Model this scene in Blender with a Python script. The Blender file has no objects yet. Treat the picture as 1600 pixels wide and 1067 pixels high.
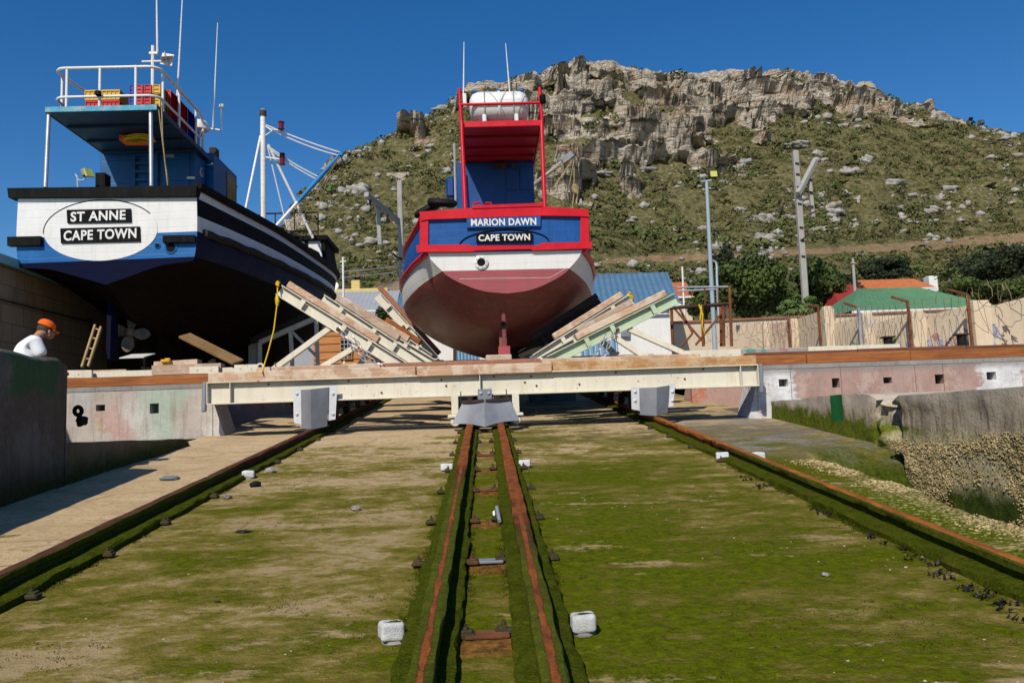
import bpy, bmesh, math, random
import numpy as np
from mathutils import Vector, Matrix
random.seed(7); RNG = np.random.default_rng(11)
SC = bpy.context.scene
COL = SC.collection
rad = math.radians

# ------------------------------------------------------------------ camera
FPX, PW, PH = 1300.0, 1600.0, 1067.0
YAW, PITCH, ROLL = rad(1.91), rad(5.9), rad(2.0)
CAMZ = 1.5
SLOPE = math.tan(rad(5.46))
_F = Vector((math.sin(YAW) * math.cos(PITCH), math.cos(YAW) * math.cos(PITCH), math.sin(PITCH)))
_R0 = Vector((math.cos(YAW), -math.sin(YAW), 0)); _U0 = _R0.cross(_F)
_R = math.cos(ROLL) * _R0 - math.sin(ROLL) * _U0
_U = math.cos(ROLL) * _U0 + math.sin(ROLL) * _R0
CAMP = Vector((0, 0, CAMZ))

def ray(px, py):
    return _F + _R * ((px - PW / 2) / FPX) - _U * ((py - PH / 2) / FPX)
class Plane:
    """a vertical plane that turns with a yawed boat; stands in for a plain depth Y"""
    def __init__(s, x0, y0, k, off=0.0): s.x0, s.y0, s.k, s.off = x0, y0, k, off
    def __add__(s, o): return Plane(s.x0, s.y0, s.k, s.off + o)
    def __sub__(s, o): return s + (-o)
def at(px, py, Y):
    d = ray(px, py)
    if isinstance(Y, Plane): return CAMP + d * ((Y.y0 + Y.off - Y.k * Y.x0) / (d.y - Y.k * d.x))
    return CAMP + d * (Y / d.y)
def atx(px, py, X):
    d = ray(px, py); return CAMP + d * (X / d.x)
def rail_z(Y): return -0.007 + SLOPE * Y          # top of the slip rails
def slip_z(Y): return rail_z(Y) - 0.185
def deck_z(Y): return 2.86 + SLOPE * (Y - 17.5)   # top of the cradle timbers
def atg(px, py, off=-0.192):
    d = ray(px, py); t = (off - CAMZ) / (d.z - SLOPE * d.y); return CAMP + d * t
def px_of(p):
    v = Vector(p) - CAMP; f = v.dot(_F)
    return (PW / 2 + FPX * v.dot(_R) / f, PH / 2 - FPX * v.dot(_U) / f)

cam = bpy.data.cameras.new("camera"); cam.sensor_width = 36; cam.lens = FPX / PW * 36
cam.clip_start = 0.1; cam.clip_end = 6000
camo = bpy.data.objects.new("camera", cam); COL.objects.link(camo); SC.camera = camo
M = Matrix((( _R.x, _U.x, -_F.x, 0), (_R.y, _U.y, -_F.y, 0), (_R.z, _U.z, -_F.z, CAMZ), (0, 0, 0, 1)))
camo.matrix_world = M

# ------------------------------------------------------------------ light
SUNV = Vector((0.42, 1.05, -1.0)).normalized()          # the way sunlight travels
w = bpy.data.worlds.new("World"); SC.world = w; w.use_nodes = True
nt = w.node_tree; bg = nt.nodes['Background']
sky = nt.nodes.new('ShaderNodeTexSky'); sky.sky_type = 'NISHITA'; sky.sun_disc = False
elev = math.asin(-SUNV.z); az = math.atan2(-SUNV.x, -SUNV.y)
sky.sun_elevation = elev; sky.sun_rotation = az
sky.air_density = 1.0; sky.dust_density = 0.35; sky.ozone_density = 4.0; sky.altitude = 0
hs = nt.nodes.new('ShaderNodeHueSaturation'); hs.inputs['Saturation'].default_value = 1.33; hs.inputs['Hue'].default_value = 0.505
nt.links.new(sky.outputs[0], hs.inputs['Color']); nt.links.new(hs.outputs[0], bg.inputs[0]); bg.inputs[1].default_value = 0.104
sl = bpy.data.lights.new("sun", 'SUN'); sl.energy = 4.6; sl.angle = rad(0.5); sl.color = (1.0, 0.93, 0.82)
so = bpy.data.objects.new("sun", sl); COL.objects.link(so)
so.rotation_euler = SUNV.to_track_quat('-Z', 'Y').to_euler()
SC.view_settings.view_transform = 'Standard'; SC.view_settings.look = 'None'
SC.view_settings.exposure = 0.0; SC.view_settings.gamma = 1.0
SC.render.engine = 'CYCLES'
SC.cycles.max_bounces = 6; SC.cycles.diffuse_bounces = 1; SC.cycles.glossy_bounces = 2
SC.cycles.transparent_max_bounces = 4; SC.cycles.use_denoising = True

# ------------------------------------------------------------------ objects
def tag(o, label=None, cat=None, group=None, kind=None):
    if label: o['label'] = label
    if cat: o['category'] = cat
    if group: o['group'] = group
    if kind: o['kind'] = kind
    return o
def thing(name, label, cat, loc=(0, 0, 0), rz=0.0, group=None):
    o = bpy.data.objects.new(name, None); COL.objects.link(o)
    o.location = loc; o.rotation_euler = (0, 0, rz); o.empty_display_size = 0.2
    return tag(o, label, cat, group)
def dup(root, loc, rz=None, label=None, group=None, scale=None):
    r = root.copy(); COL.objects.link(r); r.location = loc
    if rz is not None: r.rotation_euler = (0, 0, rz)
    if scale: r.scale = scale
    if label: r['label'] = label
    if group: r['group'] = group
    for ch in list(root.children):
        c = ch.copy(); COL.objects.link(c); c.parent = r
        for g in list(ch.children):
            d = g.copy(); COL.objects.link(d); d.parent = c
    return r
def root_of(o):
    while o.parent: o = o.parent
    return o

class MB:
    """collects geometry in world (or thing-local) coordinates, links it as one mesh object"""
    def __init__(s): s.v = []; s.f = []; s.m = []; s.mi = 0
    def add(s, vs, fs, mi=None):
        b = len(s.v); s.v += [tuple(v) for v in vs]
        mi = s.mi if mi is None else mi
        for f in fs: s.f.append(tuple(b + i for i in f)); s.m.append(mi)
    def box(s, c, size, mat=None, ch=0.0):
        """box by centre and full size; mat = 3x3 rotation; ch = chamfer"""
        h = [x / 2 for x in size]; c = Vector(c); vs = []; fs = []
        ch = min(ch, min(h) * 0.45)
        def T(p):
            p = Vector(p)
            return c + (mat @ p if mat else p)
        if ch <= 0:
            for k in range(8): vs.append(T((h[0] * (1 if k & 1 else -1), h[1] * (1 if k & 2 else -1), h[2] * (1 if k & 4 else -1))))
            fs = [(0, 2, 3, 1), (4, 5, 7, 6), (0, 1, 5, 4), (2, 6, 7, 3), (0, 4, 6, 2), (1, 3, 7, 5)]
        else:
            idx = {}
            for k in range(8):
                sg = (1 if k & 1 else -1, 1 if k & 2 else -1, 1 if k & 4 else -1)
                for a in range(3):
                    p = [sg[i] * (h[i] if i == a else h[i] - ch) for i in range(3)]
                    idx[(sg, a)] = len(vs); vs.append(T(p))
            S = (-1, 1)
            for a in range(3):
                b, d = (a + 1) % 3, (a + 2) % 3
                for sa in S:
                    q = []
                    for sb, sd in ((-1, -1), (1, -1), (1, 1), (-1, 1)):
                        g = [0, 0, 0]; g[a] = sa; g[b] = sb; g[d] = sd; q.append(idx[(tuple(g), a)])
                    fs.append(tuple(q if sa > 0 else q[::-1]))
            for a in range(3):
                b, d = (a + 1) % 3, (a + 2) % 3
                for sb in S:
                    for sd in S:
                        g0 = [0, 0, 0]; g0[a] = -1; g0[b] = sb; g0[d] = sd; g1 = list(g0); g1[a] = 1
                        g0, g1 = tuple(g0), tuple(g1)
                        q = [idx[(g0, b)], idx[(g1, b)], idx[(g1, d)], idx[(g0, d)]]
                        fs.append(tuple(q if sb * sd < 0 else q[::-1]))
            for k in range(8):
                sg = (1 if k & 1 else -1, 1 if k & 2 else -1, 1 if k & 4 else -1)
                q = [idx[(sg, 0)], idx[(sg, 1)], idx[(sg, 2)]]
                fs.append(tuple(q if sg[0] * sg[1] * sg[2] > 0 else q[::-1]))
        s.add(vs, fs); return s
    def bb(s, lo, hi, ch=0.0):
        return s.box([(a + b) / 2 for a, b in zip(lo, hi)], [b - a for a, b in zip(lo, hi)], None, ch)
    def frame(s, p0, p1, up=(0, 0, 1)):
        p0, p1 = Vector(p0), Vector(p1); t = (p1 - p0); L = t.length; t = t / L; up = Vector(up)
        if abs(t.dot(up)) > 0.98: up = Vector((0, 1, 0))
        side = t.cross(up).normalized(); u = side.cross(t)
        return p0, p1, t, side, u, L
    def bar(s, p0, p1, w_, h_, up=(0, 0, 1), ch=0.0):
        p0, p1, t, side, u, L = s.frame(p0, p1, up)
        m = Matrix((side, t, u)).transposed()
        return s.box((p0 + p1) / 2, (w_, L, h_), m, ch)
    def extrude(s, prof, p0, p1, up=(0, 0, 1), caps=True):
        """profile list of (side, up) pairs, counter-clockwise seen from p0 end looking back"""
        p0, p1, t, side, u, L = s.frame(p0, p1, up); n = len(prof)
        vs = [p0 + side * a + u * b for a, b in prof] + [p1 + side * a + u * b for a, b in prof]
        fs = [(i, (i + 1) % n, n + (i + 1) % n, n + i) for i in range(n)]
        if caps: fs += [tuple(range(n))[::-1], tuple(range(n, 2 * n))]
        s.add(vs, fs); return s
    def ibeam(s, p0, p1, h, wf, tf, tw, up=(0, 0, 1)):
        a, b, c, d = wf / 2, h / 2, tw / 2, h / 2 - tf
        pr = [(-a, -b), (a, -b), (a, -d), (c, -d), (c, d), (a, d), (a, b), (-a, b), (-a, d), (-c, d), (-c, -d), (-a, -d)]
        return s.extrude(pr, p0, p1, up)
    def tube(s, pts, r, n=8, caps=True, closed=False):
        pts = [Vector(p) for p in pts]; k = len(pts)
        rr = r if isinstance(r, (list, tuple)) else [r] * k
        vs = []; fs = []; ref = None
        for i in range(k):
            if closed: t = pts[(i + 1) % k] - pts[i - 1]
            else: t = pts[min(i + 1, k - 1)] - pts[max(i - 1, 0)]
            t.normalize()
            if ref is None:
                ref = Vector((0, 0, 1)) if abs(t.z) < 0.9 else Vector((0, 1, 0))
            a = (ref - t * ref.dot(t)).normalized(); ref = a; b = t.cross(a)
            for j in range(n):
                q = 2 * math.pi * j / n; vs.append(pts[i] + (a * math.cos(q) + b * math.sin(q)) * rr[i])
        m = k if closed else k - 1
        for i in range(m):
            i2 = (i + 1) % k
            for j in range(n): fs.append((i * n + j, i * n + (j + 1) % n, i2 * n + (j + 1) % n, i2 * n + j))
        if caps and not closed:
            fs.append(tuple(range(n))[::-1]); fs.append(tuple((k - 1) * n + j for j in range(n)))
        s.add(vs, fs); return s
    def lathe(s, prof, c, axis=(0, 0, 1), n=16):
        """profile of (radius, height) along axis from c"""
        c = Vector(c); t = Vector(axis).normalized()
        ref = Vector((0, 0, 1)) if abs(t.z) < 0.9 else Vector((1, 0, 0))
        a = (ref - t * ref.dot(t)).normalized(); b = t.cross(a); vs = []; fs = []; k = len(prof)
        for r, h in prof:
            for j in range(n):
                q = 2 * math.pi * j / n; vs.append(c + t * h + (a * math.cos(q) + b * math.sin(q)) * max(r, 1e-4))
        for i in range(k - 1):
            for j in range(n): fs.append((i * n + j, i * n + (j + 1) % n, (i + 1) * n + (j + 1) % n, (i + 1) * n + j))
        fs.append(tuple(range(n))[::-1]); fs.append(tuple((k - 1) * n + j for j in range(n)))
        s.add(vs, fs); return s
    def prism(s, poly, off):
        """flat polygon (list of 3D points) given thickness by the vector off"""
        n = len(poly); off = Vector(off); vs = [Vector(p) for p in poly] + [Vector(p) + off for p in poly]
        fs = [(i, (i + 1) % n, n + (i + 1) % n, n + i) for i in range(n)] + [tuple(range(n))[::-1], tuple(range(n, 2 * n))]
        s.add(vs, fs); return s
    def blob(s, c, r, seed=0, amp=0.2, nu=12, nv=8, flat=None):
        rs = np.random.default_rng(seed); ph = rs.uniform(0, 6.28, (6,)); c = Vector(c)
        r = r if isinstance(r, (list, tuple)) else (r, r, r); vs = []; fs = []
        for i in range(nv + 1):
            th = math.pi * i / nv
            for j in range(nu):
                q = 2 * math.pi * j / nu
                d = Vector((math.sin(th) * math.cos(q), math.sin(th) * math.sin(q), math.cos(th)))
                k = 1 + amp * (math.sin(3 * d.x + ph[0]) * math.cos(4 * d.y + ph[1]) + 0.6 * math.sin(7 * d.z + ph[2] + 3 * d.x) + 0.5 * math.sin(9 * d.y + ph[3] - 5 * d.x))
                z = d.z * k * r[2]
                if flat is not None: z = max(z, -flat * r[2])
                vs.append(c + Vector((d.x * k * r[0], d.y * k * r[1], z)))
        for i in range(nv):
            for j in range(nu): fs.append((i * nu + j, (i + 1) * nu + j, (i + 1) * nu + (j + 1) % nu, i * nu + (j + 1) % nu))
        s.add(vs, fs); return s
    def build(s, name, mats, parent=None, smooth=None, local=False, origin=None, **tags):
        me = bpy.data.meshes.new(name); off = Vector((0, 0, 0)); V = s.v
        if parent is not None and not local:
            r = root_of(parent); off = Vector(r.location); rz = r.rotation_euler.z
            if abs(rz) > 1e-6:
                R = Matrix.Rotation(-rz, 3, 'Z'); V = [R @ (Vector(v) - off) for v in V]
            else: V = [(v[0] - off.x, v[1] - off.y, v[2] - off.z) for v in V]
        elif origin is not None:
            off = Vector(origin); V = [(v[0] - off.x, v[1] - off.y, v[2] - off.z) for v in V]
        me.from_pydata([tuple(v) for v in V], [], s.f)
        mats = mats if isinstance(mats, (list, tuple)) else [mats]
        for m in mats: me.materials.append(m)
        if len(mats) > 1: me.polygons.foreach_set('material_index', s.m)
        if smooth:
            me.shade_smooth(); me.set_sharp_from_angle(angle=rad(smooth))
        me.update()
        o = bpy.data.objects.new(name, me); COL.objects.link(o)
        if parent is not None: o.parent = parent
        elif origin is not None: o.location = origin
        return tag(o, **tags)

def np_mesh(name, V, Fq, mats, parent=None, origin=(0, 0, 0), smooth=False, attr=None, mi=None):
    """quads/tris as numpy arrays, vertex colour attributes in attr"""
    V = np.asarray(V, dtype=np.float32) - np.asarray(origin, dtype=np.float32); Fq = np.asarray(Fq, dtype=np.int32); k = Fq.shape[1]
    me = bpy.data.meshes.new(name); me.vertices.add(len(V)); me.vertices.foreach_set('co', V.ravel())
    me.loops.add(Fq.size); me.loops.foreach_set('vertex_index', Fq.ravel())
    me.polygons.add(len(Fq)); me.polygons.foreach_set('loop_start', np.arange(0, Fq.size, k, dtype=np.int32))
    if mi is not None: me.polygons.foreach_set('material_index', np.asarray(mi, dtype=np.int32))
    for m in (mats if isinstance(mats, (list, tuple)) else [mats]): me.materials.append(m)
    me.update(calc_edges=True)
    if smooth: me.shade_smooth()
    if attr:
        for nm, arr in attr.items():
            a = me.attributes.new(nm, 'FLOAT_COLOR', 'POINT'); a.data.foreach_set('color', np.asarray(arr, dtype=np.float32).ravel())
    o = bpy.data.objects.new(name, me); COL.objects.link(o)
    if parent is not None: o.parent = parent
    else: o.location = origin
    return o

def text_mesh(name, txt, size, mat, parent, origin, ux, uz, depth=0.012, spacing=1.0, bold=0.0, width=None):
    """raised lettering: ux = reading direction, uz = up, origin = centre, facing -(ux x uz)... towards the reader"""
    cu = bpy.data.curves.new(name, 'FONT'); cu.body = txt; cu.size = size; cu.align_x = 'CENTER'; cu.align_y = 'CENTER'
    cu.extrude = depth; cu.offset = bold; cu.space_character = spacing; cu.resolution_u = 4
    ob = bpy.data.objects.new(name, cu); COL.objects.link(ob)
    dg = bpy.context.evaluated_depsgraph_get(); dg.update()
    me = bpy.data.meshes.new_from_object(ob.evaluated_get(dg))
    bpy.data.objects.remove(ob)
    ux, uz = Vector(ux).normalized(), Vector(uz).normalized(); n = ux.cross(uz); r = root_of(parent) if parent else None
    xs = [v.co.x for v in me.vertices]; sx = (width / (max(xs) - min(xs))) if width else 1.0; cx = (max(xs) + min(xs)) / 2
    ys = [v.co.y for v in me.vertices]; cy = (max(ys) + min(ys)) / 2
    O = Vector(origin) - (Vector(r.location) if r else Vector((0, 0, 0)))
    R = Matrix.Rotation(-r.rotation_euler.z, 3, 'Z') if r else Matrix.Identity(3)
    iv = sorted((min(q), max(q)) for q in ([me.vertices[i].co.x for i in p.vertices] for p in me.polygons)); end = iv[0][1]; gap = (0, 0)
    for lo, hi in iv:
        if lo - end > gap[0]: gap = (lo - end, (lo + end) / 2)
        end = max(end, hi)
    sides = [v.co.x < gap[1] for v in me.vertices]
    for v in me.vertices: v.co = R @ (O + ux * (v.co.x - cx) * sx + uz * (v.co.y - cy) + n * v.co.z)
    me.materials.clear(); me.materials.append(mat); me.update()
    for keep in (True, False):          # one mesh per word
        m2 = me.copy(); b = bmesh.new(); b.from_mesh(m2); b.verts.ensure_lookup_table()
        bmesh.ops.delete(b, geom=[b.verts[i] for i, s in enumerate(sides) if s != keep], context='VERTS'); b.to_mesh(m2); b.free()
        o = bpy.data.objects.new(name, m2); COL.objects.link(o)
        if parent: o.parent = parent
    bpy.data.meshes.remove(me); return o

# ------------------------------------------------------------------ numpy noise
def _h(ix, iy, seed):
    n = (ix * 374761393 + iy * 668265263 + seed * 974634777) & 0x7fffffff
    n = ((n ^ (n >> 13)) * 1274126177) & 0x7fffffff
    return ((n ^ (n >> 16)) & 0xffff) / 65535.0
def vnoise(x, y, seed=0):
    x = np.asarray(x, dtype=np.float64); y = np.asarray(y, dtype=np.float64)
    ix = np.floor(x).astype(np.int64); iy = np.floor(y).astype(np.int64); fx = x - ix; fy = y - iy
    fx = fx * fx * fx * (fx * (fx * 6 - 15) + 10); fy = fy * fy * fy * (fy * (fy * 6 - 15) + 10)
    a = _h(ix, iy, seed); b = _h(ix + 1, iy, seed); c = _h(ix, iy + 1, seed); d = _h(ix + 1, iy + 1, seed)
    return (a + (b - a) * fx) * (1 - fy) + (c + (d - c) * fx) * fy
def fbm(x, y, oct=4, seed=0, gain=0.5):
    t = 0; a = 1; s = 0
    for i in range(oct):
        t = t + a * (vnoise(x * 2 ** i, y * 2 ** i, seed + i * 17) - 0.5) * 2; s += a; a *= gain
    return t / s
def sstep(a, b, x): t = np.clip((x - a) / (b - a), 0, 1); return t * t * (3 - 2 * t)
# ------------------------------------------------------------------ materials
class NM:
    def __init__(s, name, rough=0.8, spec=0.3, metal=0.0):
        s.m = bpy.data.materials.new(name); s.m.use_nodes = True; s.t = s.m.node_tree
        s.b = s.t.nodes['Principled BSDF']; s.b.inputs['Roughness'].default_value = rough
        s.b.inputs['Specular IOR Level'].default_value = spec; s.b.inputs['Metallic'].default_value = metal
    def n(s, ty, **kw):
        nd = s.t.nodes.new('ShaderNode' + ty)
        for k, v in kw.items(): setattr(nd, k, v)
        return nd
    def put(s, sock, v):
        if hasattr(v, 'links') or isinstance(v, bpy.types.NodeSocket): s.t.links.new(v, sock)
        else:
            if isinstance(v, (tuple, list)) and len(v) == 3 and sock.type == 'RGBA': v = (*v, 1)
            sock.default_value = v
    def pos(s): return s.n('NewGeometry').outputs['Position']
    def nrm(s): return s.n('NewGeometry').outputs['Normal']
    def obj(s): return s.n('TexCoord').outputs['Object']
    def mapv(s, vec, scale=(1, 1, 1), loc=(0, 0, 0), rot=(0, 0, 0)):
        nd = s.n('Mapping'); s.put(nd.inputs[0], vec); nd.inputs['Scale'].default_value = scale
        nd.inputs['Location'].default_value = loc; nd.inputs['Rotation'].default_value = rot; return nd.outputs[0]
    def noise(s, vec, scale, detail=5, rough=0.6, dist=0.0):
        nd = s.n('TexNoise'); s.put(nd.inputs['Vector'], vec); nd.inputs['Scale'].default_value = scale
        nd.inputs['Detail'].default_value = detail; nd.inputs['Roughness'].default_value = rough; nd.inputs['Distortion'].default_value = dist
        return nd.outputs['Fac']
    def vor(s, vec, scale, feature='F1', out='Distance', rnd=1.0):
        nd = s.n('TexVoronoi'); nd.feature = feature; s.put(nd.inputs['Vector'], vec); nd.inputs['Scale'].default_value = scale
        nd.inputs['Randomness'].default_value = rnd
        return nd.outputs[out]
    def ramp(s, fac, stops, interp='LINEAR'):
        nd = s.n('ValToRGB'); cr = nd.color_ramp; cr.interpolation = interp
        while len(cr.elements) < len(stops): cr.elements.new(0.5)
        for e, (p, c) in zip(cr.elements, stops):
            e.position = p; e.color = (c, c, c, 1) if not isinstance(c, (tuple, list)) else (*c[:3], 1)
        s.put(nd.inputs[0], fac); return nd.outputs[0]
    def mask(s, fac, a, b): return s.ramp(fac, [(a, 0.0), (b, 1.0)]) if a < b else s.ramp(fac, [(b, 1.0), (a, 0.0)])
    def mix(s, fac, a, b, mode='MIX'):
        nd = s.n('Mix'); nd.data_type = 'RGBA'; nd.blend_type = mode; nd.clamp_factor = True
        s.put(nd.inputs[0], fac); s.put(nd.inputs[6], a); s.put(nd.inputs[7], b); return nd.outputs[2]
    def math(s, op, a, b=0.0, clamp=False):
        nd = s.n('Math'); nd.operation = op; nd.use_clamp = clamp; s.put(nd.inputs[0], a); s.put(nd.inputs[1], b); return nd.outputs[0]
    def lin(s, v, a, b, c=0.0, d=1.0):
        nd = s.n('MapRange'); nd.clamp = True; s.put(nd.inputs[0], v)
        for i, x in enumerate((a, b, c, d)): nd.inputs[1 + i].default_value = x
        return nd.outputs[0]
    def sep(s, vec):
        nd = s.n('SeparateXYZ'); s.put(nd.inputs[0], vec); return nd.outputs
    def attr(s, name):
        nd = s.n('Attribute'); nd.attribute_name = name; return nd.outputs
    def sepc(s, col):
        nd = s.n('SeparateColor'); s.put(nd.inputs[0], col); return nd.outputs
    def bump(s, h, strength=0.3, dist=0.02, prev=None):
        nd = s.n('Bump'); nd.inputs['Strength'].default_value = strength; nd.inputs['Distance'].default_value = dist
        s.put(nd.inputs['Height'], h)
        if prev is not None: s.put(nd.inputs['Normal'], prev)
        return nd.outputs[0]
    def out(s, col=None, rough=None, normal=None):
        if col is not None: s.put(s.b.inputs['Base Color'], col)
        if rough is not None: s.put(s.b.inputs['Roughness'], rough)
        if normal is not None: s.put(s.b.inputs['Normal'], normal)
        return s.m

def paint(name, col, rough=0.45, var=0.25, dirt=None, dirt_amt=0.35, streak=True, chip=None, chip_amt=0.06, bump=0.15, scale=1.0, spec=0.35, metal=0.0, planks=0.0, rust=0.0):
    k = NM(name, rough, spec, metal); p = k.pos()
    n1 = k.noise(p, 1.7 * scale, 5, 0.65)
    dark = tuple(c * (1 - var) for c in col); lite = tuple(min(1, c * (1 + var * 0.6)) for c in col)
    c = k.mix(k.mask(n1, 0.3, 0.7), dark, lite)
    if dirt:
        ps = k.mapv(p, (3.0 * scale, 3.0 * scale, 0.35 * scale)) if streak else p
        n2 = k.noise(ps, 3.0, 6, 0.7)
        c = k.mix(k.math('MULTIPLY', k.mask(n2, 0.5, 0.75), dirt_amt), c, dirt)
    if chip:
        n3 = k.noise(p, 9 * scale, 6, 0.7)
        c = k.mix(k.mask(n3, 0.68 - chip_amt, 0.72 - chip_amt), c, chip)
    nb = k.noise(p, 22 * scale, 4, 0.6)
    if rust:
        rs = k.noise(k.mapv(p, (7, 7, 0.7), (2, 5, 1)), 1.5, 6, 0.72); c = k.mix(k.math('MULTIPLY', k.mask(rs, 0.62, 0.74), rust), c, (0.2, 0.085, 0.03))
        sf_ = k.noise(k.mapv(p, (1.2, 1.2, 5)), 2.4, 7, 0.8); c = k.mix(k.math('MULTIPLY', k.mask(sf_, 0.62, 0.68), rust), c, tuple(0.5 * v + 0.12 for v in col))
    if planks:
        z_ = k.math('ADD', k.sep(p)[2], k.math('MULTIPLY', k.noise(p, 0.5, 2), 0.08)); fr = k.math('ABSOLUTE', k.math('SUBTRACT', k.math('FRACT', k.math('DIVIDE', z_, planks)), 0.5))
        seam = k.lin(fr, 0.46, 0.495); br = k.mask(k.noise(k.mapv(p, (1, 1, 2)), 1.4, 4), 0.4, 0.55)
        c = k.mix(k.math('MULTIPLY', k.math('MULTIPLY', seam, br), 0.5), c, tuple(v * 0.35 for v in col)); nb = k.math('SUBTRACT', k.math('MULTIPLY', nb, 0.4), seam)
    return k.out(c, k.lin(n1, 0.2, 0.8, rough - 0.1, rough + 0.15), k.bump(nb, bump if not planks else 0.35, 0.01))

def wood(name, a, b, grain_axis='x', rough=0.8, paintc=None, paint_amt=0.4):
    k = NM(name, rough, 0.2); p = k.pos()
    sc = {'x': (0.6, 9, 9), 'y': (9, 0.6, 9), 'z': (9, 9, 0.6)}[grain_axis]
    g = k.noise(k.mapv(p, sc), 2.2, 6, 0.7, 0.4); l = k.noise(p, 0.9, 4, 0.6)
    c = k.mix(k.mask(g, 0.3, 0.7), a, b)
    c = k.mix(k.math('MULTIPLY', k.mask(l, 0.45, 0.75), 0.5), c, tuple(x * 0.45 for x in a))
    if paintc: c = k.mix(k.math('MULTIPLY', k.mask(k.noise(p, 2.6, 6, 0.75), 0.48, 0.56), paint_amt), c, paintc)
    crack = k.noise(k.mapv(p, tuple(x * (0.5 if x < 1 else 2.4) for x in sc)), 2.0, 3, 0.5)
    c = k.mix(k.mask(crack, 0.70, 0.76), c, tuple(x * 0.25 for x in a))
    return k.out(c, None, k.bump(g, 0.4, 0.02))

MT = {}
MT['white'] = paint('white_paint', (0.72, 0.71, 0.68), 0.4, 0.06, (0.42, 0.36, 0.28), 0.45, planks=0.17, rust=0.5)
MT['white_clean'] = paint('white_gloss_paint', (0.7, 0.69, 0.66), 0.38, 0.05, (0.46, 0.39, 0.3), 0.3, planks=0.17, rust=0.3)
MT['white_wall'] = paint('whitewash', (0.7, 0.69, 0.66), 0.85, 0.06, (0.45, 0.4, 0.33), 0.4)
MT['black'] = paint('black_paint', (0.004, 0.004, 0.004), 0.7, 0.4, (0.022, 0.019, 0.016), 0.5, spec=0.12, chip=(0.1, 0.09, 0.08), chip_amt=-0.01)
MT['blue_dawn'] = paint('bright_blue_hull_paint', (0.004, 0.075, 0.28), 0.4, 0.18, (0.0, 0.03, 0.13), 0.4, planks=0.19, rust=0.25)
MT['blue_dark'] = paint('blue_cabin_paint', (0.004, 0.05, 0.2), 0.4, 0.18, (0.0, 0.02, 0.1), 0.35)
MT['red'] = paint('red_gloss_paint', (0.56, 0.004, 0.013), 0.35, 0.15, (0.25, 0.005, 0.01), 0.3)
MT['blue_anne'] = paint('blue_hull_paint', (0.002, 0.105, 0.32), 0.4, 0.12, (0.0, 0.06, 0.2), 0.4, planks=0.19, rust=0.28)
MT['navy'] = paint('navy_antifoul_paint', (0.002, 0.004, 0.024), 0.75, 0.35, (0.004, 0.005, 0.014), 0.6, spec=0.1, planks=0.19)
MT['navy_side'] = paint('navy_side_paint', (0.002, 0.009, 0.033), 0.6, 0.3, (0.009, 0.011, 0.016), 0.5, spec=0.15, planks=0.19, rust=0.15)
MT['cabin_teal'] = paint('deep_blue_cabin_paint', (0.004, 0.085, 0.24), 0.45, 0.25, (0.0, 0.04, 0.12), 0.4, planks=0.6, rust=0.2)
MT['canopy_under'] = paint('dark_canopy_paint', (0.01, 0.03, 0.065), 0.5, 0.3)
MT['canopy_edge'] = paint('worn_teal_paint', (0.06, 0.3, 0.42), 0.6, 0.3, (0.5, 0.45, 0.35), 0.8, False, scale=3)
MT['dark_hull'] = paint('brown_black_hull_paint', (0.011, 0.007, 0.004), 0.9, 0.4, (0.03, 0.02, 0.011), 0.5, spec=0.08, planks=0.2)
MT['galv'] = paint('galvanised_steel', (0.21, 0.222, 0.25), 0.55, 0.25, (0.17, 0.17, 0.17), 0.45, metal=0.2)
MT['alu'] = paint('aluminium_tube', (0.55, 0.55, 0.56), 0.35, 0.1, metal=0.6)
MT['cream'] = paint('cream_steel_paint', (0.66, 0.61, 0.485), 0.55, 0.08, (0.42, 0.34, 0.22), 0.45, chip=(0.2, 0.09, 0.03), chip_amt=0.035, rust=0.3)
MT['palegreen'] = paint('pale_green_steel_paint', (0.44, 0.53, 0.36), 0.5, 0.1, (0.35, 0.36, 0.2), 0.35)
MT['rust'] = paint('rusty_iron', (0.16, 0.055, 0.022), 0.9, 0.5, (0.32, 0.11, 0.03), 0.6, False, bump=0.5, scale=3)
MT['rust_dark'] = paint('dark_rusty_iron', (0.05, 0.03, 0.022), 0.9, 0.5, (0.14, 0.05, 0.02), 0.5, False, bump=0.5, scale=3)
MT['rubber'] = paint('black_rubber', (0.008, 0.008, 0.008), 0.7, 0.3, (0.03, 0.027, 0.024), 0.5, False, scale=3, spec=0.2)
MT['rope_yellow'] = paint('yellow_rope', (0.6, 0.38, 0.01), 0.8, 0.2, scale=8)
MT['rope_brown'] = paint('brown_rope', (0.3, 0.22, 0.1), 0.9, 0.3, scale=8)
MT['glass'] = paint('dark_window_glass', (0.012, 0.018, 0.02), 0.1, 0.3, bump=0.02, spec=0.6)
MT['crate_red'] = paint('red_plastic', (0.5, 0.006, 0.02), 0.45, 0.15)
MT['crate_yellow'] = paint('yellow_plastic', (0.62, 0.34, 0.02), 0.45, 0.15)
MT['crate_blue'] = paint('blue_plastic', (0.01, 0.03, 0.3), 0.45, 0.15)
MT['orange'] = paint('orange_cloth', (0.85, 0.12, 0.005), 0.8, 0.12)
MT['shirt'] = paint('white_cotton', (0.78, 0.78, 0.8), 0.9, 0.05)
MT['skin'] = paint('skin', (0.36, 0.17, 0.1), 0.6, 0.12)
MT['hair'] = paint('brown_hair', (0.05, 0.03, 0.02), 0.7, 0.3)
MT['denim'] = paint('dark_denim', (0.03, 0.045, 0.09), 0.9, 0.2)
MT['propeller'] = paint('weathered_bronze', (0.16, 0.13, 0.09), 0.7, 0.3, (0.34, 0.31, 0.26), 0.7, False, scale=3)
MT['boom_blue'] = paint('blue_boom_wrap', (0.01, 0.17, 0.42), 0.6, 0.2)
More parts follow.
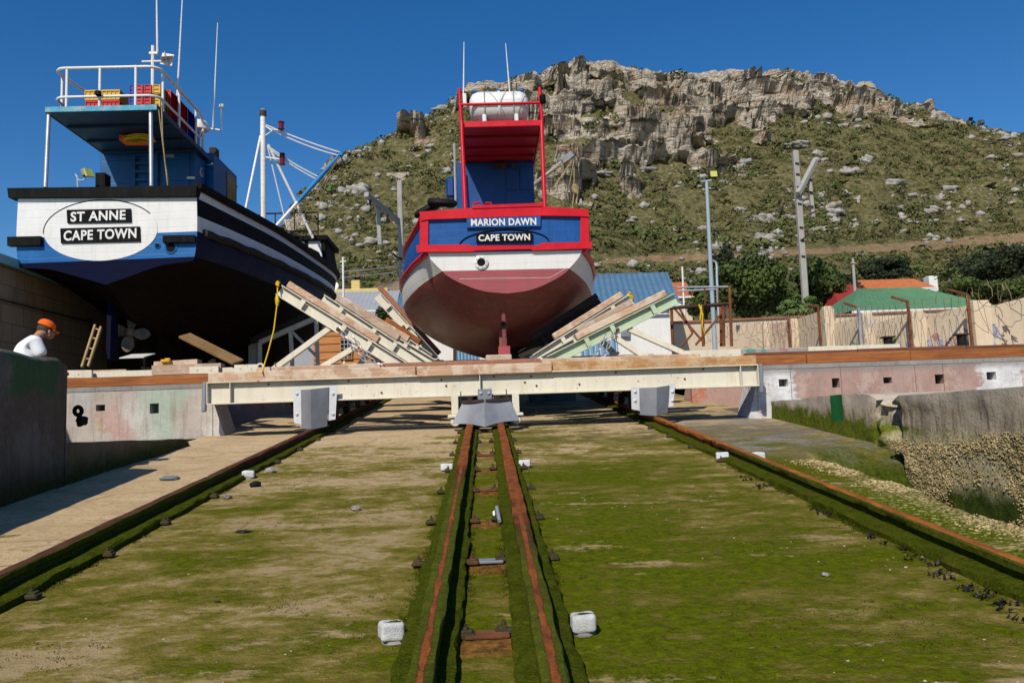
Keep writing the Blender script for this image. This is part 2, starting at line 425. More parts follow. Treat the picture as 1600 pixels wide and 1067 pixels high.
MT['redlamp'] = paint('red_lamp_glass', (0.16, 0.01, 0.012), 0.25, 0.3)
MT['lamp_glass'] = paint('yellow_lamp_glass', (0.5, 0.52, 0.12), 0.2, 0.2)
MT['timber'] = wood('weathered_timber', (0.36, 0.2, 0.12), (0.62, 0.43, 0.29), 'x', paintc=(0.66, 0.6, 0.48), paint_amt=0.5)
MT['timber_y'] = wood('pale_weathered_timber', (0.36, 0.24, 0.16), (0.5, 0.38, 0.27), 'x', paintc=(0.55, 0.5, 0.45), paint_amt=0.5)
MT['timber_red'] = wood('reddish_timber', (0.26, 0.11, 0.065), (0.38, 0.18, 0.11), 'y')
MT['timber_brown'] = wood('orange_brown_timber', (0.16, 0.055, 0.02), (0.4, 0.145, 0.042), 'x')
MT['timber_amber'] = wood('amber_timber', (0.36, 0.17, 0.06), (0.56, 0.33, 0.15), 'x', paintc=(0.6, 0.5, 0.34), paint_amt=0.4)
MT['timber_dark'] = wood('dark_red_timber', (0.13, 0.045, 0.025), (0.22, 0.085, 0.045), 'x')
MT['timber_black'] = wood('black_and_shaded_timber', (0.02, 0.017, 0.014), (0.045, 0.038, 0.03), 'x')
MT['plank'] = wood('old_plank', (0.19, 0.11, 0.045), (0.3, 0.19, 0.085), 'x')
MT['ladder'] = wood('ladder_wood', (0.3, 0.21, 0.1), (0.42, 0.31, 0.17), 'z')
MT['anode'] = paint('weathered_white_block', (0.68, 0.69, 0.69), 0.85, 0.2, (0.2, 0.2, 0.13), 0.6, False, chip=(0.16, 0.15, 0.1), chip_amt=0.06, bump=1.0, scale=7)
MT['roof_green'] = paint('green_roof_paint', (0.085, 0.2, 0.1), 0.6, 0.15, (0.2, 0.27, 0.18), 0.4)
MT['roof_red'] = paint('red_roof_paint', (0.3, 0.035, 0.03), 0.6, 0.15, (0.2, 0.06, 0.04), 0.4)
MT['roof_blue'] = paint('blue_roof_paint', (0.085, 0.17, 0.26), 0.55, 0.12, (0.15, 0.22, 0.28), 0.4)
MT['door_blue'] = paint('pale_blue_door_paint', (0.16, 0.32, 0.46), 0.6, 0.12, (0.08, 0.2, 0.3), 0.5)
MT['roof_grey'] = paint('grey_roof_sheet', (0.3, 0.31, 0.33), 0.6, 0.08, (0.36, 0.37, 0.38), 0.3)
MT['roof_tan'] = paint('tan_roof', (0.24, 0.19, 0.13), 0.8, 0.15)
MT['roof_teal'] = paint('pale_teal_roof', (0.2, 0.38, 0.42), 0.5, 0.1)
MT['yellow_wall'] = paint('yellow_plaster', (0.6, 0.45, 0.18), 0.85, 0.08)
MT['pole_steel'] = paint('grey_blue_pole', (0.3, 0.36, 0.4), 0.5, 0.08)
MT['seaweed'] = paint('dark_seaweed', (0.018, 0.012, 0.01), 0.5, 0.4)
MT['slate'] = paint('grey_slate_piece', (0.14, 0.17, 0.2), 0.7, 0.15)

def mk_rooftile(name, a, b):
    k = NM(name, 0.85); p = k.pos(); x = k.sep(p)
    t = k.math('SINE', k.math('MULTIPLY', x[0], 18.0)); t2 = k.math('SINE', k.math('MULTIPLY', x[2], 40.0))
    c = k.mix(k.mask(k.noise(p, 3, 5), 0.3, 0.7), a, b)
    return k.out(c, None, k.bump(k.math('ADD', t, t2), 0.5, 0.03))
MT['roof_orange'] = mk_rooftile('orange_tiles', (0.38, 0.1, 0.035), (0.5, 0.17, 0.06))

def mk_concrete(name, base, lite, stains, moss_z=None, moss=(0.05, 0.075, 0.008), dark_z=None, patches=(), rough=0.9, streak_amt=0.6, bump=0.5, sc=1.0):
    """weathered concrete: mottling, run-down streaks, painted patches that wear through, a tide line of moss by height"""
    k = NM(name, rough, 0.15); p = k.pos(); x = k.sep(p)
    c = k.mix(k.mask(k.noise(p, 1.3 * sc, 7, 0.7), 0.32, 0.68), base, lite)
    for i, (col, s_, th, am) in enumerate(patches):
        q = k.mapv(p, (0.8, 0.8, 0.6), (3.7 * i + 1.3, 2.1 * i, 5.3 * i))
        big = k.noise(q, s_, 3, 0.5); small = k.noise(p, 9 * sc, 6, 0.75)
        m = k.math('ADD', k.math('MULTIPLY', big, 0.75), k.math('MULTIPLY', small, 0.25))
        c = k.mix(k.math('MULTIPLY', k.mask(m, th, th + 0.03), am), c, col)
    st = k.noise(k.mapv(p, (6, 6, 0.5)), 1.6 * sc, 6, 0.7)
    c = k.mix(k.math('MULTIPLY', k.mask(st, 0.5, 0.72), streak_amt), c, stains)
    c = k.mix(k.mask(k.noise(p, 26 * sc, 4, 0.6), 0.66, 0.72), c, tuple(v * 0.4 for v in base))
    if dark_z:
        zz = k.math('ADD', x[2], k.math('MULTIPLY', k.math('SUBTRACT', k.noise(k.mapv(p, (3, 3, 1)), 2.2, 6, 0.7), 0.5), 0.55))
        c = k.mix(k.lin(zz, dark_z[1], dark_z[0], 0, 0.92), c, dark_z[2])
    if moss_z:
        zz = k.math('ADD', k.math('SUBTRACT', x[2], k.math('MULTIPLY', x[1], SLOPE)), k.math('MULTIPLY', k.math('SUBTRACT', k.noise(p, 2.5, 7, 0.75), 0.5), moss_z[2]))
        c = k.mix(k.lin(zz, moss_z[1], moss_z[0], 0, 1), c, k.mix(k.mask(k.noise(p, 14, 5, 0.7), 0.35, 0.65), moss, tuple(v * 1.9 for v in moss)))
    h = k.math('ADD', k.math('MULTIPLY', k.noise(p, 6 * sc, 8, 0.7), 1.0), k.math('MULTIPLY', k.noise(p, 40 * sc, 4, 0.6), 0.4))
    return k.out(c, None, k.bump(h, bump, 0.04))

MT['conc_left'] = mk_concrete('painted_concrete_left', (0.36, 0.3, 0.25), (0.5, 0.46, 0.42), (0.2, 0.15, 0.1),
    patches=[((0.55, 0.53, 0.5), 0.9, 0.52, 0.8), ((0.33, 0.42, 0.33), 0.8, 0.58, 0.7), ((0.45, 0.24, 0.2), 0.9, 0.57, 0.6), ((0.36, 0.4, 0.44), 1.2, 0.58, 0.7), ((0.4, 0.24, 0.12), 1.9, 0.62, 0.6)], streak_amt=0.6)
def mk_right_wall():
    k = NM('painted_concrete_right', 0.9, 0.15); p = k.pos(); x = k.sep(p)
    n1 = k.noise(p, 1.5, 7, 0.7); n2 = k.noise(k.mapv(p, (0.7, 0.7, 2.2)), 2.0, 7, 0.75); st = k.noise(k.mapv(p, (6, 6, 0.5)), 1.6, 6, 0.7)
    c = k.mix(k.mask(n1, 0.3, 0.7), (0.27, 0.17, 0.14), (0.42, 0.28, 0.24))
    c = k.mix(k.math('MULTIPLY', k.mask(st, 0.5, 0.66), 0.55), c, (0.33, 0.29, 0.27))
    c = k.mix(k.math('MULTIPLY', k.mask(k.noise(k.mapv(p, (1, 1, 0.7), (3, 1, 5)), 2.3, 6, 0.75), 0.53, 0.62), 0.6), c, (0.46, 0.36, 0.3))
    bias = k.math('MAXIMUM', k.lin(x[0], 7.1, 6.5), k.math('MAXIMUM', k.lin(x[0], 10.2, 10.9), k.math('MULTIPLY', k.lin(k.math('ABSOLUTE', k.math('SUBTRACT', x[0], 7.55)), 0.3, 0.05), 0.55)))
    w_ = k.math('ADD', k.math('MULTIPLY', bias, 0.36), k.math('ADD', k.math('MULTIPLY', n2, 0.6), k.math('MULTIPLY', st, 0.25)))
    c = k.mix(k.math('MULTIPLY', k.mask(w_, 0.69, 0.745), 0.95), c, k.mix(k.mask(n1, 0.35, 0.6), (0.42, 0.42, 0.43), (0.7, 0.7, 0.7)))
    c = k.mix(k.math('MULTIPLY', k.lin(k.math('ADD', x[2], k.math('MULTIPLY', n2, 0.2)), 2.5, 2.62), 0.7), c, (0.2, 0.19, 0.18))
    for cx_ in (6.62, 7.72, 9.36, 9.98, 12.1):
        dx_ = k.math('ABSOLUTE', k.math('SUBTRACT', k.math('ADD', x[0], k.math('MULTIPLY', k.noise(k.mapv(p, (0, 0, 1)), 5, 5, 0.7), 0.05)), cx_)); c = k.mix(k.lin(dx_, 0.012, 0.004, 0, 0.8), c, (0.09, 0.07, 0.06))
    run = k.noise(k.mapv(p, (9, 9, 0.5), (7, 1, 2)), 1.6, 6, 0.7); c = k.mix(k.math('MULTIPLY', k.mask(run, 0.6, 0.7), 0.55), c, (0.16, 0.1, 0.07))
    c = k.mix(k.mask(k.noise(p, 26, 4, 0.6), 0.66, 0.72), c, (0.12, 0.09, 0.08))
    h = k.math('ADD', k.noise(p, 6, 8, 0.7), k.math('MULTIPLY', k.noise(p, 40, 4, 0.6), 0.4)); return k.out(c, None, k.bump(h, 0.5, 0.04))
MT['conc_right'] = mk_right_wall()
MT['conc_pink'] = mk_concrete('pink_painted_concrete', (0.34, 0.23, 0.18), (0.46, 0.28, 0.23), (0.25, 0.2, 0.15),
    patches=[((0.45, 0.13, 0.05), 1.4, 0.57, 0.8), ((0.2, 0.4, 0.24), 1.3, 0.6, 0.7), ((0.5, 0.42, 0.5), 1.5, 0.62, 0.7)], streak_amt=0.3)
MT['conc_cap'] = mk_concrete('grey_concrete', (0.2, 0.19, 0.18), (0.3, 0.29, 0.27), (0.12, 0.11, 0.1))
MT['conc_ledge_left'] = mk_concrete('tide_stained_concrete_left', (0.13, 0.1, 0.065), (0.2, 0.16, 0.11), (0.08, 0.05, 0.03), moss_z=(-0.05, 0.25, 0.35), moss=(0.02, 0.028, 0.006), dark_z=(0.2, 1.3, (0.022, 0.014, 0.008)))
MT['conc_near_left'] = mk_concrete('graffiti_concrete', (0.1, 0.085, 0.07), (0.17, 0.155, 0.14), (0.055, 0.042, 0.03), moss_z=(-0.1, 0.2, 0.3), moss=(0.02, 0.025, 0.006),
    patches=[((0.1, 0.07, 0.05), 0.6, 0.52, 0.7)], dark_z=(0.8, 1.45, (0.02, 0.013, 0.009)))
def mk_near():
    m_ = MT['conc_near_left']; k = NM.__new__(NM); k.m = m_; k.t = m_.node_tree; k.b = k.t.nodes['Principled BSDF']; p = k.pos(); x = k.sep(p)
    src = k.b.inputs['Base Color'].links[0].from_socket; n = k.math('MULTIPLY', k.math('SUBTRACT', k.noise(p, 3.2, 7, 0.8), 0.5), 2.4)
    dy = k.math('DIVIDE', k.math('ABSOLUTE', k.math('SUBTRACT', x[1], 10.65)), 0.62); dz = k.math('DIVIDE', k.math('ABSOLUTE', k.math('SUBTRACT', x[2], 2.36)), 0.24)
    d = k.math('ADD', k.math('MAXIMUM', dy, dz), n); c = k.mix(k.math('MULTIPLY', k.lin(d, 1.1, 0.7), 0.7), src, (0.018, 0.1, 0.032)); k.t.links.new(c, k.b.inputs['Base Color'])
mk_near()
MT['barnacle'] = paint('tan_barnacles', (0.5, 0.385, 0.19), 0.9, 0.5, (0.15, 0.11, 0.04), 0.8, False, scale=6)
def mk_barn():
    k = NM('tan_barnacles', 0.92, 0.1); p = k.pos(); n = k.noise(p, 17, 4, 0.7); n2 = k.noise(p, 3.5, 5, 0.7)
    c = k.mix(k.mask(n, 0.34, 0.62), (0.13, 0.095, 0.035), (0.56, 0.44, 0.23)); c = k.mix(k.math('MULTIPLY', k.mask(n2, 0.45, 0.62), 0.6), c, (0.24, 0.185, 0.07)); return k.out(c)
MT['barnacle'] = mk_barn()
MT['grit'] = paint('shell_grit', (0.42, 0.36, 0.26), 0.9, 0.4, scale=20)
MT['wall_beige'] = mk_concrete('beige_plaster', (0.54, 0.43, 0.3), (0.66, 0.54, 0.39), (0.38, 0.29, 0.2),
    patches=[((0.34, 0.22, 0.17), 0.32, 0.6, 0.6), ((0.3, 0.33, 0.4), 0.35, 0.62, 0.5)], streak_amt=0.3, bump=0.2, sc=0.6)
MT['wall_block'] = None

def mk_blockwall():
    k = NM('brown_block_wall', 0.9, 0.15); p = k.pos(); q = k.mapv(p, (0, 0, 0))
    nd = k.n('TexBrick'); cx = k.n('CombineXYZ'); x = k.sep(p); k.put(cx.inputs[0], x[1]); k.put(cx.inputs[1], x[2])
    k.put(nd.inputs['Vector'], cx.outputs[0]); nd.inputs['Scale'].default_value = 1.0
    nd.inputs['Brick Width'].default_value = 0.9; nd.inputs['Row Height'].default_value = 0.42; nd.inputs['Mortar Size'].default_value = 0.012
    for i, cc in ((1, (0.28, 0.2, 0.13)), (2, (0.34, 0.25, 0.16)), (3, (0.17, 0.12, 0.08))): nd.inputs[i].default_value = (*cc, 1)
    c = k.mix(k.math('MULTIPLY', k.mask(k.noise(k.mapv(p, (3, 3, 0.5)), 1.6, 6, 0.7), 0.45, 0.75), 0.6), nd.outputs[0], (0.13, 0.09, 0.06))
    return k.out(c, None, k.bump(k.math('ADD', nd.outputs[1], k.noise(p, 12, 5)), 0.4, 0.03))
MT['wall_block'] = mk_blockwall()

def mk_ledge_right():
    """right ledge wall: pale grey runs on top, brown stain, then moss low down and barnacles nearer the sea"""
    k = NM('tide_stained_concrete_right', 0.9, 0.15); p = k.pos(); x = k.sep(p)
    c = k.mix(k.mask(k.noise(p, 1.6, 7, 0.7), 0.3, 0.7), (0.36, 0.28, 0.185), (0.6, 0.5, 0.37))
    st = k.noise(k.mapv(p, (5, 5, 0.45)), 1.7, 6, 0.75)
    c = k.mix(k.math('MULTIPLY', k.mask(st, 0.49, 0.6), 0.85), c, (0.17, 0.125, 0.078))
    c = k.mix(k.math('MULTIPLY', k.mask(k.noise(k.mapv(p, (4, 4, 0.6), (5, 3, 1)), 2.1, 6, 0.75), 0.55, 0.66), 0.6), c, (0.46, 0.4, 0.32))
    top = k.math('ADD', x[2], k.math('MULTIPLY', k.math('SUBTRACT', k.noise(p, 3.5, 7, 0.75), 0.5), 0.35))
    c = k.mix(k.lin(top, 1.58, 1.72, 0, 0.8), c, (0.52, 0.45, 0.36))
    speck = k.noise(p, 30, 5, 0.7); c = k.mix(k.mask(speck, 0.6, 0.68), c, (0.05, 0.04, 0.03))
    # moss along the foot
    rel = k.math('SUBTRACT', x[2], k.math('MULTIPLY', x[1], SLOPE))
    zz = k.math('ADD', rel, k.math('MULTIPLY', k.math('SUBTRACT', k.noise(p, 2.2, 7, 0.75), 0.5), 0.7))
    mossc = k.mix(k.mask(k.noise(p, 16, 5, 0.7), 0.35, 0.65), (0.05, 0.07, 0.004), (0.16, 0.18, 0.012))
    c = k.mix(k.lin(zz, 0.24, 0.08, 0, 1), c, mossc)
    # barnacles: only Y < 12.6 and below z ~ 1.25
    w1 = k.math('ADD', x[2], k.math('MULTIPLY', k.math('SUBTRACT', k.noise(p, 2.6, 6, 0.75), 0.5), 0.55))
    band = k.math('MULTIPLY', k.lin(x[1], 12.75, 12.5, 0, 1), k.lin(w1, 1.3, 1.15, 0, 1))
    v = k.noise(p, 30, 5, 0.75); n2 = k.noise(p, 9, 5, 0.7)
    bc = k.mix(k.mask(v, 0.5, 0.62), k.mix(k.mask(n2, 0.35, 0.65), (0.4, 0.31, 0.15), (0.64, 0.56, 0.36)), (0.14, 0.105, 0.04))
    low = k.lin(w1, 0.62, 0.4, 0, 1)
    bc = k.mix(low, bc, k.mix(k.mask(k.noise(p, 14, 5, 0.7), 0.35, 0.65), (0.02, 0.034, 0.004), (0.06, 0.085, 0.008)))
    bm = k.math('MULTIPLY', band, k.mask(k.noise(p, 7, 6, 0.7), 0.33, 0.43))
    c = k.mix(bm, c, bc)
    # green paint dab
    dy = k.math('ABSOLUTE', k.math('SUBTRACT', x[1], 14.35)); dz = k.math('ABSOLUTE', k.math('SUBTRACT', x[2], 1.66))
    g = k.math('MULTIPLY', k.lin(k.math('ADD', dy, k.math('MULTIPLY', k.noise(p, 12, 3), 0.06)), 0.29, 0.26, 0, 1), k.lin(dz, 0.3, 0.22, 0, 1))
    c = k.mix(g, c, (0.012, 0.13, 0.035))
    h = k.math('ADD', k.noise(p, 7, 8, 0.75), k.math('MULTIPLY', k.math('MULTIPLY', band, v), 0.8))
    return k.out(c, None, k.bump(h, 0.7, 0.04))
MT['ledge_right'] = mk_ledge_right()

def mk_slip():
    k = NM('slipway_concrete', 0.95, 0.03); p = k.pos(); x = k.sep(p)
    flat = k.mapv(p, (1, 1, 0))
    stre = k.mapv(p, (0.6, 1.0, 0), rot=(0, 0, 0.05))
    n_big = k.noise(stre, 0.42, 3, 0.5, 0.6); n_mid = k.noise(stre, 1.9, 6, 0.68, 0.3); n_fin = k.noise(flat, 13, 6, 0.72); n_mic = k.noise(flat, 70, 4, 0.65)
    sand = k.mix(k.mask(n_mid, 0.3, 0.7), (0.4, 0.285, 0.155), (0.62, 0.465, 0.28))
    sand = k.mix(k.math('MULTIPLY', k.mask(n_fin, 0.52, 0.72), 0.5), sand, (0.17, 0.115, 0.06))
    sand = k.mix(k.mask(n_mic, 0.68, 0.76), sand, (0.5, 0.42, 0.3))
    sand = k.mix(k.math('MULTIPLY', k.lin(x[0], -3.6, -3.4), k.lin(x[1], 14.5, 8.5, 0, 0.55)), sand, k.mix(k.mask(n_fin, 0.3, 0.7), (0.19, 0.145, 0.065), (0.31, 0.24, 0.115)))
    n_5 = k.noise(k.mapv(p, (0.7, 1.0, 0)), 5.2, 7, 0.75, 0.2)
    crk = k.vor(k.mapv(p, (0.5, 0.8, 0)), 0.9, 'DISTANCE_TO_EDGE'); sand = k.mix(k.math('MULTIPLY', k.mask(k.math('ADD', crk, k.math('MULTIPLY', n_fin, 0.02)), 0.022, 0.012), 0.45), sand, (0.1, 0.075, 0.04))
    olive = k.mix(k.mask(n_fin, 0.3, 0.7), (0.13, 0.102, 0.016), (0.25, 0.2, 0.05))
    green = k.mix(k.mask(n_fin, 0.28, 0.7), (0.034, 0.047, 0.001), (0.12, 0.138, 0.004))
    green = k.mix(k.mask(k.noise(flat, 32, 4, 0.7), 0.6, 0.72), green, (0.2, 0.18, 0.012))
    # how mossy a place is: right bay wet and green, left bay half dry, outside left rail sandy
    fX = k.ramp(k.lin(x[0], -6, 6), [(0.0, 0.02), (0.195, 0.06), (0.215, 0.40), (0.44, 0.37), (0.475, 0.66), (0.55, 0.7), (0.66, 0.66), (0.79, 0.55), (0.82, 0.8), (0.93, 0.7)])
    fY = k.ramp(k.lin(x[1], 0, 24), [(0.0, 0.54), (0.2, 0.58), (0.42, 0.5), (0.57, 0.40), (0.66, 0.26), (0.72, 0.05), (1.0, 0.02)])
    m = k.math('ADD', k.math('MULTIPLY', k.math('SUBTRACT', n_big, 0.5), 1.15), k.math('MULTIPLY', k.math('SUBTRACT', n_mid, 0.5), 1.35))
    m = k.math('ADD', m, k.math('MULTIPLY', k.math('SUBTRACT', n_fin, 0.5), 0.9))
    m = k.math('ADD', m, k.math('MULTIPLY', k.math('SUBTRACT', n_5, 0.5), 1.15))
    m = k.math('ADD', m, k.math('ADD', fX, k.math('SUBTRACT', fY, 0.5)))
    om = k.lin(m, 0.2, 0.42); gm = k.lin(m, 0.46, 0.72)
    c = k.mix(om, sand, olive); c = k.mix(gm, c, green)
    spk = k.noise(k.mapv(p, (0.45, 1.0, 0)), 48, 5, 0.75); spl = k.noise(k.mapv(p, (0.5, 1.0, 0), (5, 5, 0)), 21, 6, 0.78)
    c = k.mix(k.math('MULTIPLY', k.mask(spk, 0.56, 0.66), k.mix(gm, (0.55, 0.55, 0.55), (0.4, 0.4, 0.4))), c, k.mix(gm, (0.36, 0.29, 0.14), (0.2, 0.19, 0.03)))
    c = k.mix(k.math('MULTIPLY', k.mask(spl, 0.55, 0.64), 0.55), c, k.mix(gm, (0.11, 0.085, 0.025), (0.022, 0.034, 0.001)))
    c = k.mix(k.math('MULTIPLY', k.mask(k.noise(k.mapv(p, (0.5, 1.0, 0), (9, 2, 0)), 15, 6, 0.8), 0.62, 0.68), 0.6), c, (0.34, 0.27, 0.12))
    # rust bleeding from the plates between the centre rails
    xc = k.lin(k.math('ABSOLUTE', k.math('ADD', x[0], 0.035)), 0.2, 0.16); rsm = None
    for yy in (5.0, 6.68, 8.25, 9.95, 11.6, 13.25, 15.0):
        q = k.lin(k.math('ABSOLUTE', k.math('SUBTRACT', k.math('ADD', x[1], k.math('MULTIPLY', n_fin, 0.25)), yy + 0.02)), 0.26, 0.1); rsm = q if rsm is None else k.math('MAXIMUM', rsm, q)
    c = k.mix(k.math('MULTIPLY', k.math('MULTIPLY', xc, rsm), 0.75), c, k.mix(k.mask(n_fin, 0.4, 0.6), (0.09, 0.03, 0.015), (0.3, 0.12, 0.04)))
    # worn sandy scrapes through the moss
    scr = k.noise(k.mapv(p, (0.55, 1.5, 0), (4, 9, 0)), 1.4, 5, 0.65)
    c = k.mix(k.math('MULTIPLY', k.mask(k.math('ADD', scr, k.math('MULTIPLY', k.math('SUBTRACT', n_fin, 0.5), 0.25)), 0.6, 0.665), 0.85), c, (0.38, 0.275, 0.14))
    yel = k.noise(k.mapv(p, (0.7, 1.6, 0), (1, 2, 0)), 3.1, 6, 0.72)
    c = k.mix(k.math('MULTIPLY', k.math('MULTIPLY', k.mask(yel, 0.6, 0.68), gm), 0.7), c, (0.23, 0.185, 0.02))
    # grey bare concrete strip outside the right rail, up the slope, and grey scuffs before the cradle
    gx = k.math('MULTIPLY', k.lin(x[0], 3.55, 3.75), k.lin(k.math('ADD', x[1], k.math('MULTIPLY', n_mid, 4)), 13.6, 15.2))
    grey = k.mix(k.mask(n_fin, 0.35, 0.65), (0.17, 0.145, 0.115), (0.3, 0.26, 0.21))
    c = k.mix(k.math('MULTIPLY', k.math('MULTIPLY', gx, k.lin(x[1], 21, 18)), k.mask(n_mid, 0.38, 0.6)), c, grey)
    sc2 = k.math('MULTIPLY', k.math('MULTIPLY', k.lin(x[1], 14.2, 15.2), k.lin(x[1], 17.2, 15.8)), k.mask(n_mid, 0.45, 0.62))
    c = k.mix(k.math('MULTIPLY', k.math('MULTIPLY', sc2, k.lin(x[0], 0.4, 1.6)), 0.7), c, (0.12, 0.1, 0.085))
    # barnacle lip along the seaward right edge
    bar = k.math('MULTIPLY', k.lin(k.math('ADD', x[0], k.math('MULTIPLY', n_fin, 0.5)), 4.45, 4.62), k.lin(x[1], 12.5, 11.6))
    v = k.vor(flat, 26)
    bc = k.mix(k.mask(v, 0.2, 0.45), (0.46, 0.37, 0.2), (0.13, 0.11, 0.02))
    c = k.mix(bar, c, bc)
    spot = k.math('MULTIPLY', k.math('MULTIPLY', k.lin(x[0], 3.7, 4.2), k.lin(x[1], 10, 8.5)), k.mask(k.noise(flat, 19, 4, 0.6), 0.54, 0.6))
    c = k.mix(spot, c, (0.45, 0.42, 0.17))
    gul = k.math('MULTIPLY', k.lin(k.math('ADD', x[0], k.math('MULTIPLY', n_fin, 0.3)), 4.95, 5.15), k.lin(x[1], 12.9, 12.2))
    c = k.mix(gul, c, k.mix(k.mask(n_fin, 0.35, 0.65), (0.018, 0.03, 0.003), (0.07, 0.09, 0.008)))
    h = k.math('ADD', k.math('MULTIPLY', n_fin, 0.8), k.math('MULTIPLY', n_mic, 0.35))
    h = k.math('ADD', h, k.math('MULTIPLY', n_mid, 0.5)); h = k.math('ADD', h, k.math('MULTIPLY', n_5, 1.4)); h = k.math('ADD', h, k.math('MULTIPLY', gm, 0.35))
    return k.out(c, None, k.bump(h, 0.75, 0.025))
MT['slip'] = mk_slip()

def mk_moss(name, rustlike=False, dry=0.0):
    k = NM(name, 0.95, 0.02); p = k.pos(); x = k.sep(k.nrm())
    n1 = k.noise(p, 9, 6, 0.7); n2 = k.noise(p, 55, 4, 0.7); n3 = k.noise(k.mapv(p, (1, 0.5, 1)), 2.2, 5, 0.65)
    c = k.mix(k.mask(n1, 0.3, 0.7), (0.028, 0.042, 0.003), (0.085, 0.105, 0.007))
    c = k.mix(k.math('MULTIPLY', k.mask(n2, 0.5, 0.66), 0.7), c, (0.15, 0.15, 0.012))
    c = k.mix(k.math('MULTIPLY', k.mask(n3, 0.58, 0.7), 0.55 + dry), c, (0.11, 0.075, 0.02))
    return k.out(c, None, k.bump(k.math('ADD', n1, n2), 1.0, 0.03))
MT['moss'] = mk_moss('wet_moss')

def mk_rail(name, half, wear_far, width=0.55, ra=(0.1, 0.032, 0.015), rb=(0.33, 0.1, 0.024)):
    """iron rail with local x across: bright rust where wheels run, moss elsewhere"""
    k = NM(name, 0.9, 0.08); p = k.pos(); o = k.sep(k.obj()); nz = k.sep(k.nrm())[2]
    n1 = k.noise(p, 8, 6, 0.7); n2 = k.noise(p, 50, 4, 0.7); ns = k.noise(k.mapv(p, (1, 0.7, 1)), 4.5, 7, 0.75)
    moss = k.mix(k.mask(n1, 0.3, 0.7), (0.03, 0.042, 0.003), (0.085, 0.1, 0.007))
    moss = k.mix(k.math('MULTIPLY', k.mask(n2, 0.52, 0.66), 0.6), moss, (0.15, 0.145, 0.012))
    rust = k.mix(k.mask(k.noise(k.mapv(p, (1, 0.3, 1)), 11, 6, 0.7), 0.3, 0.7), ra, rb)
    rust = k.mix(k.mask(n2, 0.62, 0.72), rust, (0.08, 0.03, 0.018))
    ax = k.math('ABSOLUTE', o[0]); wob = k.math('MULTIPLY', k.math('SUBTRACT', ns, 0.5), half * 1.1)
    strip = k.lin(k.math('ADD', ax, wob), half * width, half * (width - 0.22))
    ywear = k.lin(k.math('ADD', o[1], k.math('MULTIPLY', ns, 5.0)), wear_far, wear_far + 3.0)
    top = k.mask(nz, 0.6, 0.85)
    m = k.math('MULTIPLY', top, k.math('MAXIMUM', strip, ywear))
    side = k.math('MULTIPLY', ywear, k.mask(n1, 0.3, 0.55))
    m = k.math('MAXIMUM', m, side)
    edge = k.mix(k.lin(m, 0.02, 0.5), moss, (0.07, 0.02, 0.012))
    c = k.mix(k.lin(m, 0.4, 0.7), edge, rust)
    return k.out(c, None, k.bump(k.math('ADD', n1, n2), 0.7, 0.02))

def mk_hill():
    k = NM('hillside_rock_and_soil', 0.95, 0.03); p = k.pos(); a = k.sepc(k.attr('masks')[0])
    n1 = k.noise(p, 0.09, 6, 0.7); n2 = k.noise(p, 0.5, 6, 0.7); n3 = k.noise(p, 2.2, 5, 0.7)
    st = k.noise(k.mapv(p, (0.10, 0.10, 1.0), rot=(0.06, 0.1, 0)), 0.8, 6, 0.65, 0.3)
    ov = k.noise(k.mapv(p, (0.05, 0.05, 0.55), rot=(0.05, 0.06, 0)), 0.9, 7, 0.7, 0.6)
    rock = k.mix(k.mask(n2, 0.3, 0.7), (0.46, 0.395, 0.31), (0.72, 0.64, 0.53))
    rock = k.mix(k.math('MULTIPLY', k.mask(k.noise(k.mapv(p, (1, 1, 1.8)), 0.085, 5, 0.7), 0.5, 0.62), 0.7), rock, (0.42, 0.26, 0.14))
    rock = k.mix(k.math('MULTIPLY', k.mask(k.noise(p, 0.3, 5, 0.7), 0.54, 0.66), 0.6), rock, (0.52, 0.49, 0.44))
    crack = k.vor(k.mapv(p, (0.1, 0.1, 0.26), rot=(0.05, 0.06, 0)), 1.6, 'DISTANCE_TO_EDGE')
    rock = k.mix(k.math('MULTIPLY', k.mask(k.math('ADD', crack, k.math('MULTIPLY', n2, 0.08)), 0.07, 0.045), 0.4), rock, (0.055, 0.046, 0.037))
    rock = k.mix(k.math('MULTIPLY', k.mask(ov, 0.545, 0.61), 0.75), rock, (0.07, 0.058, 0.045))  # dark bands painted in for the shade under rock ledges
    rock = k.mix(k.math('MULTIPLY', k.mask(n3, 0.62, 0.72), 0.5), rock, (0.07, 0.06, 0.045))
    soil = k.mix(k.mask(n2, 0.3, 0.7), (0.16, 0.14, 0.065), (0.3, 0.25, 0.13))
    veg = k.mix(k.mask(n3, 0.3, 0.7), (0.06, 0.065, 0.02), (0.13, 0.13, 0.045))
    g = k.mix(k.mask(k.noise(p, 0.8, 5, 0.7), 0.4, 0.6), soil, veg)
    path = k.mix(k.mask(n2, 0.35, 0.65), (0.24, 0.16, 0.085), (0.36, 0.26, 0.15))
    rm = k.mask(k.math('ADD', a[0], k.math('MULTIPLY', k.math('SUBTRACT', n2, 0.5), 0.7)), 0.42, 0.56)
    c = k.mix(rm, g, rock)
    pm = k.mask(k.math('ADD', a[1], k.math('MULTIPLY', k.math('SUBTRACT', n2, 0.5), 0.8)), 0.42, 0.6)
    c = k.mix(pm, c, path)
    h = k.math('ADD', k.math('MULTIPLY', st, 1.4), k.math('ADD', n2, k.math('ADD', k.math('MULTIPLY', n3, 0.5), k.math('MULTIPLY', k.mask(crack, 0.0, 0.12), 0.2))))
    return k.out(c, None, k.bump(h, 1.0, 1.2))
MT['hill'] = mk_hill()

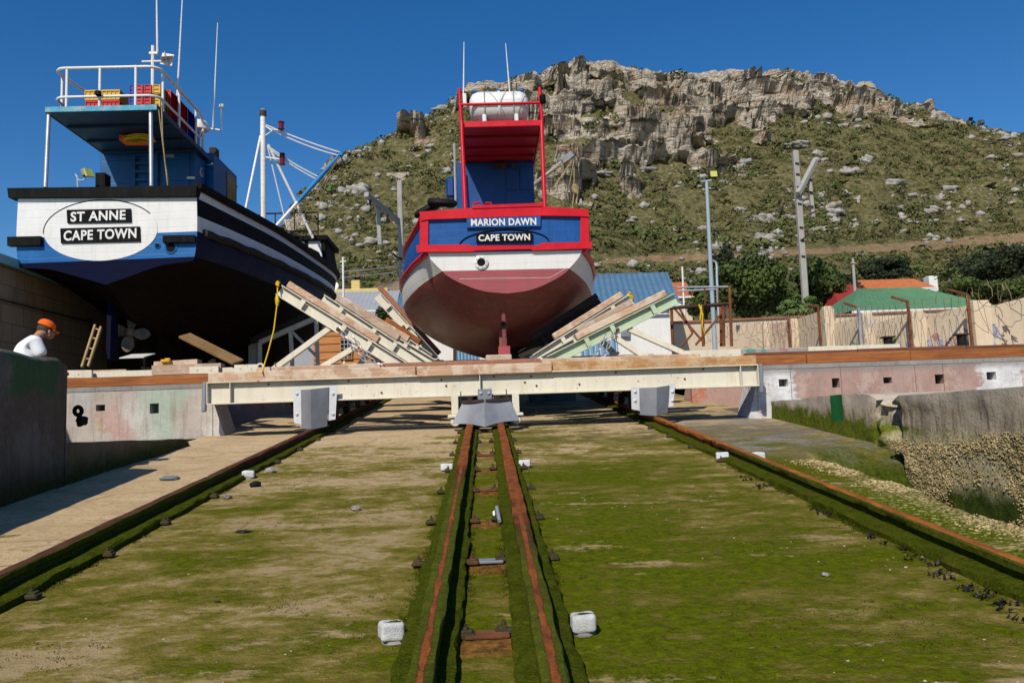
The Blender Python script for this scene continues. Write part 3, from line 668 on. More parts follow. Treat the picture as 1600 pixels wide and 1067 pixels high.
def mk_boulder():
    k = NM('pale_boulder_rock', 0.92, 0.1); p = k.pos()
    n1 = k.noise(p, 0.6, 6, 0.7); n2 = k.noise(p, 2.5, 6, 0.7)
    c = k.mix(k.mask(n1, 0.3, 0.7), (0.3, 0.28, 0.25), (0.5, 0.48, 0.44))
    c = k.mix(k.math('MULTIPLY', k.mask(k.noise(k.mapv(p, (0.5, 0.5, 1.6)), 1.1, 6, 0.7), 0.52, 0.62), 0.7), c, (0.13, 0.11, 0.09))
    c = k.mix(k.math('MULTIPLY', k.mask(k.noise(p, 0.25, 4), 0.55, 0.7), 0.5), c, (0.3, 0.2, 0.12))
    return k.out(c, None, k.bump(k.math('ADD', n1, n2), 0.8, 0.5))
MT['boulder'] = mk_boulder()

def mk_leaf(name, cols, sc=0.5, rough=0.7):
    k = NM(name, rough, 0.25); p = k.pos()
    n = k.noise(p, sc, 3, 0.6); n2 = k.noise(p, sc * 9, 3, 0.6)
    c = k.mix(k.mask(n, 0.35, 0.65), cols[0], cols[1])
    c = k.mix(k.math('MULTIPLY', k.mask(n2, 0.5, 0.7), 0.6), c, cols[2])
    return k.out(c)
MT['scrub'] = mk_leaf('fynbos_scrub', ((0.042, 0.048, 0.016), (0.085, 0.095, 0.026), (0.11, 0.095, 0.04)), 0.11)
MT['leaf_dark'] = mk_leaf('dark_green_leaves', ((0.03, 0.048, 0.01), (0.07, 0.1, 0.018), (0.1, 0.13, 0.028)), 0.6)
MT['leaf_bright'] = mk_leaf('bright_green_leaves', ((0.08, 0.13, 0.03), (0.12, 0.18, 0.045), (0.17, 0.22, 0.07)), 0.8)
MT['leaf_conifer'] = mk_leaf('conifer_needles', ((0.012, 0.02, 0.008), (0.03, 0.042, 0.014), (0.045, 0.055, 0.02)), 0.5)
MT['bark'] = wood('tree_bark', (0.1, 0.08, 0.06), (0.2, 0.17, 0.13), 'z')
MT['concrete_pole'] = mk_concrete('pale_pole_concrete', (0.3, 0.28, 0.25), (0.38, 0.36, 0.32), (0.22, 0.2, 0.17), bump=0.2)
MT['yard'] = mk_concrete('yard_concrete', (0.24, 0.2, 0.15), (0.34, 0.29, 0.22), (0.16, 0.13, 0.1))
def mk_water():
    k = NM('sea_water', 0.06, 0.5); p = k.pos()
    return k.out((0.01, 0.035, 0.045), None, k.bump(k.noise(k.mapv(p, (1, 2, 1)), 1.2, 5, 0.6), 0.5, 0.2))
MT['water'] = mk_water()
def mk_logs():
    k = NM('orange_log_boards', 0.7, 0.25); p = k.pos(); x = k.sep(p)
    g = k.noise(k.mapv(p, (0.5, 0.5, 9)), 2.2, 6, 0.7)
    return k.out(k.mix(k.mask(g, 0.3, 0.7), (0.3, 0.11, 0.03), (0.5, 0.22, 0.07)), None, k.bump(g, 0.3, 0.02))
MT['logs'] = mk_logs()
# ------------------------------------------------------------------ slipway ground
def grid_faces(nx, ny):
    i, j = np.meshgrid(np.arange(nx - 1), np.arange(ny - 1), indexing='ij'); a = (i * ny + j).ravel()
    return np.stack([a, a + ny, a + ny + 1, a + 1], 1)
def slip_surface(x, y):
    z = rail_z(y) - 0.185 + fbm(x / 1.1, y / 1.1, 3, 5) * 0.012 + fbm(x * 4, y * 4, 3, 9) * 0.006
    edge = 4.55 + fbm(y / 1.5, y * 0 + 3, 4, 21) * 0.22
    drop = sstep(0, 0.42, x - edge) * sstep(12.7, 11.7, y + fbm(x / 2, y / 2, 2, 4) * 0.5)
    z = z - drop * (0.72 + fbm(x * 1.5, y * 1.5, 3, 8) * 0.12)
    z = z + sstep(-5.0, -5.6, x) * 0.03
    return z
xs = np.arange(-5.95, 6.3, 0.075); ys = np.concatenate([np.arange(-6, 1.5, 0.3), np.arange(1.5, 9, 0.055), np.arange(9, 20, 0.11), np.arange(20, 36.6, 0.4)])
gx, gy = np.meshgrid(xs, ys, indexing='ij')
V = np.stack([gx.ravel(), gy.ravel(), slip_surface(gx, gy).ravel()], 1)
tag(np_mesh('slipway', V, grid_faces(len(xs), len(ys)), MT['slip'], smooth=True), kind='structure')

g = MB()
g.add([(-400, 24.3, 3.2), (-5.9, 24.3, 3.2), (-5.9, 36.3, 3.2), (-400, 36.3, 3.2), (5.9, 24.3, 3.2), (400, 24.3, 3.2), (400, 36.3, 3.2), (5.9, 36.3, 3.2), (400, 130, 3.2), (-400, 130, 3.2)],
      [(0, 1, 2, 3), (4, 5, 6, 7), (3, 2, 7, 6, 8, 9)])
g.build('yard_ground', MT['yard'], kind='structure')
g = MB(); g.bb((-30, 18.75, 1.2), (-5.85, 23.4, 1.78)); g.bb((5.85, 18.75, 1.2), (40, 23.4, 1.78)); g.build('track_pit_floor', MT['yard'], kind='structure')
g = MB(); g.bb((-60, -14, -0.8), (-6.0, 17.7, 1.5)); g.build('quay_paving', MT['yard'], kind='structure')
g = MB(); g.add([(-900, -900, -0.55), (900, -900, -0.55), (900, 6, -0.55), (-900, 6, -0.55)], [(0, 1, 2, 3)]); g.build('sea_water', MT['water'], kind='structure')
g = MB(); g.add([(-3000, -600, -1.2), (3000, -600, -1.2), (3000, 3000, -1.2), (-3000, 3000, -1.2)], [(0, 1, 2, 3)]); g.build('seabed_ground', MT['yard'], kind='structure')

# ------------------------------------------------------------------ concrete walls round the slip
def profile_sheet(name, path, ys, mat, disp, **tags):
    """a cross-section path of (x, z) swept along Y with a displacement function"""
    P = []; 
    for a, b in zip(path[:-1], path[1:]):
        L = math.dist(a, b); n = max(1, int(L / 0.09)) if L < 4 else 6
        for i in range(n): P.append((a[0] + (b[0] - a[0]) * i / n, a[1] + (b[1] - a[1]) * i / n))
    P.append(path[-1]); P = np.array(P)
    X, Y = np.meshgrid(P[:, 0], ys, indexing='ij'); Z, _ = np.meshgrid(P[:, 1], ys, indexing='ij')
    X, Y, Z = disp(X.copy(), Y.copy(), Z.copy())
    org = (float(np.mean(P[:, 0])), float(np.mean(ys)), 0)
    o = np_mesh(name, np.stack([X.ravel(), Y.ravel(), Z.ravel()], 1), grid_faces(len(P), len(ys)), mat, origin=org)
    o.data.shade_smooth(); o.data.set_sharp_from_angle(angle=rad(50)); return tag(o, **tags)
def d_right(X, Y, Z):
    notch = sstep(12.15, 12.3, Y) * sstep(13.05, 12.9, Y); face = sstep(6.7, 6.2, X)
    X = X + face * (fbm(Y * 0.8, Z * 0.8, 4, 31) * 0.03 + fbm(Y * 4, Z * 4, 3, 33) * 0.025 + notch * (0.09 + fbm(Y * 3, Z * 3, 4, 35) * 0.4) + sstep(12.6, 12.0, Y) * fbm(Y * 2.2, Z * 2.2, 4, 36) * 0.025 + 0.0 * Y)
    edge = sstep(1.6, 1.85, Z) * sstep(6.9, 6.1, X)
    Z = Z + edge * (fbm(Y * 1.5, X * 1.5, 4, 37) * 0.022 - notch * 0.12 * (0.5 + vnoise(Y * 6, X * 4, 3)))
    Z = Z - 0.1 * sstep(14.5, 11.5, Y) * sstep(1.4, 1.8, Z)
    return X, Y, Z
profile_sheet('ledge_wall', [(6.1, -0.9), (6.1, 1.86), (6.9, 1.87), (60, 1.87), (60, -0.9)], np.arange(-8, 17.8, 0.09), MT['ledge_right'], d_right,
    label='low tide-stained sea wall with moss and barnacles right of the slip', cat='sea wall')
def d_left(X, Y, Z):
    face = sstep(-6.2, -5.7, X); brk = sstep(15.6, 16.9, Y)
    X = X + face * (fbm(Y * 0.9, Z * 0.9, 4, 41) * 0.06 + brk * fbm(Y * 3, Z * 3, 3, 43) * 0.2)
    Z = Z - brk * face * sstep(1.0, 1.5, Z) * (0.1 + 0.3 * vnoise(Y * 4, Z * 4, 5)) + face * sstep(1.3, 1.5, Z) * fbm(Y * 2, X * 2, 3, 44) * 0.03
    return X, Y, Z
profile_sheet('ledge_wall', [(-6.6, 1.505), (-5.66, 1.5), (-5.62, -0.9)], np.arange(11.3, 17.3, 0.09), MT['conc_ledge_left'], d_left,
    label='low brown-stained ledge wall in shade, left of the slip, with broken end', cat='sea wall')
def d_near(X, Y, Z):
    X = X + fbm(Y * 0.8, Z * 0.8, 4, 51) * 0.03; Z = Z + sstep(2.3, 2.6, Z) * fbm(Y * 1.6, X * 2, 4, 52) * 0.035
    k = sstep(11.2, 11.43, Y); Z = Z - k * k * 0.05 * sstep(2.4, 2.6, Z); return X, Y, Z
o = profile_sheet('parapet_wall', [(-6.12, 1.45), (-6.1, 2.56), (-6.05, 2.62), (-5.72, 2.62), (-5.66, 2.57), (-5.62, -0.9)], np.arange(-8, 11.45, 0.09), MT['conc_near_left'], d_near,
    label='tall shaded concrete parapet wall with green paint, nearest on the left', cat='wall')
m = MB(); m.prism([(-6.115, 11.4, 1.45), (-6.1, 11.4, 2.5), (-6.04, 11.4, 2.56), (-5.72, 11.4, 2.56), (-5.665, 11.4, 2.5), (-5.62, 11.4, -0.9), (-6.1, 11.4, -0.9)], (0, 0.02, 0))
m.build('end_face', MT['conc_near_left'], o)

def holed_wall(name, x0, x1, Y, z0, z1, thick, holes, mat, label, wedge, endx):
    """transverse concrete wall with square pockets; wedge = extra footing at the slip end"""
    m = MB(); hs = sorted(holes); d = 0.34; cur = x0
    for (hx, hz, hw, hh) in hs:
        m.bb((cur, Y, z0), (hx - hw / 2, Y + d, z1)); 
        m.bb((hx - hw / 2, Y, z0), (hx + hw / 2, Y + d, hz - hh / 2)); m.bb((hx - hw / 2, Y, hz + hh / 2), (hx + hw / 2, Y + d, z1)); cur = hx + hw / 2
    m.bb((cur, Y, z0), (x1, Y + d, z1)); m.bb((x0, Y + d, z0), (x1, Y + thick, z1))
    sgn = 1 if endx > 0 else -1
    m.prism([(endx, Y + 0.02, z0), (endx - sgn * wedge, Y + 0.02, z0), (endx - sgn * wedge * 0.85, Y + 0.02, z0 + 0.75), (endx, Y + 0.02, z1 - 0.25)], (0, thick - 0.04, 0))
    o = m.build(name, mat, origin=((x0 + x1) / 2, Y, z0)); tag(o, label, 'wall')
    c = MB(); c.bb((x0, Y - 0.012, z1), (x1, Y + thick, z1 + 0.1), 0.01); c.build('coping', MT['conc_cap'], o, local=True)
    ch = [ch for ch in o.children][0]
    for v in ch.data.vertices: v.co -= Vector(((x0 + x1) / 2, Y, z0))
    return o
def H(px, py, Y, w_, h_): p = at(px, py, Y); return (p.x, p.z, w_, h_)
WY = 17.8
holed_wall('track_wall', -22, -5.78, WY, 0.8, 2.55, 0.95, [H(157, 637, WY, 0.19, 0.13), H(241, 638, WY, 0.19, 0.21), (-10.4, 2.1, 0.19, 0.19)], MT['conc_left'],
    'faded painted concrete track wall with square holes, under the white and blue boat', 0.28, -5.78)
holed_wall('track_wall', 5.86, 24, WY, 0.8, 2.55, 0.95, [H(1224, 598, WY, 0.2, 0.16), H(1306, 598, WY, 0.17, 0.2), H(1387, 594, WY, 0.19, 0.13), H(1468, 592, WY, 0.2, 0.2), H(1549, 587, WY, 0.21, 0.17), (12.6, 2.35, 0.2, 0.18)], MT['conc_right'],
    'long pink and white painted concrete track wall with a row of square holes', 0.25, 5.86)
holed_wall('track_wall', -20, -5.75, 23.4, 1.4, 3.1, 0.9, [(-9, 2.5, 0.2, 0.2)], MT['conc_pink'], 'rear graffiti-painted track wall glimpsed under the cream beam, left side', 0.2, -5.75)
holed_wall('track_wall', 5.95, 22, 23.4, 1.4, 3.1, 0.9, [(11, 2.7, 0.2, 0.2)], MT['conc_pink'], 'rear pink track wall glimpsed under the cream beam, right side', 0.2, 5.95)
m = MB(); m.bb((-0.9, 25.6, slip_z(26) - 0.2), (0.9, 26.2, slip_z(26) + 0.32), 0.03)
tag(m.build('concrete_block', MT['conc_cap'], origin=(0, 26, slip_z(26))), 'rough concrete block on the slip behind the centre wedge plate', 'block')
o = bpy.data.objects['concrete_block']; p = at(1395, 640, 20)
o.location = (2.05, 26, slip_z(26)); o.scale = (0.8, 1, 1)

# track timbers lying on the walls
def track(x0, x1, Y, z, hh, joints, mat, label, dz=0.0):
    m = MB(); xs_ = [x0] + joints + [x1]
    for i, (a, b) in enumerate(zip(xs_[:-1], xs_[1:])):
        k = 0.006 * (i % 2); m.bb((a + 0.006, Y - k, z), (b - 0.006, Y + 0.26, z + hh + 0.012 * (i % 2)), 0.014)
    return tag(m.build('track_timber', mat, origin=((x0 + x1) / 2, Y, z)), label, 'track timber', 'brown track timbers lying along the concrete walls')
track(5.86, 24, 17.86, 2.65, 0.215, [7.0, 9.3, 11.9], MT['timber_brown'], 'orange-brown front track timber along the right wall')
track(5.86, 24, 18.42, 2.65, 0.33, [8.4, 10.9], MT['timber_dark'], 'dark red rear track timber along the right wall, behind the orange one')
track(-22, -5.78, 17.86, 2.65, 0.2, [-9.0], MT['timber_brown'], 'brown track timber along the left wall, below the white and blue boat')
m = MB(); m.bb((6.0, 23.5, 3.2), (10.2, 23.9, 3.5), 0.02)
tag(m.build('track_timber', mk_concrete('teal_dabbed_concrete', (0.3, 0.27, 0.24), (0.4, 0.36, 0.32), (0.25, 0.2, 0.17), patches=[((0.05, 0.27, 0.22), 2.2, 0.52, 0.9), ((0.35, 0.12, 0.1), 2.8, 0.6, 0.7)]), origin=(8, 23.5, 3.2)), 'concrete kerb dabbed with teal and red paint on the rear right wall', 'kerb')
for (a, b, zz, lab) in ((5.55, 7.1, 3.2, 'short pale green steel channel lying behind the right end of the cradle beam'), (9.0, 11.6, 3.2, 'long cream steel channel lying on the rear right wall')):
    m = MB(); m.extrude([(0, 0), (0.16, 0), (0.16, 0.05), (0.05, 0.05), (0.05, 0.2), (0.16, 0.2), (0.16, 0.25), (0, 0.25)], (b, 22.8, zz), (a, 22.8, zz))
    for k in range(3): m.lathe([(0.03, 0), (0.03, 0.015)], (a + 0.3 + k * (b - a - 0.6) / 2, 22.8, zz + 0.125), (0, -1, 0), 8)
    tag(m.build('steel_channel', MT['cream'], origin=(a, 22.8, zz)), lab, 'steel channel', 'steel channels on the rear wall')
m = MB(); m.bb((5.7, 22.9, 1.5), (11.8, 23.1, 3.2)); tag(m.build('retaining_wall', MT['conc_pink'], origin=(8, 23, 1.5)), 'pink concrete retaining wall carrying the steel channels', 'wall')

# ------------------------------------------------------------------ slip rails
YS = np.concatenate([np.arange(-4, 1.6, 0.3), np.arange(1.6, 9, 0.06), np.arange(9, 20, 0.14), np.arange(20, 34.5, 0.5)])
def sweep(name, prof, x0, mat, parent, jx, jz, seed, freq=3.0, closed=True):
    pr = np.array(prof); n = len(pr); Yg, K = np.meshgrid(YS, np.arange(n), indexing='ij')
    X = pr[K, 0] + fbm(Yg * freq, K * 1.7 + seed, 4, seed) * jx; Z = rail_z(Yg) + pr[K, 1] + fbm(Yg * freq, K * 2.3 + seed + 9, 4, seed + 3) * jz
    V = np.stack([X.ravel(), Yg.ravel(), Z.ravel()], 1); ny = len(YS); fs = []
    a = (np.arange(ny - 1)[:, None] * n + np.arange(n)[None, :]); b = np.arange(ny - 1)[:, None] * n + (np.arange(n)[None, :] + 1) % n
    Fq = np.stack([a.ravel(), a.ravel() + n, b.ravel() + n, b.ravel()], 1)
    o = np_mesh(name, V, Fq, mat, parent=parent); o.data.shade_smooth(); o.data.set_sharp_from_angle(angle=rad(40)); return o
def clip_mesh():
    m = MB(); m.box((0, 0, 0.02), (0.15, 0.12, 0.045), None, 0.012); m.box((0.015, 0, 0.05), (0.08, 0.09, 0.03), None, 0.01)
    m.lathe([(0.022, 0.06), (0.022, 0.085), (0.012, 0.086), (0.012, 0.11), (0.004, 0.112)], (0, 0, 0), (0, 0, 1), 7); return m
MT['clip'] = paint('rusty_mossy_iron', (0.045, 0.035, 0.015), 0.9, 0.5, (0.17, 0.05, 0.02), 0.7, False, chip=(0.06, 0.075, 0.012), chip_amt=0.12, bump=0.6, scale=4)
def slip_rail(x, label, half, wear, seed, bw, clips, moss_side=0.012, **rk):
    t = thing('slip_rail', label, 'rail', (x, 0, 0), 0, 'rails of the slipway')
    b0, b1 = bw
    sweep('bearer', [(b0, -0.24), (b1, -0.24), (b1, -0.14), (b1 - 0.02, -0.122), (0.05, -0.115), (-0.05, -0.115), (b0 + 0.02, -0.122), (b0, -0.14)], x, MT['moss'], t, 0.028, 0.014, seed, 4.0)
    h = half
    sweep('rail_head', [(-h, -0.052), (-h * 0.55, -0.075), (-h * 0.55, -0.12), (h * 0.55, -0.12), (h * 0.55, -0.075), (h, -0.052), (h, -0.01), (h * 0.8, 0.0), (-h * 0.8, 0.0), (-h, -0.01)], x, mk_rail('rusty_mossy_rail_%d' % seed, h, wear, **rk), t, moss_side, 0.005, seed + 50)
    me0 = None
    for (cy, side) in clips:
        if me0 is None:
            c = clip_mesh().build('rail_clip', MT['clip'], t, local=True); me0 = c.data
        else:
            c = bpy.data.objects.new('rail_clip', me0); COL.objects.link(c); c.parent = t
        cx = (b1 + 0.035) if side > 0 else (b0 - 0.035)
        c.location = (cx + random.uniform(-0.015, 0.015), cy, rail_z(cy) - 0.175); c.rotation_euler = (rad(5.46), 0, 0 if side > 0 else math.pi); c.scale = (0.72, 0.72, 0.72)
    return t
c_sp = [5.0, 6.65, 8.2, 9.9, 11.6, 13.3, 15, 16.7, 18.4, 20, 22]
slip_rail(-0.345, 'left rusty rail of the mossy centre pair', 0.066, 11.5, 3, (-0.175, 0.155), [(y, s) for y in c_sp for s in (-1, 1) if s > 0 or y > 6], width=0.35)
slip_rail(0.275, 'right rusty rail of the mossy centre pair', 0.066, 8.5, 4, (-0.165, 0.175), [(y + 0.05, s) for y in c_sp for s in (-1, 1) if s < 0 or y > 6], width=0.42)
slip_rail(-3.53, 'long outer rail on the left, dark and mossy with brown top', 0.055, 13.0, 5, (-0.15, 0.2), [(y, 1) for y in (6.2, 7.4, 8.7, 10.2, 11.8, 13.2, 14.8, 16.4, 18, 20, 22)], ra=(0.05, 0.025, 0.018), rb=(0.13, 0.055, 0.03), width=0.9)
slip_rail(3.47, 'long outer rail on the right with bright orange rusty top', 0.057, 13.0, 6, (-0.2, 0.17), [(y, -1) for y in (11.6, 13.2, 14.8, 16.4, 18, 20, 22)], width=0.85, ra=(0.17, 0.05, 0.017), rb=(0.42, 0.15, 0.03))
# tie plates between the centre rails
for i, y in enumerate((5.0, 6.68, 9.95, 13.2)):
    m = MB(); m.box((-0.035, y, rail_z(y) - 0.165), (0.26, 0.1, 0.022), Matrix.Rotation(rad(5.46), 3, 'X'), 0.008)
    tag(m.build('tie_plate', MT['rust'] if i != 1 else MT['galv'], origin=(-0.035, y, rail_z(y) - 0.18)), ('rust-red tie plate nearest the camera between the centre rails', 'pale grey tie plate between the centre rails', 'rusty tie plate half way up between the centre rails', 'rusty tie plate close to the wedge plate between the centre rails')[i], 'tie plate', 'tie plates between the centre rails')
m = MB(); m.tube([(0.06, 8.35, rail_z(8.35) - 0.13), (0.07, 8.25, rail_z(8.25) - 0.05), (0.09, 7.95, rail_z(7.95) - 0.12)], 0.018, 8); m.lathe([(0.035, 0), (0.035, 0.03)], (0.06, 8.35, rail_z(8.35) - 0.13), (0, -1, 0.3), 6)
tag(m.build('steel_bolt', MT['alu'], origin=(0.06, 8.3, rail_z(8.3) - 0.15)), 'bright steel bolt standing between the centre rails', 'bolt')

# white anode blocks
def anode(px, py, size, rz, label, seed, slot=True):
    p = atg(px, py); w_, d_, h_ = size
    m = MB(); n = 14; rr = 0.024; H3 = (w_ / 2, d_ / 2, h_ / 2)
    for a in range(3):
        for sg in (-1, 1):
            vs = []
            for i in range(n + 1):
                for j in range(n + 1):
                    q = [0, 0, 0]; q[a] = sg * H3[a]; q[(a + 1) % 3] = H3[(a + 1) % 3] * (2 * i / n - 1); q[(a + 2) % 3] = H3[(a + 2) % 3] * (2 * j / n - 1)
                    inn = [max(-H3[k] + rr, min(H3[k] - rr, q[k])) for k in range(3)]; d = Vector([q[k] - inn[k] for k in range(3)])
                    v = Vector(inn) + (d.normalized() * rr if d.length > 1e-9 else d)
                    v += Vector((math.sin(40 * v.y + seed), math.sin(35 * v.z + seed * 2), math.sin(38 * v.x + seed * 3))) * 0.0028
                    if slot and v.z > 0 and -0.28 * w_ < v.x: v.z -= h_ * 0.55 * max(0, min(1, (0.2 - abs(v.y / d_ + 0.08)) * 18)) * min(1, (v.x / w_ + 0.28) * 14) * (v.z / H3[2])
                    vs.append(v + Vector((0, 0, h_ / 2 + 0.014)))
            fs = [(i * (n + 1) + j, (i + 1) * (n + 1) + j, (i + 1) * (n + 1) + j + 1, i * (n + 1) + j + 1) for i in range(n) for j in range(n)]
            m.add(vs, fs if sg > 0 else [f[::-1] for f in fs])
    t = thing('zinc_block', label, 'zinc block', (p.x, p.y, slip_z(p.y)), rz, 'white blocks fixed beside the rails')
    m.build('casting', MT['anode'], t, smooth=50, local=True)
    if slot: q = MB(); q.blob((0.1 * w_, -0.08 * d_, h_ * 0.96 + 0.014), (w_ * 0.3, d_ * 0.17, h_ * 0.075), seed, 0.25, 14, 8); q.build('slot_moss_shade', MT['moss'], t, local=True)  # moss lump raised flush, standing for the shade inside the slot
    b = MB(); b.blob((0, 0, 0.0), (w_ * 0.46, d_ * 0.5, 0.03), seed, 0.12, 12, 6); b.build('mortar_pad', MT['conc_cap'], t, smooth=60, local=True)
anode(612, 1003, (0.142, 0.125, 0.105), 0.35, 'white weathered block with open slot, nearest on the left of the centre rails', 1)
anode(912, 990, (0.142, 0.125, 0.105), 0.0, 'white weathered block with open slot, nearest on the right of the centre rails', 2)
anode(698, 737, (0.165, 0.12, 0.1), 0.1, 'small white block farther up, left of the centre rails', 3, False)
anode(820, 731, (0.165, 0.12, 0.1), -0.15, 'small white block farther up, right of the centre rails', 4, False)
anode(388, 748, (0.165, 0.12, 0.1), 0.2, 'white block beside the inner edge of the left outer rail', 5, False)
anode(1129, 720, (0.175, 0.13, 0.11), -0.1, 'white block on the inner side of the right outer rail', 6, False)
anode(1185, 719, (0.175, 0.13, 0.1), 0.1, 'white block half hidden behind the right outer rail', 7, False)
anode(333, 752, (0.17, 0.15, 0.07), 0.1, 'pale block half hidden behind the left outer rail', 8, False)

# litter and stones on the slip
for i, (px, py, r, mt, lab) in enumerate([(556, 797, 0.055, 'boulder', 'pinkish loose stone alone on the left bay of the slip'), (423, 739, 0.085, 'boulder', 'flat pale stone beside the white block near the left outer rail'),
        (355, 779, 0.05, 'boulder', 'small pale stone between left outer rail and olive moss'), (399, 760, 0.07, 'rubber', 'dark flat stone below the white block by the left outer rail'), (380, 832, 0.07, 'seaweed', 'curl of dark rubber lying on the left bay'), (265, 750, 0.15, 'slate', 'flat blue-grey slate piece on sand outside the left outer rail'),
        (1290, 900, 0.03, 'boulder', 'tiny pale stone on green moss of the right bay'), (340, 940, 0.022, 'seaweed', 'dark pebble on the left bay moss')]):
    p = atg(px, py); m = MB(); fl = 0.22 if mt in ('slate', 'seaweed') else 0.55
    m.blob((p.x, p.y, p.z + r * fl * 0.7), (r, r * 0.8, r * fl), i + 3, 0.16, 14, 8)
    tag(m.build('stone' if mt != 'slate' else 'slate_piece', MT[mt], smooth=70, origin=(p.x, p.y, p.z)), lab, 'stone')

# tufts of weed and moss along rail feet and edges, all in one uncountable mass
def tufts(name, pts, hgt, wid, mat, n_per, seed, lean=0.6):
    r = np.random.default_rng(seed); P = np.repeat(np.asarray(pts), n_per, 0); n = len(P)
    P = P + np.stack([r.normal(0, wid, n), r.normal(0, wid, n), np.zeros(n)], 1)
    a = r.uniform(0, 6.28, n); h = hgt * r.uniform(0.4, 1.3, n); d = np.stack([np.cos(a), np.sin(a), np.zeros(n)], 1); s_ = np.stack([-np.sin(a), np.cos(a), np.zeros(n)], 1)
    top = P + d * (h * lean * r.uniform(0.2, 1.4, n))[:, None]; top[:, 2] += h * 0.75; b = (h * 0.3)[:, None]
    Vv = np.stack([P - s_ * b, P + s_ * b, top + s_ * b * 0.35, top - s_ * b * 0.35], 1).reshape(-1, 3)
    return np_mesh(name, Vv, np.arange(4 * n).reshape(-1, 4), mat)
pts = []
for x0, dx, amt in ((-0.345, -0.185, 1), (-0.345, 0.165, 0.8), (0.275, 0.185, 1), (0.275, -0.175, 0.8), (-3.53, 0.215, 1), (3.47, -0.22, 3.0), (3.47, 0.2, 1)):
    n = int(520 * amt); yy = RNG.uniform(1.6, 14.5, n) ** 1.0; yy = 1.8 + (yy - 1.8) * RNG.uniform(0.1, 1, n)
    keep = fbm(yy * 1.3, yy * 0 + x0, 3, 77) > -0.15
    for y in yy[keep]: pts.append((x0 + dx + RNG.normal(0, 0.02), y, slip_z(y) - 0.004))
tag(tufts('moss_tufts', pts, 0.015, 0.02, MT['moss'], 16, 5), kind='stuff')
yy = RNG.uniform(3, 24, 9000); xx = RNG.uniform(-3.4, 4.4, 9000); yy = 2.6 + 10 * RNG.uniform(0, 1, 9000) ** 1.6
keep = (fbm(xx * 1.2, yy * 1.2, 4, 78) + np.where(xx > 0.3, 0.08, -0.12)) > 0.16
pts = np.stack([xx, yy, slip_surface(xx, yy)], 1)[keep]
tag(tufts('moss_patches', pts, 0.009, 0.022, MT['moss'], 12, 6), kind='stuff')
yy = 4.2 + 6.5 * RNG.uniform(0, 1, 90) ** 2.2; yy = yy[fbm(yy * 0.8, yy * 0 + 2, 3, 79) > -0.05]; xx = 3.47 - 0.3 + RNG.normal(0, 0.07, len(yy))
tag(tufts('seaweed_fronds', np.stack([xx, yy, slip_surface(xx, yy) + 0.01], 1), 0.032, 0.03, MT['seaweed'], 10, 8, 1.5), kind='stuff')

def grit(n, seed):
    r = np.random.default_rng(seed); y = 1.9 + 11 * r.uniform(0, 1, n) ** 1.7; x = r.uniform(-5.3, 4.5, n); k = fbm(x * 0.9, y * 0.9, 4, 88) + r.normal(0, 0.08, n) > 0.16; x, y = x[k], y[k]; m = len(x)
    R = 0.0025 + 0.008 * r.uniform(0, 1, m) ** 5; return np.stack([x, y, slip_surface(x, y) + R * 0.2], 1), np.stack([R * 1.3, R, R * 0.6], 1)
GR = grit(3500, 89)

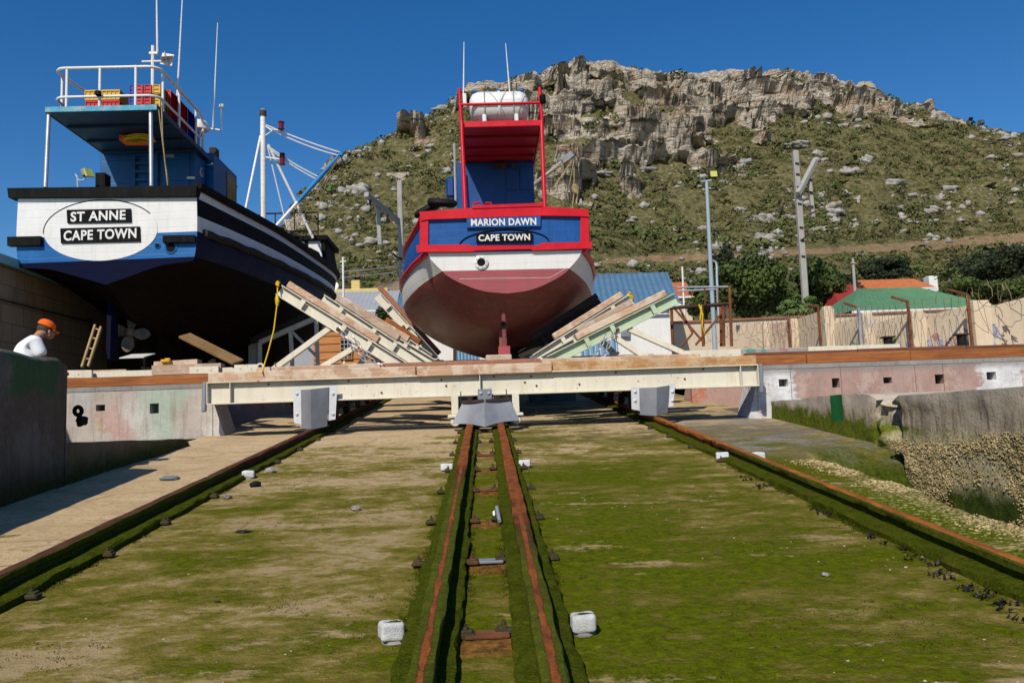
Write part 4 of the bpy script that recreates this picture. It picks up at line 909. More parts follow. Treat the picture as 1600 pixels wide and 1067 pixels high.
# ------------------------------------------------------------------ hillside
SKY = [(-900, 640), (0, 655), (350, 640), (405, 500), (425, 445), (440, 362), (470, 305), (500, 276), (530, 247), (600, 217), (660, 192), (700, 166), (735, 142), (790, 131), (850, 119), (870, 106), (905, 95), (960, 104), (1000, 113), (1040, 117), (1060, 114), (1120, 123),
       (1150, 116), (1180, 123), (1230, 116), (1270, 126), (1310, 143), (1355, 141), (1400, 161), (1440, 176), (1490, 191), (1545, 204), (1600, 209), (1750, 250), (2000, 330), (2600, 470)]
_su, _se, _sp = [], [], []
for a, b in SKY:
    d = ray(a, b); _su.append(d.x / d.y); _se.append(d.z / d.y); _sp.append(a)
_su, _se, _sp = map(np.array, (_su, _se, _sp))
def px_approx(u): return np.interp(u, _su, _sp)
YF = 95.0
def hill_z(X, Y, full=False):
    u = X / Y; e = np.interp(u, _su, _se); P = px_approx(u)
    Yr = np.interp(P, [350, 450, 620, 900, 1250, 1600, 2000], [235, 250, 290, 330, 325, 300, 280]); zr = 1.5 + e * Yr
    s = (Y - YF) / (Yr - YF)
    q = np.interp(s, [0, 0.1, 0.3, 0.55, 0.68, 0.82, 1.0], [0, 0.055, 0.2, 0.43, 0.62, 0.86, 1.0])
    z = 3.0 + (zr - 3.0) * q; z = np.where(s > 1, zr - (s - 1) * (Yr - YF) * 0.3, z); z = np.where(s < 0, 3.0 + s * 20, z)
    amp = sstep(0.02, 0.2, s) * np.clip((zr - 3) / 60, 0, 1); top = 1 - 0.8 * sstep(0.8, 0.97, s)
    z = z + fbm(X / 42, Y / 42, 3, 61) * 6.5 * amp * top + fbm(X / 13, Y / 13, 3, 62) * 2.0 * amp * (0.4 + 0.6 * top) + fbm(X / 3.5, Y / 3.5, 3, 63) * 0.7 * amp
    wgt = np.interp(P, [380, 450, 520, 600, 720, 850, 1000, 1170, 1260, 1350, 1450, 1600, 2000], [0.7, 0.6, 0.5, 0.45, 0.62, 0.95, 1.0, 0.95, 0.8, 0.6, 0.5, 0.42, 0.3])
    lo = np.interp(P, [380, 480, 600, 800, 870, 1100, 1200, 1350, 1600], [0.55, 0.8, 0.84, 0.74, 0.56, 0.6, 0.68, 0.74, 0.78])
    C = sstep(0.32, 0.62, wgt * sstep(lo - 0.06, lo + 0.08, s) + 1.15 * fbm(X / 21, Y / 9, 5, 64) + 0.65 * fbm(X / 6, Y / 2.6, 3, 74) - 0.27 + 0.10 * sstep(0.85, 1, s)) * sstep(1.1, 1.02, s)
    OV = 0 * z
    for st, am, sd, n_s, lo_, hi_ in ((12.0, 4.5, 1, 34, 0.5, 0.68), (4.2, 2.3, 2, 12, 0.4, 0.6), (1.7, 0.8, 4, 6, 0.4, 0.62)):
        h = z + fbm(X / n_s, Y / n_s, 3, 64 + sd) * st * 0.55 + X * 0.05; q = h / st; k_ = np.floor(q); f = q - k_; f2 = sstep(lo_, hi_, f)
        brk = 0.25 + 1.5 * np.clip(vnoise(X / (n_s * 0.45) + 31.7 * k_, k_ * 3.7, 83 + sd) - 0.15, 0, 1)
        z = z + C * st * (f2 - f) * (0.35 + 0.65 * top) * np.clip(brk, 0, 1); OV = OV + C * am * brk * f2 ** 2.2 * (1 - sstep(0.9, 1.0, f)) * top
    z = z + C * (0.5 - np.abs(fbm(X / 8, Y / 6, 4, 67)) * 2.0) * 0.9 + C * fbm(X / 1.6, Y / 1.6, 2, 68) * 0.6
    OV = OV + C * top * (1.5 * np.abs(fbm(X / 7, z / 2.6, 3, 86)) + 0.5 * fbm(X / 1.6, z / 0.9, 2, 87))
    return (z, C, s, P, OV) if full == 2 else ((z, C, s, P) if full else z)
us = np.concatenate([np.linspace(-0.75, -0.27, 40, endpoint=False), np.linspace(-0.27, 0.72, 720), np.linspace(0.722, 1.3, 70)])
ss = np.concatenate([np.linspace(YF - 4, 190, 150, endpoint=False), np.linspace(190, 225, 100, endpoint=False), np.linspace(225, 338, 850, endpoint=False), np.linspace(338, 420, 18)])
GU, GY = np.meshgrid(us, ss, indexing='ij'); GX = GU * GY
GZ, GC, GS, GP, GO = hill_z(GX, GY, 2)
sl_ = np.abs(np.gradient(GZ, axis=1) / np.gradient(GY, axis=1))
rock = GC * (0.12 + 0.88 * sstep(0.25, 1.1, sl_)) + 0.25 * sstep(1.1, 1.9, sl_)
ev = (GZ - 1.5) / GY
PATH = [(880, 412), (1000, 405), (1100, 402), (1200, 396), (1300, 391), (1400, 386), (1500, 380), (1600, 372), (1750, 362)]
pe = [ (lambda d: d.z / d.y)(ray(*q)) for q in PATH]; ec = np.interp(GP, [q[0] for q in PATH], pe)
wd = np.interp(GP, [880, 1000, 1300, 1500, 1750], [0.003, 0.0045, 0.005, 0.009, 0.012])
path = np.exp(-((ev - ec) / wd) ** 2) * sstep(860, 960, GP)
att = np.stack([rock, path, np.zeros_like(rock), np.ones_like(rock)], -1).reshape(-1, 4)
tag(np_mesh('hillside', np.stack([GX.ravel(), (GY - GO).ravel(), GZ.ravel()], 1), grid_faces(len(us), len(ss)), MT['hill'], attr={'masks': att}, smooth=False), kind='structure')
def hill_hit(px, py):
    d = ray(px, py); Y = np.arange(97, 345, 0.4); z = hill_z(d.x / d.y * Y, Y); rz = CAMZ + d.z / d.y * Y
    k = np.argmax(z >= rz); return Vector((d.x / d.y * Y[k], Y[k], float(z[k]))) if (z >= rz).any() else None

# scrub over the whole slope: one uncountable mass
def scrub(n, seed):
    r = np.random.default_rng(seed); P0 = r.uniform(390, 1900, n * 2); u = np.interp(P0, _sp, _su)
    Y = 98 + 235 * r.uniform(0, 1, n * 2) ** 0.92; X = u * Y; z, C, s, P = hill_z(X, Y, True); e = (z - 1.5) / Y
    ecc = np.interp(P, [q[0] for q in PATH], pe); on = np.exp(-((e - ecc) / 0.008) ** 2) * sstep(860, 960, P)
    bare = fbm(X / 7, Y / 7, 3, 71)
    slo = np.abs(hill_z(X, Y + 0.8) - hill_z(X, Y - 0.8)) / 1.6; keep = (C * (0.3 + 0.7 * sstep(0.2, 0.8, slo)) - 1.3 * np.clip(fbm(X / 9, Y / 5, 4, 73), 0, 1) + r.normal(0, 0.14, n * 2) < 0.42) & (on + r.normal(0, 0.15, n * 2) < 0.45) & (s < 1.0) & (s > 0) & (bare + r.normal(0, 0.2, n * 2) > -0.15)
    X, Y, z, s = (v[keep] for v in (X, Y, z, s)); k = len(X)
    R = r.uniform(0.4, 1.1, k) * (0.7 + 1.3 * r.uniform(0, 1, k) ** 4) * np.where(r.uniform(0, 1, k) < 0.05, 1.7, 1.0) * np.interp(Y, [98, 200, 330], [0.85, 1.0, 1.15])
    q = 34; al = r.uniform(0, 6.28, (k, q)); ph = np.arcsin(r.uniform(-0.05, 1, (k, q)))
    d = np.stack([np.cos(al) * np.cos(ph), np.sin(al) * np.cos(ph), np.sin(ph)], -1)
    c = np.stack([X, Y, z], 1)[:, None, :] + d * (R[:, None, None] * r.uniform(0.72, 1.05, (k, q, 1))) * np.array([1.15, 1.15, 0.8])
    nrm = d + r.normal(0, 0.45, d.shape); nrm /= np.linalg.norm(nrm, axis=-1, keepdims=True)
    t = np.cross(nrm, r.normal(0, 1, d.shape)); t /= np.linalg.norm(t, axis=-1, keepdims=True); b = np.cross(nrm, t)
    a = (R[:, None, None] * r.uniform(0.14, 0.34, (k, q, 1)))
    Vv = np.stack([c - t * a, c - b * a * 0.8, c + t * a, c + b * a * 0.8], 2).reshape(-1, 3)
    tint = np.clip(0.5 + 0.5 * fbm(X / 5, Y / 5, 2, 72) + r.normal(0, 0.3, k), 0, 1); grn = (r.uniform(0, 1, k) < 0.14) * 1.0
    at_ = np.repeat(np.stack([tint, grn, tint * 0, tint * 0 + 1], 1), q * 4, 0)
    o = np_mesh('hillside_scrub', Vv, np.arange(len(Vv)).reshape(-1, 4), MT['scrub'], attr={'masks': at_}); return tag(o, kind='stuff')
def mk_scrub():
    k = NM('fynbos_scrub', 0.8, 0.15); p = k.pos(); a = k.sepc(k.attr('masks')[0]); n = k.noise(p, 0.05, 3, 0.6); n2 = k.noise(p, 1.6, 3, 0.6)
    c = k.mix(a[0], (0.046, 0.051, 0.019), (0.13, 0.13, 0.044)); c = k.mix(k.math('MULTIPLY', k.mask(n, 0.45, 0.65), 0.5), c, (0.11, 0.088, 0.046))
    c = k.mix(a[1], c, (0.075, 0.115, 0.028)); c = k.mix(k.math('MULTIPLY', k.mask(n2, 0.45, 0.65), 0.5), c, (0.155, 0.15, 0.058)); return k.out(c)
MT['scrub'] = mk_scrub()
scrub(21000, 91)

# boulders: the largest by themselves, the scatter of small ones as one mass
def boulder_np(cs, rs, seed, name, nu=9, nv=6, mat=None):
    r = np.random.default_rng(seed); n = len(cs); ph = r.uniform(0, 6.28, (n, 1, 1, 4))
    th = (np.pi * np.arange(nv + 1) / nv)[None, :, None]; q = (2 * np.pi * np.arange(nu) / nu)[None, None, :]
    dx, dy, dz = np.sin(th) * np.cos(q), np.sin(th) * np.sin(q), np.cos(th) + 0 * q
    k = 1 + 0.28 * np.sin(3 * dx + ph[..., 0]) * np.cos(4 * dy + ph[..., 1]) + 0.2 * np.sin(6 * dz + ph[..., 2] + 4 * dx) + 0.14 * np.sin(9 * dy + ph[..., 3]) + 0.1 * np.sin(11 * dx + 8 * dz + ph[..., 1])
    rr = rs[:, None, None, :]
    P = np.stack([dx * k * rr[..., 0], dy * k * rr[..., 1], np.sign(dz) * np.abs(dz) ** 0.8 * k * rr[..., 2]], -1) + cs[:, None, None, :]
    i, j = np.meshgrid(np.arange(nv), np.arange(nu), indexing='ij'); a = (i * nu + j).ravel(); b = (i * nu + (j + 1) % nu).ravel()
    f0 = np.stack([a, a + nu, b + nu, b], 1); Fq = (f0[None] + (np.arange(n) * nu * (nv + 1))[:, None, None]).reshape(-1, 4)
    return np_mesh(name, P.reshape(-1, 3), Fq, mat or MT['boulder'])
r_ = np.random.default_rng(5); n = 9000; P0 = r_.uniform(400, 1850, n); u = np.interp(P0, _sp, _su); Y = 120 + 210 * r_.uniform(0, 1, n) ** 0.8; X = u * Y
z, C, s, P = hill_z(X, Y, True); cl = fbm(X / 15, Y / 11, 5, 75) * 1.7; hi = sstep(0.3, 0.8, s) * 0.8
left = sstep(900, 760, P) * 0.75
keep = (cl + 0.25 * hi + left * hi * 0.6 + r_.normal(0, 0.14, n) > 0.36) & (s < 1.0) & (s > 0.08) & (C < 0.5)
X, Y, z = X[keep], Y[keep], z[keep]; k = len(X); R = 0.25 + 1.15 * r_.uniform(0, 1, k) ** 4.5; 
rs = np.stack([R * r_.uniform(0.9, 1.7, k), R, R * r_.uniform(0.55, 0.85, k)], 1)
tag(boulder_np(np.stack([X, Y, z + R * 0.25], 1), rs, 6, 'scattered_rocks'), kind='stuff')
BL = [(1193, 346, 48, 18, 'pale boulder with a cleft right of the concrete catenary post foot'), (1306, 335, 36, 14, 'long pale boulder lying right of the hanging catenary post'), (1329, 271, 44, 18, 'wide pale outcrop boulder high on the right slope'), (1398, 287, 34, 12, 'flat pale boulder right of the wide outcrop'),
      (1352, 255, 24, 16, 'steep pale boulder above the wide outcrop'), (1156, 330, 20, 9, 'small pale boulder left of the cleft boulder'), (1228, 341, 15, 9, 'round pale boulder beside the concrete catenary post'), (1245, 229, 46, 10, 'long slab boulder under the right cliff'),
      (940, 274, 30, 9, 'flat pale boulder right of the red canopy'), (1012, 267, 26, 9, 'pale boulder mid slope right of the red boat'), (1458, 330, 26, 10, 'pale boulder far right above the dirt track'), (1400, 326, 22, 7, 'small flat boulder between catenary post and far right boulder'),
      (1276, 243, 22, 12, 'pale block boulder right of the catenary post top'), (1096, 262, 22, 9, 'pale boulder left of the floodlight head'), (583, 380, 24, 10, 'white boulder behind the left catenary arm'), (700, 268, 20, 10, 'pale boulder left of the red canopy posts'),
      (545, 372, 14, 5, 'small white rock left of the catenary arm'), (470, 388, 22, 10, 'pale rock beside the bow rail of the white and blue boat'), (640, 392, 14, 6, 'small white rock left of the red boat'), (560, 300, 40, 20, 'grey rock outcrop beside the blue boom tip'), (1365, 352, 14, 6, 'small pale rock low on the right slope'), (690, 172, 26, 12, 'perched grey boulder on the left skyline')]
for i, (px, py, w_, h_, lab) in enumerate(BL):
    p = hill_hit(px, py)
    if p is None: continue
    k = p.y / FPX; o = boulder_np(np.array([[0, 0, 0.0]]), np.array([[w_ * k / 2 * 0.95, w_ * k / 2 * 0.7, h_ * k / 2 * 1.0]]), 40 + i, 'boulder', 18, 12); o.location = (p.x, p.y, p.z)
    o.rotation_euler = (0, 0, random.uniform(-0.4, 0.4)); pass
    tag(o, lab, 'boulder', 'pale boulders on the hillside')

tag(boulder_np(GR[0], GR[1], 90, 'shell_grit', 6, 4, MT['grit']), kind='stuff')
r_ = np.random.default_rng(33); n = 36000; y = 12.45 - 6 * r_.uniform(0, 1, n); z = r_.uniform(-0.3, 1.2, n) + 0.1 * r_.normal(0, 1, n); k = (fbm(y * 1.6, z * 1.6, 4, 92) + r_.normal(0, 0.12, n) > -0.35 + 0.7 * sstep(0.62, 0.3, z) + 0.5 * sstep(1.05, 1.2, z)) & (z < 1.25); y, z = y[k], z[k]
fx = d_right(np.full(len(y), 6.1), y, z)[0]; R = 0.006 + 0.009 * r_.uniform(0, 1, len(y)) ** 2
tag(boulder_np(np.stack([fx - R * 0.3, y, z], 1), np.stack([R, R, R], 1), 93, 'barnacles', 6, 4, MT['barnacle']), kind='stuff')
n = 6000; y = 11.6 - 7.5 * r_.uniform(0, 1, n); x = 4.55 + r_.normal(0, 0.17, n); k = fbm(x * 1.5, y * 1.5, 3, 94) > -0.1; x, y = x[k], y[k]; R = 0.006 + 0.012 * r_.uniform(0, 1, len(y)) ** 2
tag(boulder_np(np.stack([x, y, slip_surface(x, y) + R * 0.1], 1), np.stack([R * 1.2, R, R * 0.7], 1), 95, 'barnacle_lip', 6, 4, MT['barnacle']), kind='stuff')
# ------------------------------------------------------------------ hull lofting
def catmull(P, f, axis):
    P = np.moveaxis(np.asarray(P, float), axis, 0); n = len(P); out = []
    for i in range(n - 1):
        p0, p1, p2, p3 = P[max(i - 1, 0)], P[i], P[i + 1], P[min(i + 2, n - 1)]
        for k in range(f):
            t = k / f; out.append(0.5 * (2 * p1 + (p2 - p0) * t + (2 * p0 - 5 * p1 + 4 * p2 - p3) * t * t + (3 * p1 - p0 - 3 * p2 + p3) * t ** 3))
    out.append(P[-1]); return np.moveaxis(np.array(out), 0, axis)
def loft(stations, fy, fr):
    """stations [(y, [(x,z)...])] -> array [ny, nr, 3] of the starboard half"""
    A = np.array([[(x, y, z) for x, z in pr] for y, pr in stations]); A = catmull(catmull(A, fy, 0), fr, 1)
    A[:, :, 0] = np.maximum(A[:, :, 0], 0); A[:, 0, 0] = 0; return A
def hull_mesh(A, rowmat, cx, Y0, yaw):
    """world vertices for both sides plus the transom face (separate)"""
    ny, nr, _ = A.shape; R = np.array([[math.cos(-yaw), -math.sin(-yaw)], [math.sin(-yaw), math.cos(-yaw)]])
    def W(x, y, z): q = R @ np.array([x, y]); return (cx + q[0], Y0 + q[1], z)
    m = MB(); idx = {}
    for s_ in (1, -1):
        base = len(m.v); vs = [W(s_ * A[i, j, 0], A[i, j, 1], A[i, j, 2]) for i in range(ny) for j in range(nr)]
        fs = {}
        m.v += vs
        for i in range(ny - 1):
            for j in range(nr - 1):
                a = base + i * nr + j; f = (a, a + nr, a + nr + 1, a + 1); m.f.append(f if s_ < 0 else f[::-1]); m.m.append(rowmat(j, i))
    t = MB(); nr_ = nr
    vs = [W(A[0, j, 0], A[0, j, 1], A[0, j, 2]) for j in range(nr)] + [W(-A[0, j, 0], A[0, j, 1], A[0, j, 2]) for j in range(nr)]
    t.v += vs
    for j in range(nr - 1): t.f.append((j, j + 1, nr + j + 1, nr + j)[::-1]); t.m.append(rowmat(j, -1))
    return m, t, W
def ppoly(pts, Y, th): return [at(x, y, Y) for x, y in pts], (0, th, 0)
def pboard(m, pts, Y, th): a, b = ppoly(pts, Y, th); m.prism(a[::-1] if False else a, b); return m
def prect(m, x0, y0, x1, y1, Y, th, tilt=-0.035):
    d = (x1 - x0) * tilt; return pboard(m, [(x0, y0), (x0, y1), (x1, y1 + d), (x1, y0 + d)], Y, th)
def parc(cx, cy, rx, ry, a0, a1, n, Y, tilt=-0.035):
    return [at(cx + rx * math.cos(a0 + (a1 - a0) * i / n), cy - ry * math.sin(a0 + (a1 - a0) * i / n) + tilt * rx * math.cos(a0 + (a1 - a0) * i / n), Y) for i in range(n + 1)]
TUX, TUZ = (at(900, 380, 18.7) - at(700, 387, 18.7)), Vector((0, 0, 1)); TUX = Vector((1, 0, 0))

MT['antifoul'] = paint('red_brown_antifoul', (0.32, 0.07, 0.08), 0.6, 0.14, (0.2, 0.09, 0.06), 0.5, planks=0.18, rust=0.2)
MT['antifoul_under'] = paint('stained_shaded_antifoul', (0.2, 0.045, 0.04), 0.42, 0.3, (0.2, 0.13, 0.07), 0.7, scale=0.7, planks=0.18, rust=0.2)  # the transom's antifoul, stained, and darkened for the shade under the hull
MT['canopy_red'] = paint('red_canopy_paint', (0.3, 0.006, 0.012), 0.4, 0.15, (0.2, 0.01, 0.01), 0.3)

# ------------------------------------------------------------------ red and blue boat on the cradle
MY = 18.8
mc = at(790, 400, MY)
ST = [(0, [(0, 4.55), (0.55, 4.62), (1.02, 4.8), (1.32, 4.97), (1.46, 5.1), (1.78, 5.52), (1.86, 6.36)]),
      (1.2, [(0, 3.75), (0.75, 3.98), (1.4, 4.3), (1.85, 4.68), (2.04, 4.95), (2.16, 5.46), (2.1, 6.3)]),
      (3.2, [(0, 3.35), (0.95, 3.66), (1.75, 4.1), (2.3, 4.52), (2.5, 4.86), (2.54, 5.42), (2.44, 6.27)]),
      (5.5, [(0, 3.45), (1.05, 3.76), (1.9, 4.2), (2.42, 4.66), (2.58, 5.0), (2.58, 5.5), (2.46, 6.36)]),
      (9, [(0, 3.8), (0.9, 4.15), (1.6, 4.6), (2.05, 5.1), (2.25, 5.5), (2.35, 6.05), (2.36, 6.95)]),
      (12, [(0, 4.15), (0.4, 4.6), (0.8, 5.1), (1.1, 5.6), (1.3, 6.1), (1.5, 6.7), (1.7, 7.7)]),
      (14, [(0, 5.0), (0.03, 5.4), (0.05, 5.9), (0.08, 6.4), (0.12, 6.9), (0.2, 7.4), (0.3, 8.4)])]
A = loft(ST, 5, 4)
boat = thing('fishing_boat', 'red white and blue fishing boat with rust-red bottom on the centre cradle', 'fishing boat', (mc.x, MY, deck_z(MY)), 0, 'wooden fishing boats on the slip')
rm = lambda j, i: 0 if j < 16 else (1 if j < 20 else 2)
hm, tm, W = hull_mesh(A, rm, mc.x, MY, rad(-2.3))
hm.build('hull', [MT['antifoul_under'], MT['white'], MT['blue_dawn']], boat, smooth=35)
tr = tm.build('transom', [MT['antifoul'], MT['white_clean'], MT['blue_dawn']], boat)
MP = Plane(mc.x, MY, -math.tan(rad(-2.3))); YT = MP - 0.055; TUX = Vector((1, MP.k, 0))
m = MB(); pboard(m, [(655, 331), (658, 345), (669, 343), (730, 341), (850, 337), (907, 338), (920, 339), (919, 327), (850, 323), (765, 323)], YT - 0.03, 0.2); m.build('top_rail', MT['red'], tr)
m = MB(); prect(m, 738, 321, 848, 326, YT - 0.05, 0.1); m.build('top_rail', MT['red'], tr)
m = MB(); prect(m, 656, 343, 669, 386, YT, 0.1, 0); m.build('corner_post', MT['red'], tr)
m = MB(); prect(m, 907, 337, 920, 384, YT, 0.1, 0); m.build('corner_post', MT['red'], tr)
m = MB(); pboard(m, [(651, 383), (651, 394), (740, 393), (742, 391.5), (830, 389), (832, 391), (925, 388), (925, 378), (845, 379.5), (843, 383), (735, 384), (733, 382)], YT - 0.045, 0.13); m.build('lower_trim', MT['red'], tr)
m = MB(); prect(m, 729, 339, 844.5, 356, YT - 0.02, 0.04, -0.02); nb = m.build('name_board', MT['blue_dawn'], tr)
text_mesh('lettering', 'MARION DAWN', 0.225, MT['white_clean'], nb, at(787, 347, YT - 0.022), TUX, TUZ, 0.008, 1.06, 0.0065, (839 - 735) / FPX * MY)
m = MB(); prect(m, 744, 364.5, 832, 379, YT - 0.02, 0.04, -0.02); nb = m.build('name_board', MT['black'], tr)
text_mesh('lettering', 'CAPE TOWN', 0.2, MT['white_clean'], nb, at(788, 371.3, YT - 0.022), TUX, TUZ, 0.008, 1.06, 0.006, (829 - 747) / FPX * MY)
m = MB(); m.tube(parc(788, 381, 70, 22, rad(178), rad(4), 26, YT + 0.04), 0.014, 6); m.build('arch_moulding', MT['black'], tr)
c = at(752, 410.5, MP); m = MB(); m.lathe([(0.16, -0.01), (0.16, 0.035), (0.135, 0.05), (0.1, 0.05), (0.09, 0.035), (0.09, -0.02)], c, (0, -1, 0), 22); ep = m.build('exhaust_flange', MT['white_clean'], tr, smooth=40)
m = MB(); m.lathe([(0.092, 0.0), (0.092, 0.042), (0.001, 0.038)], c, (0, -1, 0), 18); m.build('exhaust_hole', MT['black'], ep)
for k in range(8): m = MB(); q = k * math.pi / 4 + 0.2; m.lathe([(0.012, 0.05), (0.012, 0.06)], c + Vector((0.125 * math.cos(q), 0, 0.125 * math.sin(q))), (0, -1, 0), 6); m.build('bolt', MT['galv'], ep)
# fine white scribed line on the red transom
m = MB(); m.tube([at(718, 436, MP - 0.003), at(860, 434, MP - 0.003), at(884, 420, MP - 0.003)], 0.006, 4); m.build('scribed_line', MT['white'], tr)
def row_pts(A, j, s_, i0, i1, W, dx=0.0): return [W(s_ * (A[i, j, 0] + dx), A[i, j, 1], A[i, j, 2]) for i in range(i0, i1)]
ny = len(A)
for s_ in (1, -1):
    m = MB(); m.tube(row_pts(A, 24, s_, 0, ny, W), 0.085, 8); m.build('sheer_rail', MT['red'], boat, smooth=60)
    m = MB(); m.tube(row_pts(A, 20, s_, 0, ny, W, 0.02), 0.07, 8); m.build('rubbing_strake', MT['red'], boat, smooth=60)
m = MB()
for i in range(0, ny - 1):
    a, b = A[i, 22], A[i + 1, 22]; x0, x1 = max(a[0] - 0.06, 0.02), max(b[0] - 0.06, 0.02)
    m.add([W(-x0, a[1] + 0.05, a[2]), W(x0, a[1] + 0.05, a[2]), W(x1, b[1] + 0.05, b[2]), W(-x1, b[1] + 0.05, b[2])], [(0, 1, 2, 3)])
m.build('deck', MT['timber_y'], boat)
# keel, skeg, rudder post, heel block
kx = at(785, 500, MY + 1.0).x
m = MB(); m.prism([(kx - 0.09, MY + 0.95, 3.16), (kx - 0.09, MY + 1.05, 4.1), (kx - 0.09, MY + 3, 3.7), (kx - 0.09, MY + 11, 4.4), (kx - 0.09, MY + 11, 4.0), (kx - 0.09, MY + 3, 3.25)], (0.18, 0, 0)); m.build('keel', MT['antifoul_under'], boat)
m = MB(); m.bar((kx + 0.02, MY + 0.55, 3.2), (kx + 0.02, MY + 0.5, 4.5), 0.1, 0.14, (0, 1, 0), 0.03); m.lathe([(0.07, 0), (0.07, 0.05)], (kx + 0.02, MY + 0.5, 4.32), (0, 0, 1), 10); m.build('rudder_post', MT['antifoul_under'], boat)
m = MB(); m.lathe([(0.075, 0), (0.075, 0.06), (0.04, 0.062), (0.04, 0.02)], at(786, 507, MY + 0.47), (0, -1, 0), 12); m.build('stern_tube', MT['black'], boat, smooth=40)
m = MB(); prect(m, 779, 541, 797, 562, MY + 0.35, 0.5, -0.03); m.build('heel_block', paint('fresh_red_paint', (0.36, 0.06, 0.07), 0.5, 0.1), boat)
# wheelhouse, canopy, posts
YC = 21.9
def pbox(m, x0, y0, x1, y1, Ya, Yb, ch=0.0, zb=None):
    a = at(x0, y1, Ya); b = at(x1, y0, Ya); cz = zb if zb is not None else min(a.z, at(x1, y1, Ya).z)
    m.bb((a.x, Ya, cz), (b.x, Yb, at(x0, y0, Ya).z), ch); return m
m = MB(); pbox(m, 714.5, 254, 833, 326, YC, YC + 2.8, 0.02, 5.6); wh = m.build('wheelhouse', MT['blue_dark'], boat)
m = MB(); prect(m, 791, 301, 832, 328, YC - 0.035, 0.05, 0); m.build('door', MT['blue_dark'], wh)
m = MB(); prect(m, 791, 263, 811, 297, YC - 0.03, 0.05, 0); m.build('shutter', MT['blue_dark'], wh)
m = MB(); prect(m, 813, 262, 832, 296, YC - 0.03, 0.05, 0); m.build('shutter', MT['blue_dark'], wh)
m = MB(); prect(m, 773, 255, 791, 262, YC - 0.12, 0.14, 0); m.lathe([(0.05, 0), (0.06, 0.08)], at(801, 259, YC - 0.05), (0.2, -1, -0.3), 10); m.build('deck_lamp', MT['rust_dark'], wh)
m = MB(); pbox(m, 697, 276, 710, 308, YC + 0.2, YC + 0.9, 0.06); m.bar(at(709, 293, YC + 0.4), at(716, 293, YC + 0.4), 0.08, 0.12); m.build('ventilator', MT['blue_dark'], wh)
cz = at(780, 197, 19.2).z; x0 = at(722, 197, 19.2).x; x1 = at(846, 195, 19.2).x
m = MB(); m.bb((x0 + 0.03, 19.26, cz + 0.02), (x1 - 0.03, YC + 2.9, cz + 0.1), 0.01)
for yy in (19.9, 20.7, 21.4): m.bb((x0 + 0.05, yy, cz - 0.05), (x1 - 0.05, yy + 0.06, cz + 0.018), 0.008)
cp = m.build('canopy', MT['canopy_red'], boat)
m = MB(); m.bb((x0, 19.2, cz - 0.02), (x1, 19.26, cz + 0.13), 0.012); m.bb((x0 - 0.02, 19.263, cz - 0.02), (x0 + 0.028, YC + 2.9, cz + 0.13), 0.012); m.bb((x1 - 0.028, 19.263, cz - 0.02), (x1 + 0.02, YC + 2.9, cz + 0.13), 0.012); m.build('edge_trim', MT['red'], cp)
rt = at(780, 163, 19.23).z
for (xa, ya, xb, yb, Ya, Yb) in ((727, 327, 721, 190, MY + 0.15, 19.16), (851, 325, 846, 190, MY + 0.15, 19.16)):
    m = MB(); m.tube([at(xa, ya, Ya), at(xb, yb, Yb)], 0.05, 10); m.build('canopy_post', MT['red'], boat, smooth=60)
for (xx, Y_, yt) in ((721, 19.23, 139), (847, 19.23, 137)):
    X = at(xx, 190, Y_).x; m = MB(); m.tube([(X, Y_, cz + 0.1), (X - 0.03, Y_, at(xx, yt, Y_).z)], 0.042, 8); m.build('rail_post', MT['red'], cp, smooth=60)
    m = MB(); m.tube([(X, 21.6, cz + 0.1), (X, 21.6, rt + 0.2)], 0.042, 8); m.tube([(X, Y_, rt), (X, 21.6, rt)], 0.035, 8); m.tube([(X, Y_ + 1.0, cz + 0.1), (X, Y_ + 0.3, rt)], 0.03, 8); m.build('side_rail', MT['red'], cp, smooth=60)
m = MB(); m.tube([at(716, 164, 19.23), at(850, 161, 19.23)], 0.035, 8); m.build('front_rail', MT['red'], cp, smooth=60)
m = MB(); X = at(848, 160, 19.2).x; m.lathe([(0.06, -0.1), (0.075, -0.08), (0.075, 0.08), (0.06, 0.1)], (X, 19.17, rt + 0.08), (0, 0, 1), 10); m.build('stern_lamp', MT['black'], cp, smooth=50)
m = MB(); a = at(721, 155, 19.3); m.bb((a.x + 0.02, 19.3, rt - 0.02), (a.x + 0.12, 19.36, rt + 0.32), 0.01); m.build('lamp_board', MT['white'], cp)
for (xa, ya, xb, yb, Y_, nm) in ((724, 160, 725, 66, 19.6, 'whip_aerial'), (797, 152, 790, 68, 21.0, 'whip_aerial')):
    m = MB(); a, b = at(xa, ya, Y_), at(xb, yb, Y_); m.tube([a, a + (b - a) * 0.4, b], [0.022, 0.017, 0.009], 6); m.build(nm, MT['white'], cp)
m = MB(); a, b = at(698, 330, MY + 1.5), at(711, 222, 21.2); m.tube([at(712, 325, 21), at(710, 224, 21.2)], 0.03, 6); m.build('exhaust_pipe', MT['alu'], boat)
for pp in (((740, 326), (740, 318), (751, 316)), ((758, 317.5), (767, 317), (769, 327))): m = MB(); m.tube([at(*q, MY + 0.1) for q in pp], 0.024, 6); m.build('handle', MT['red'], tr)
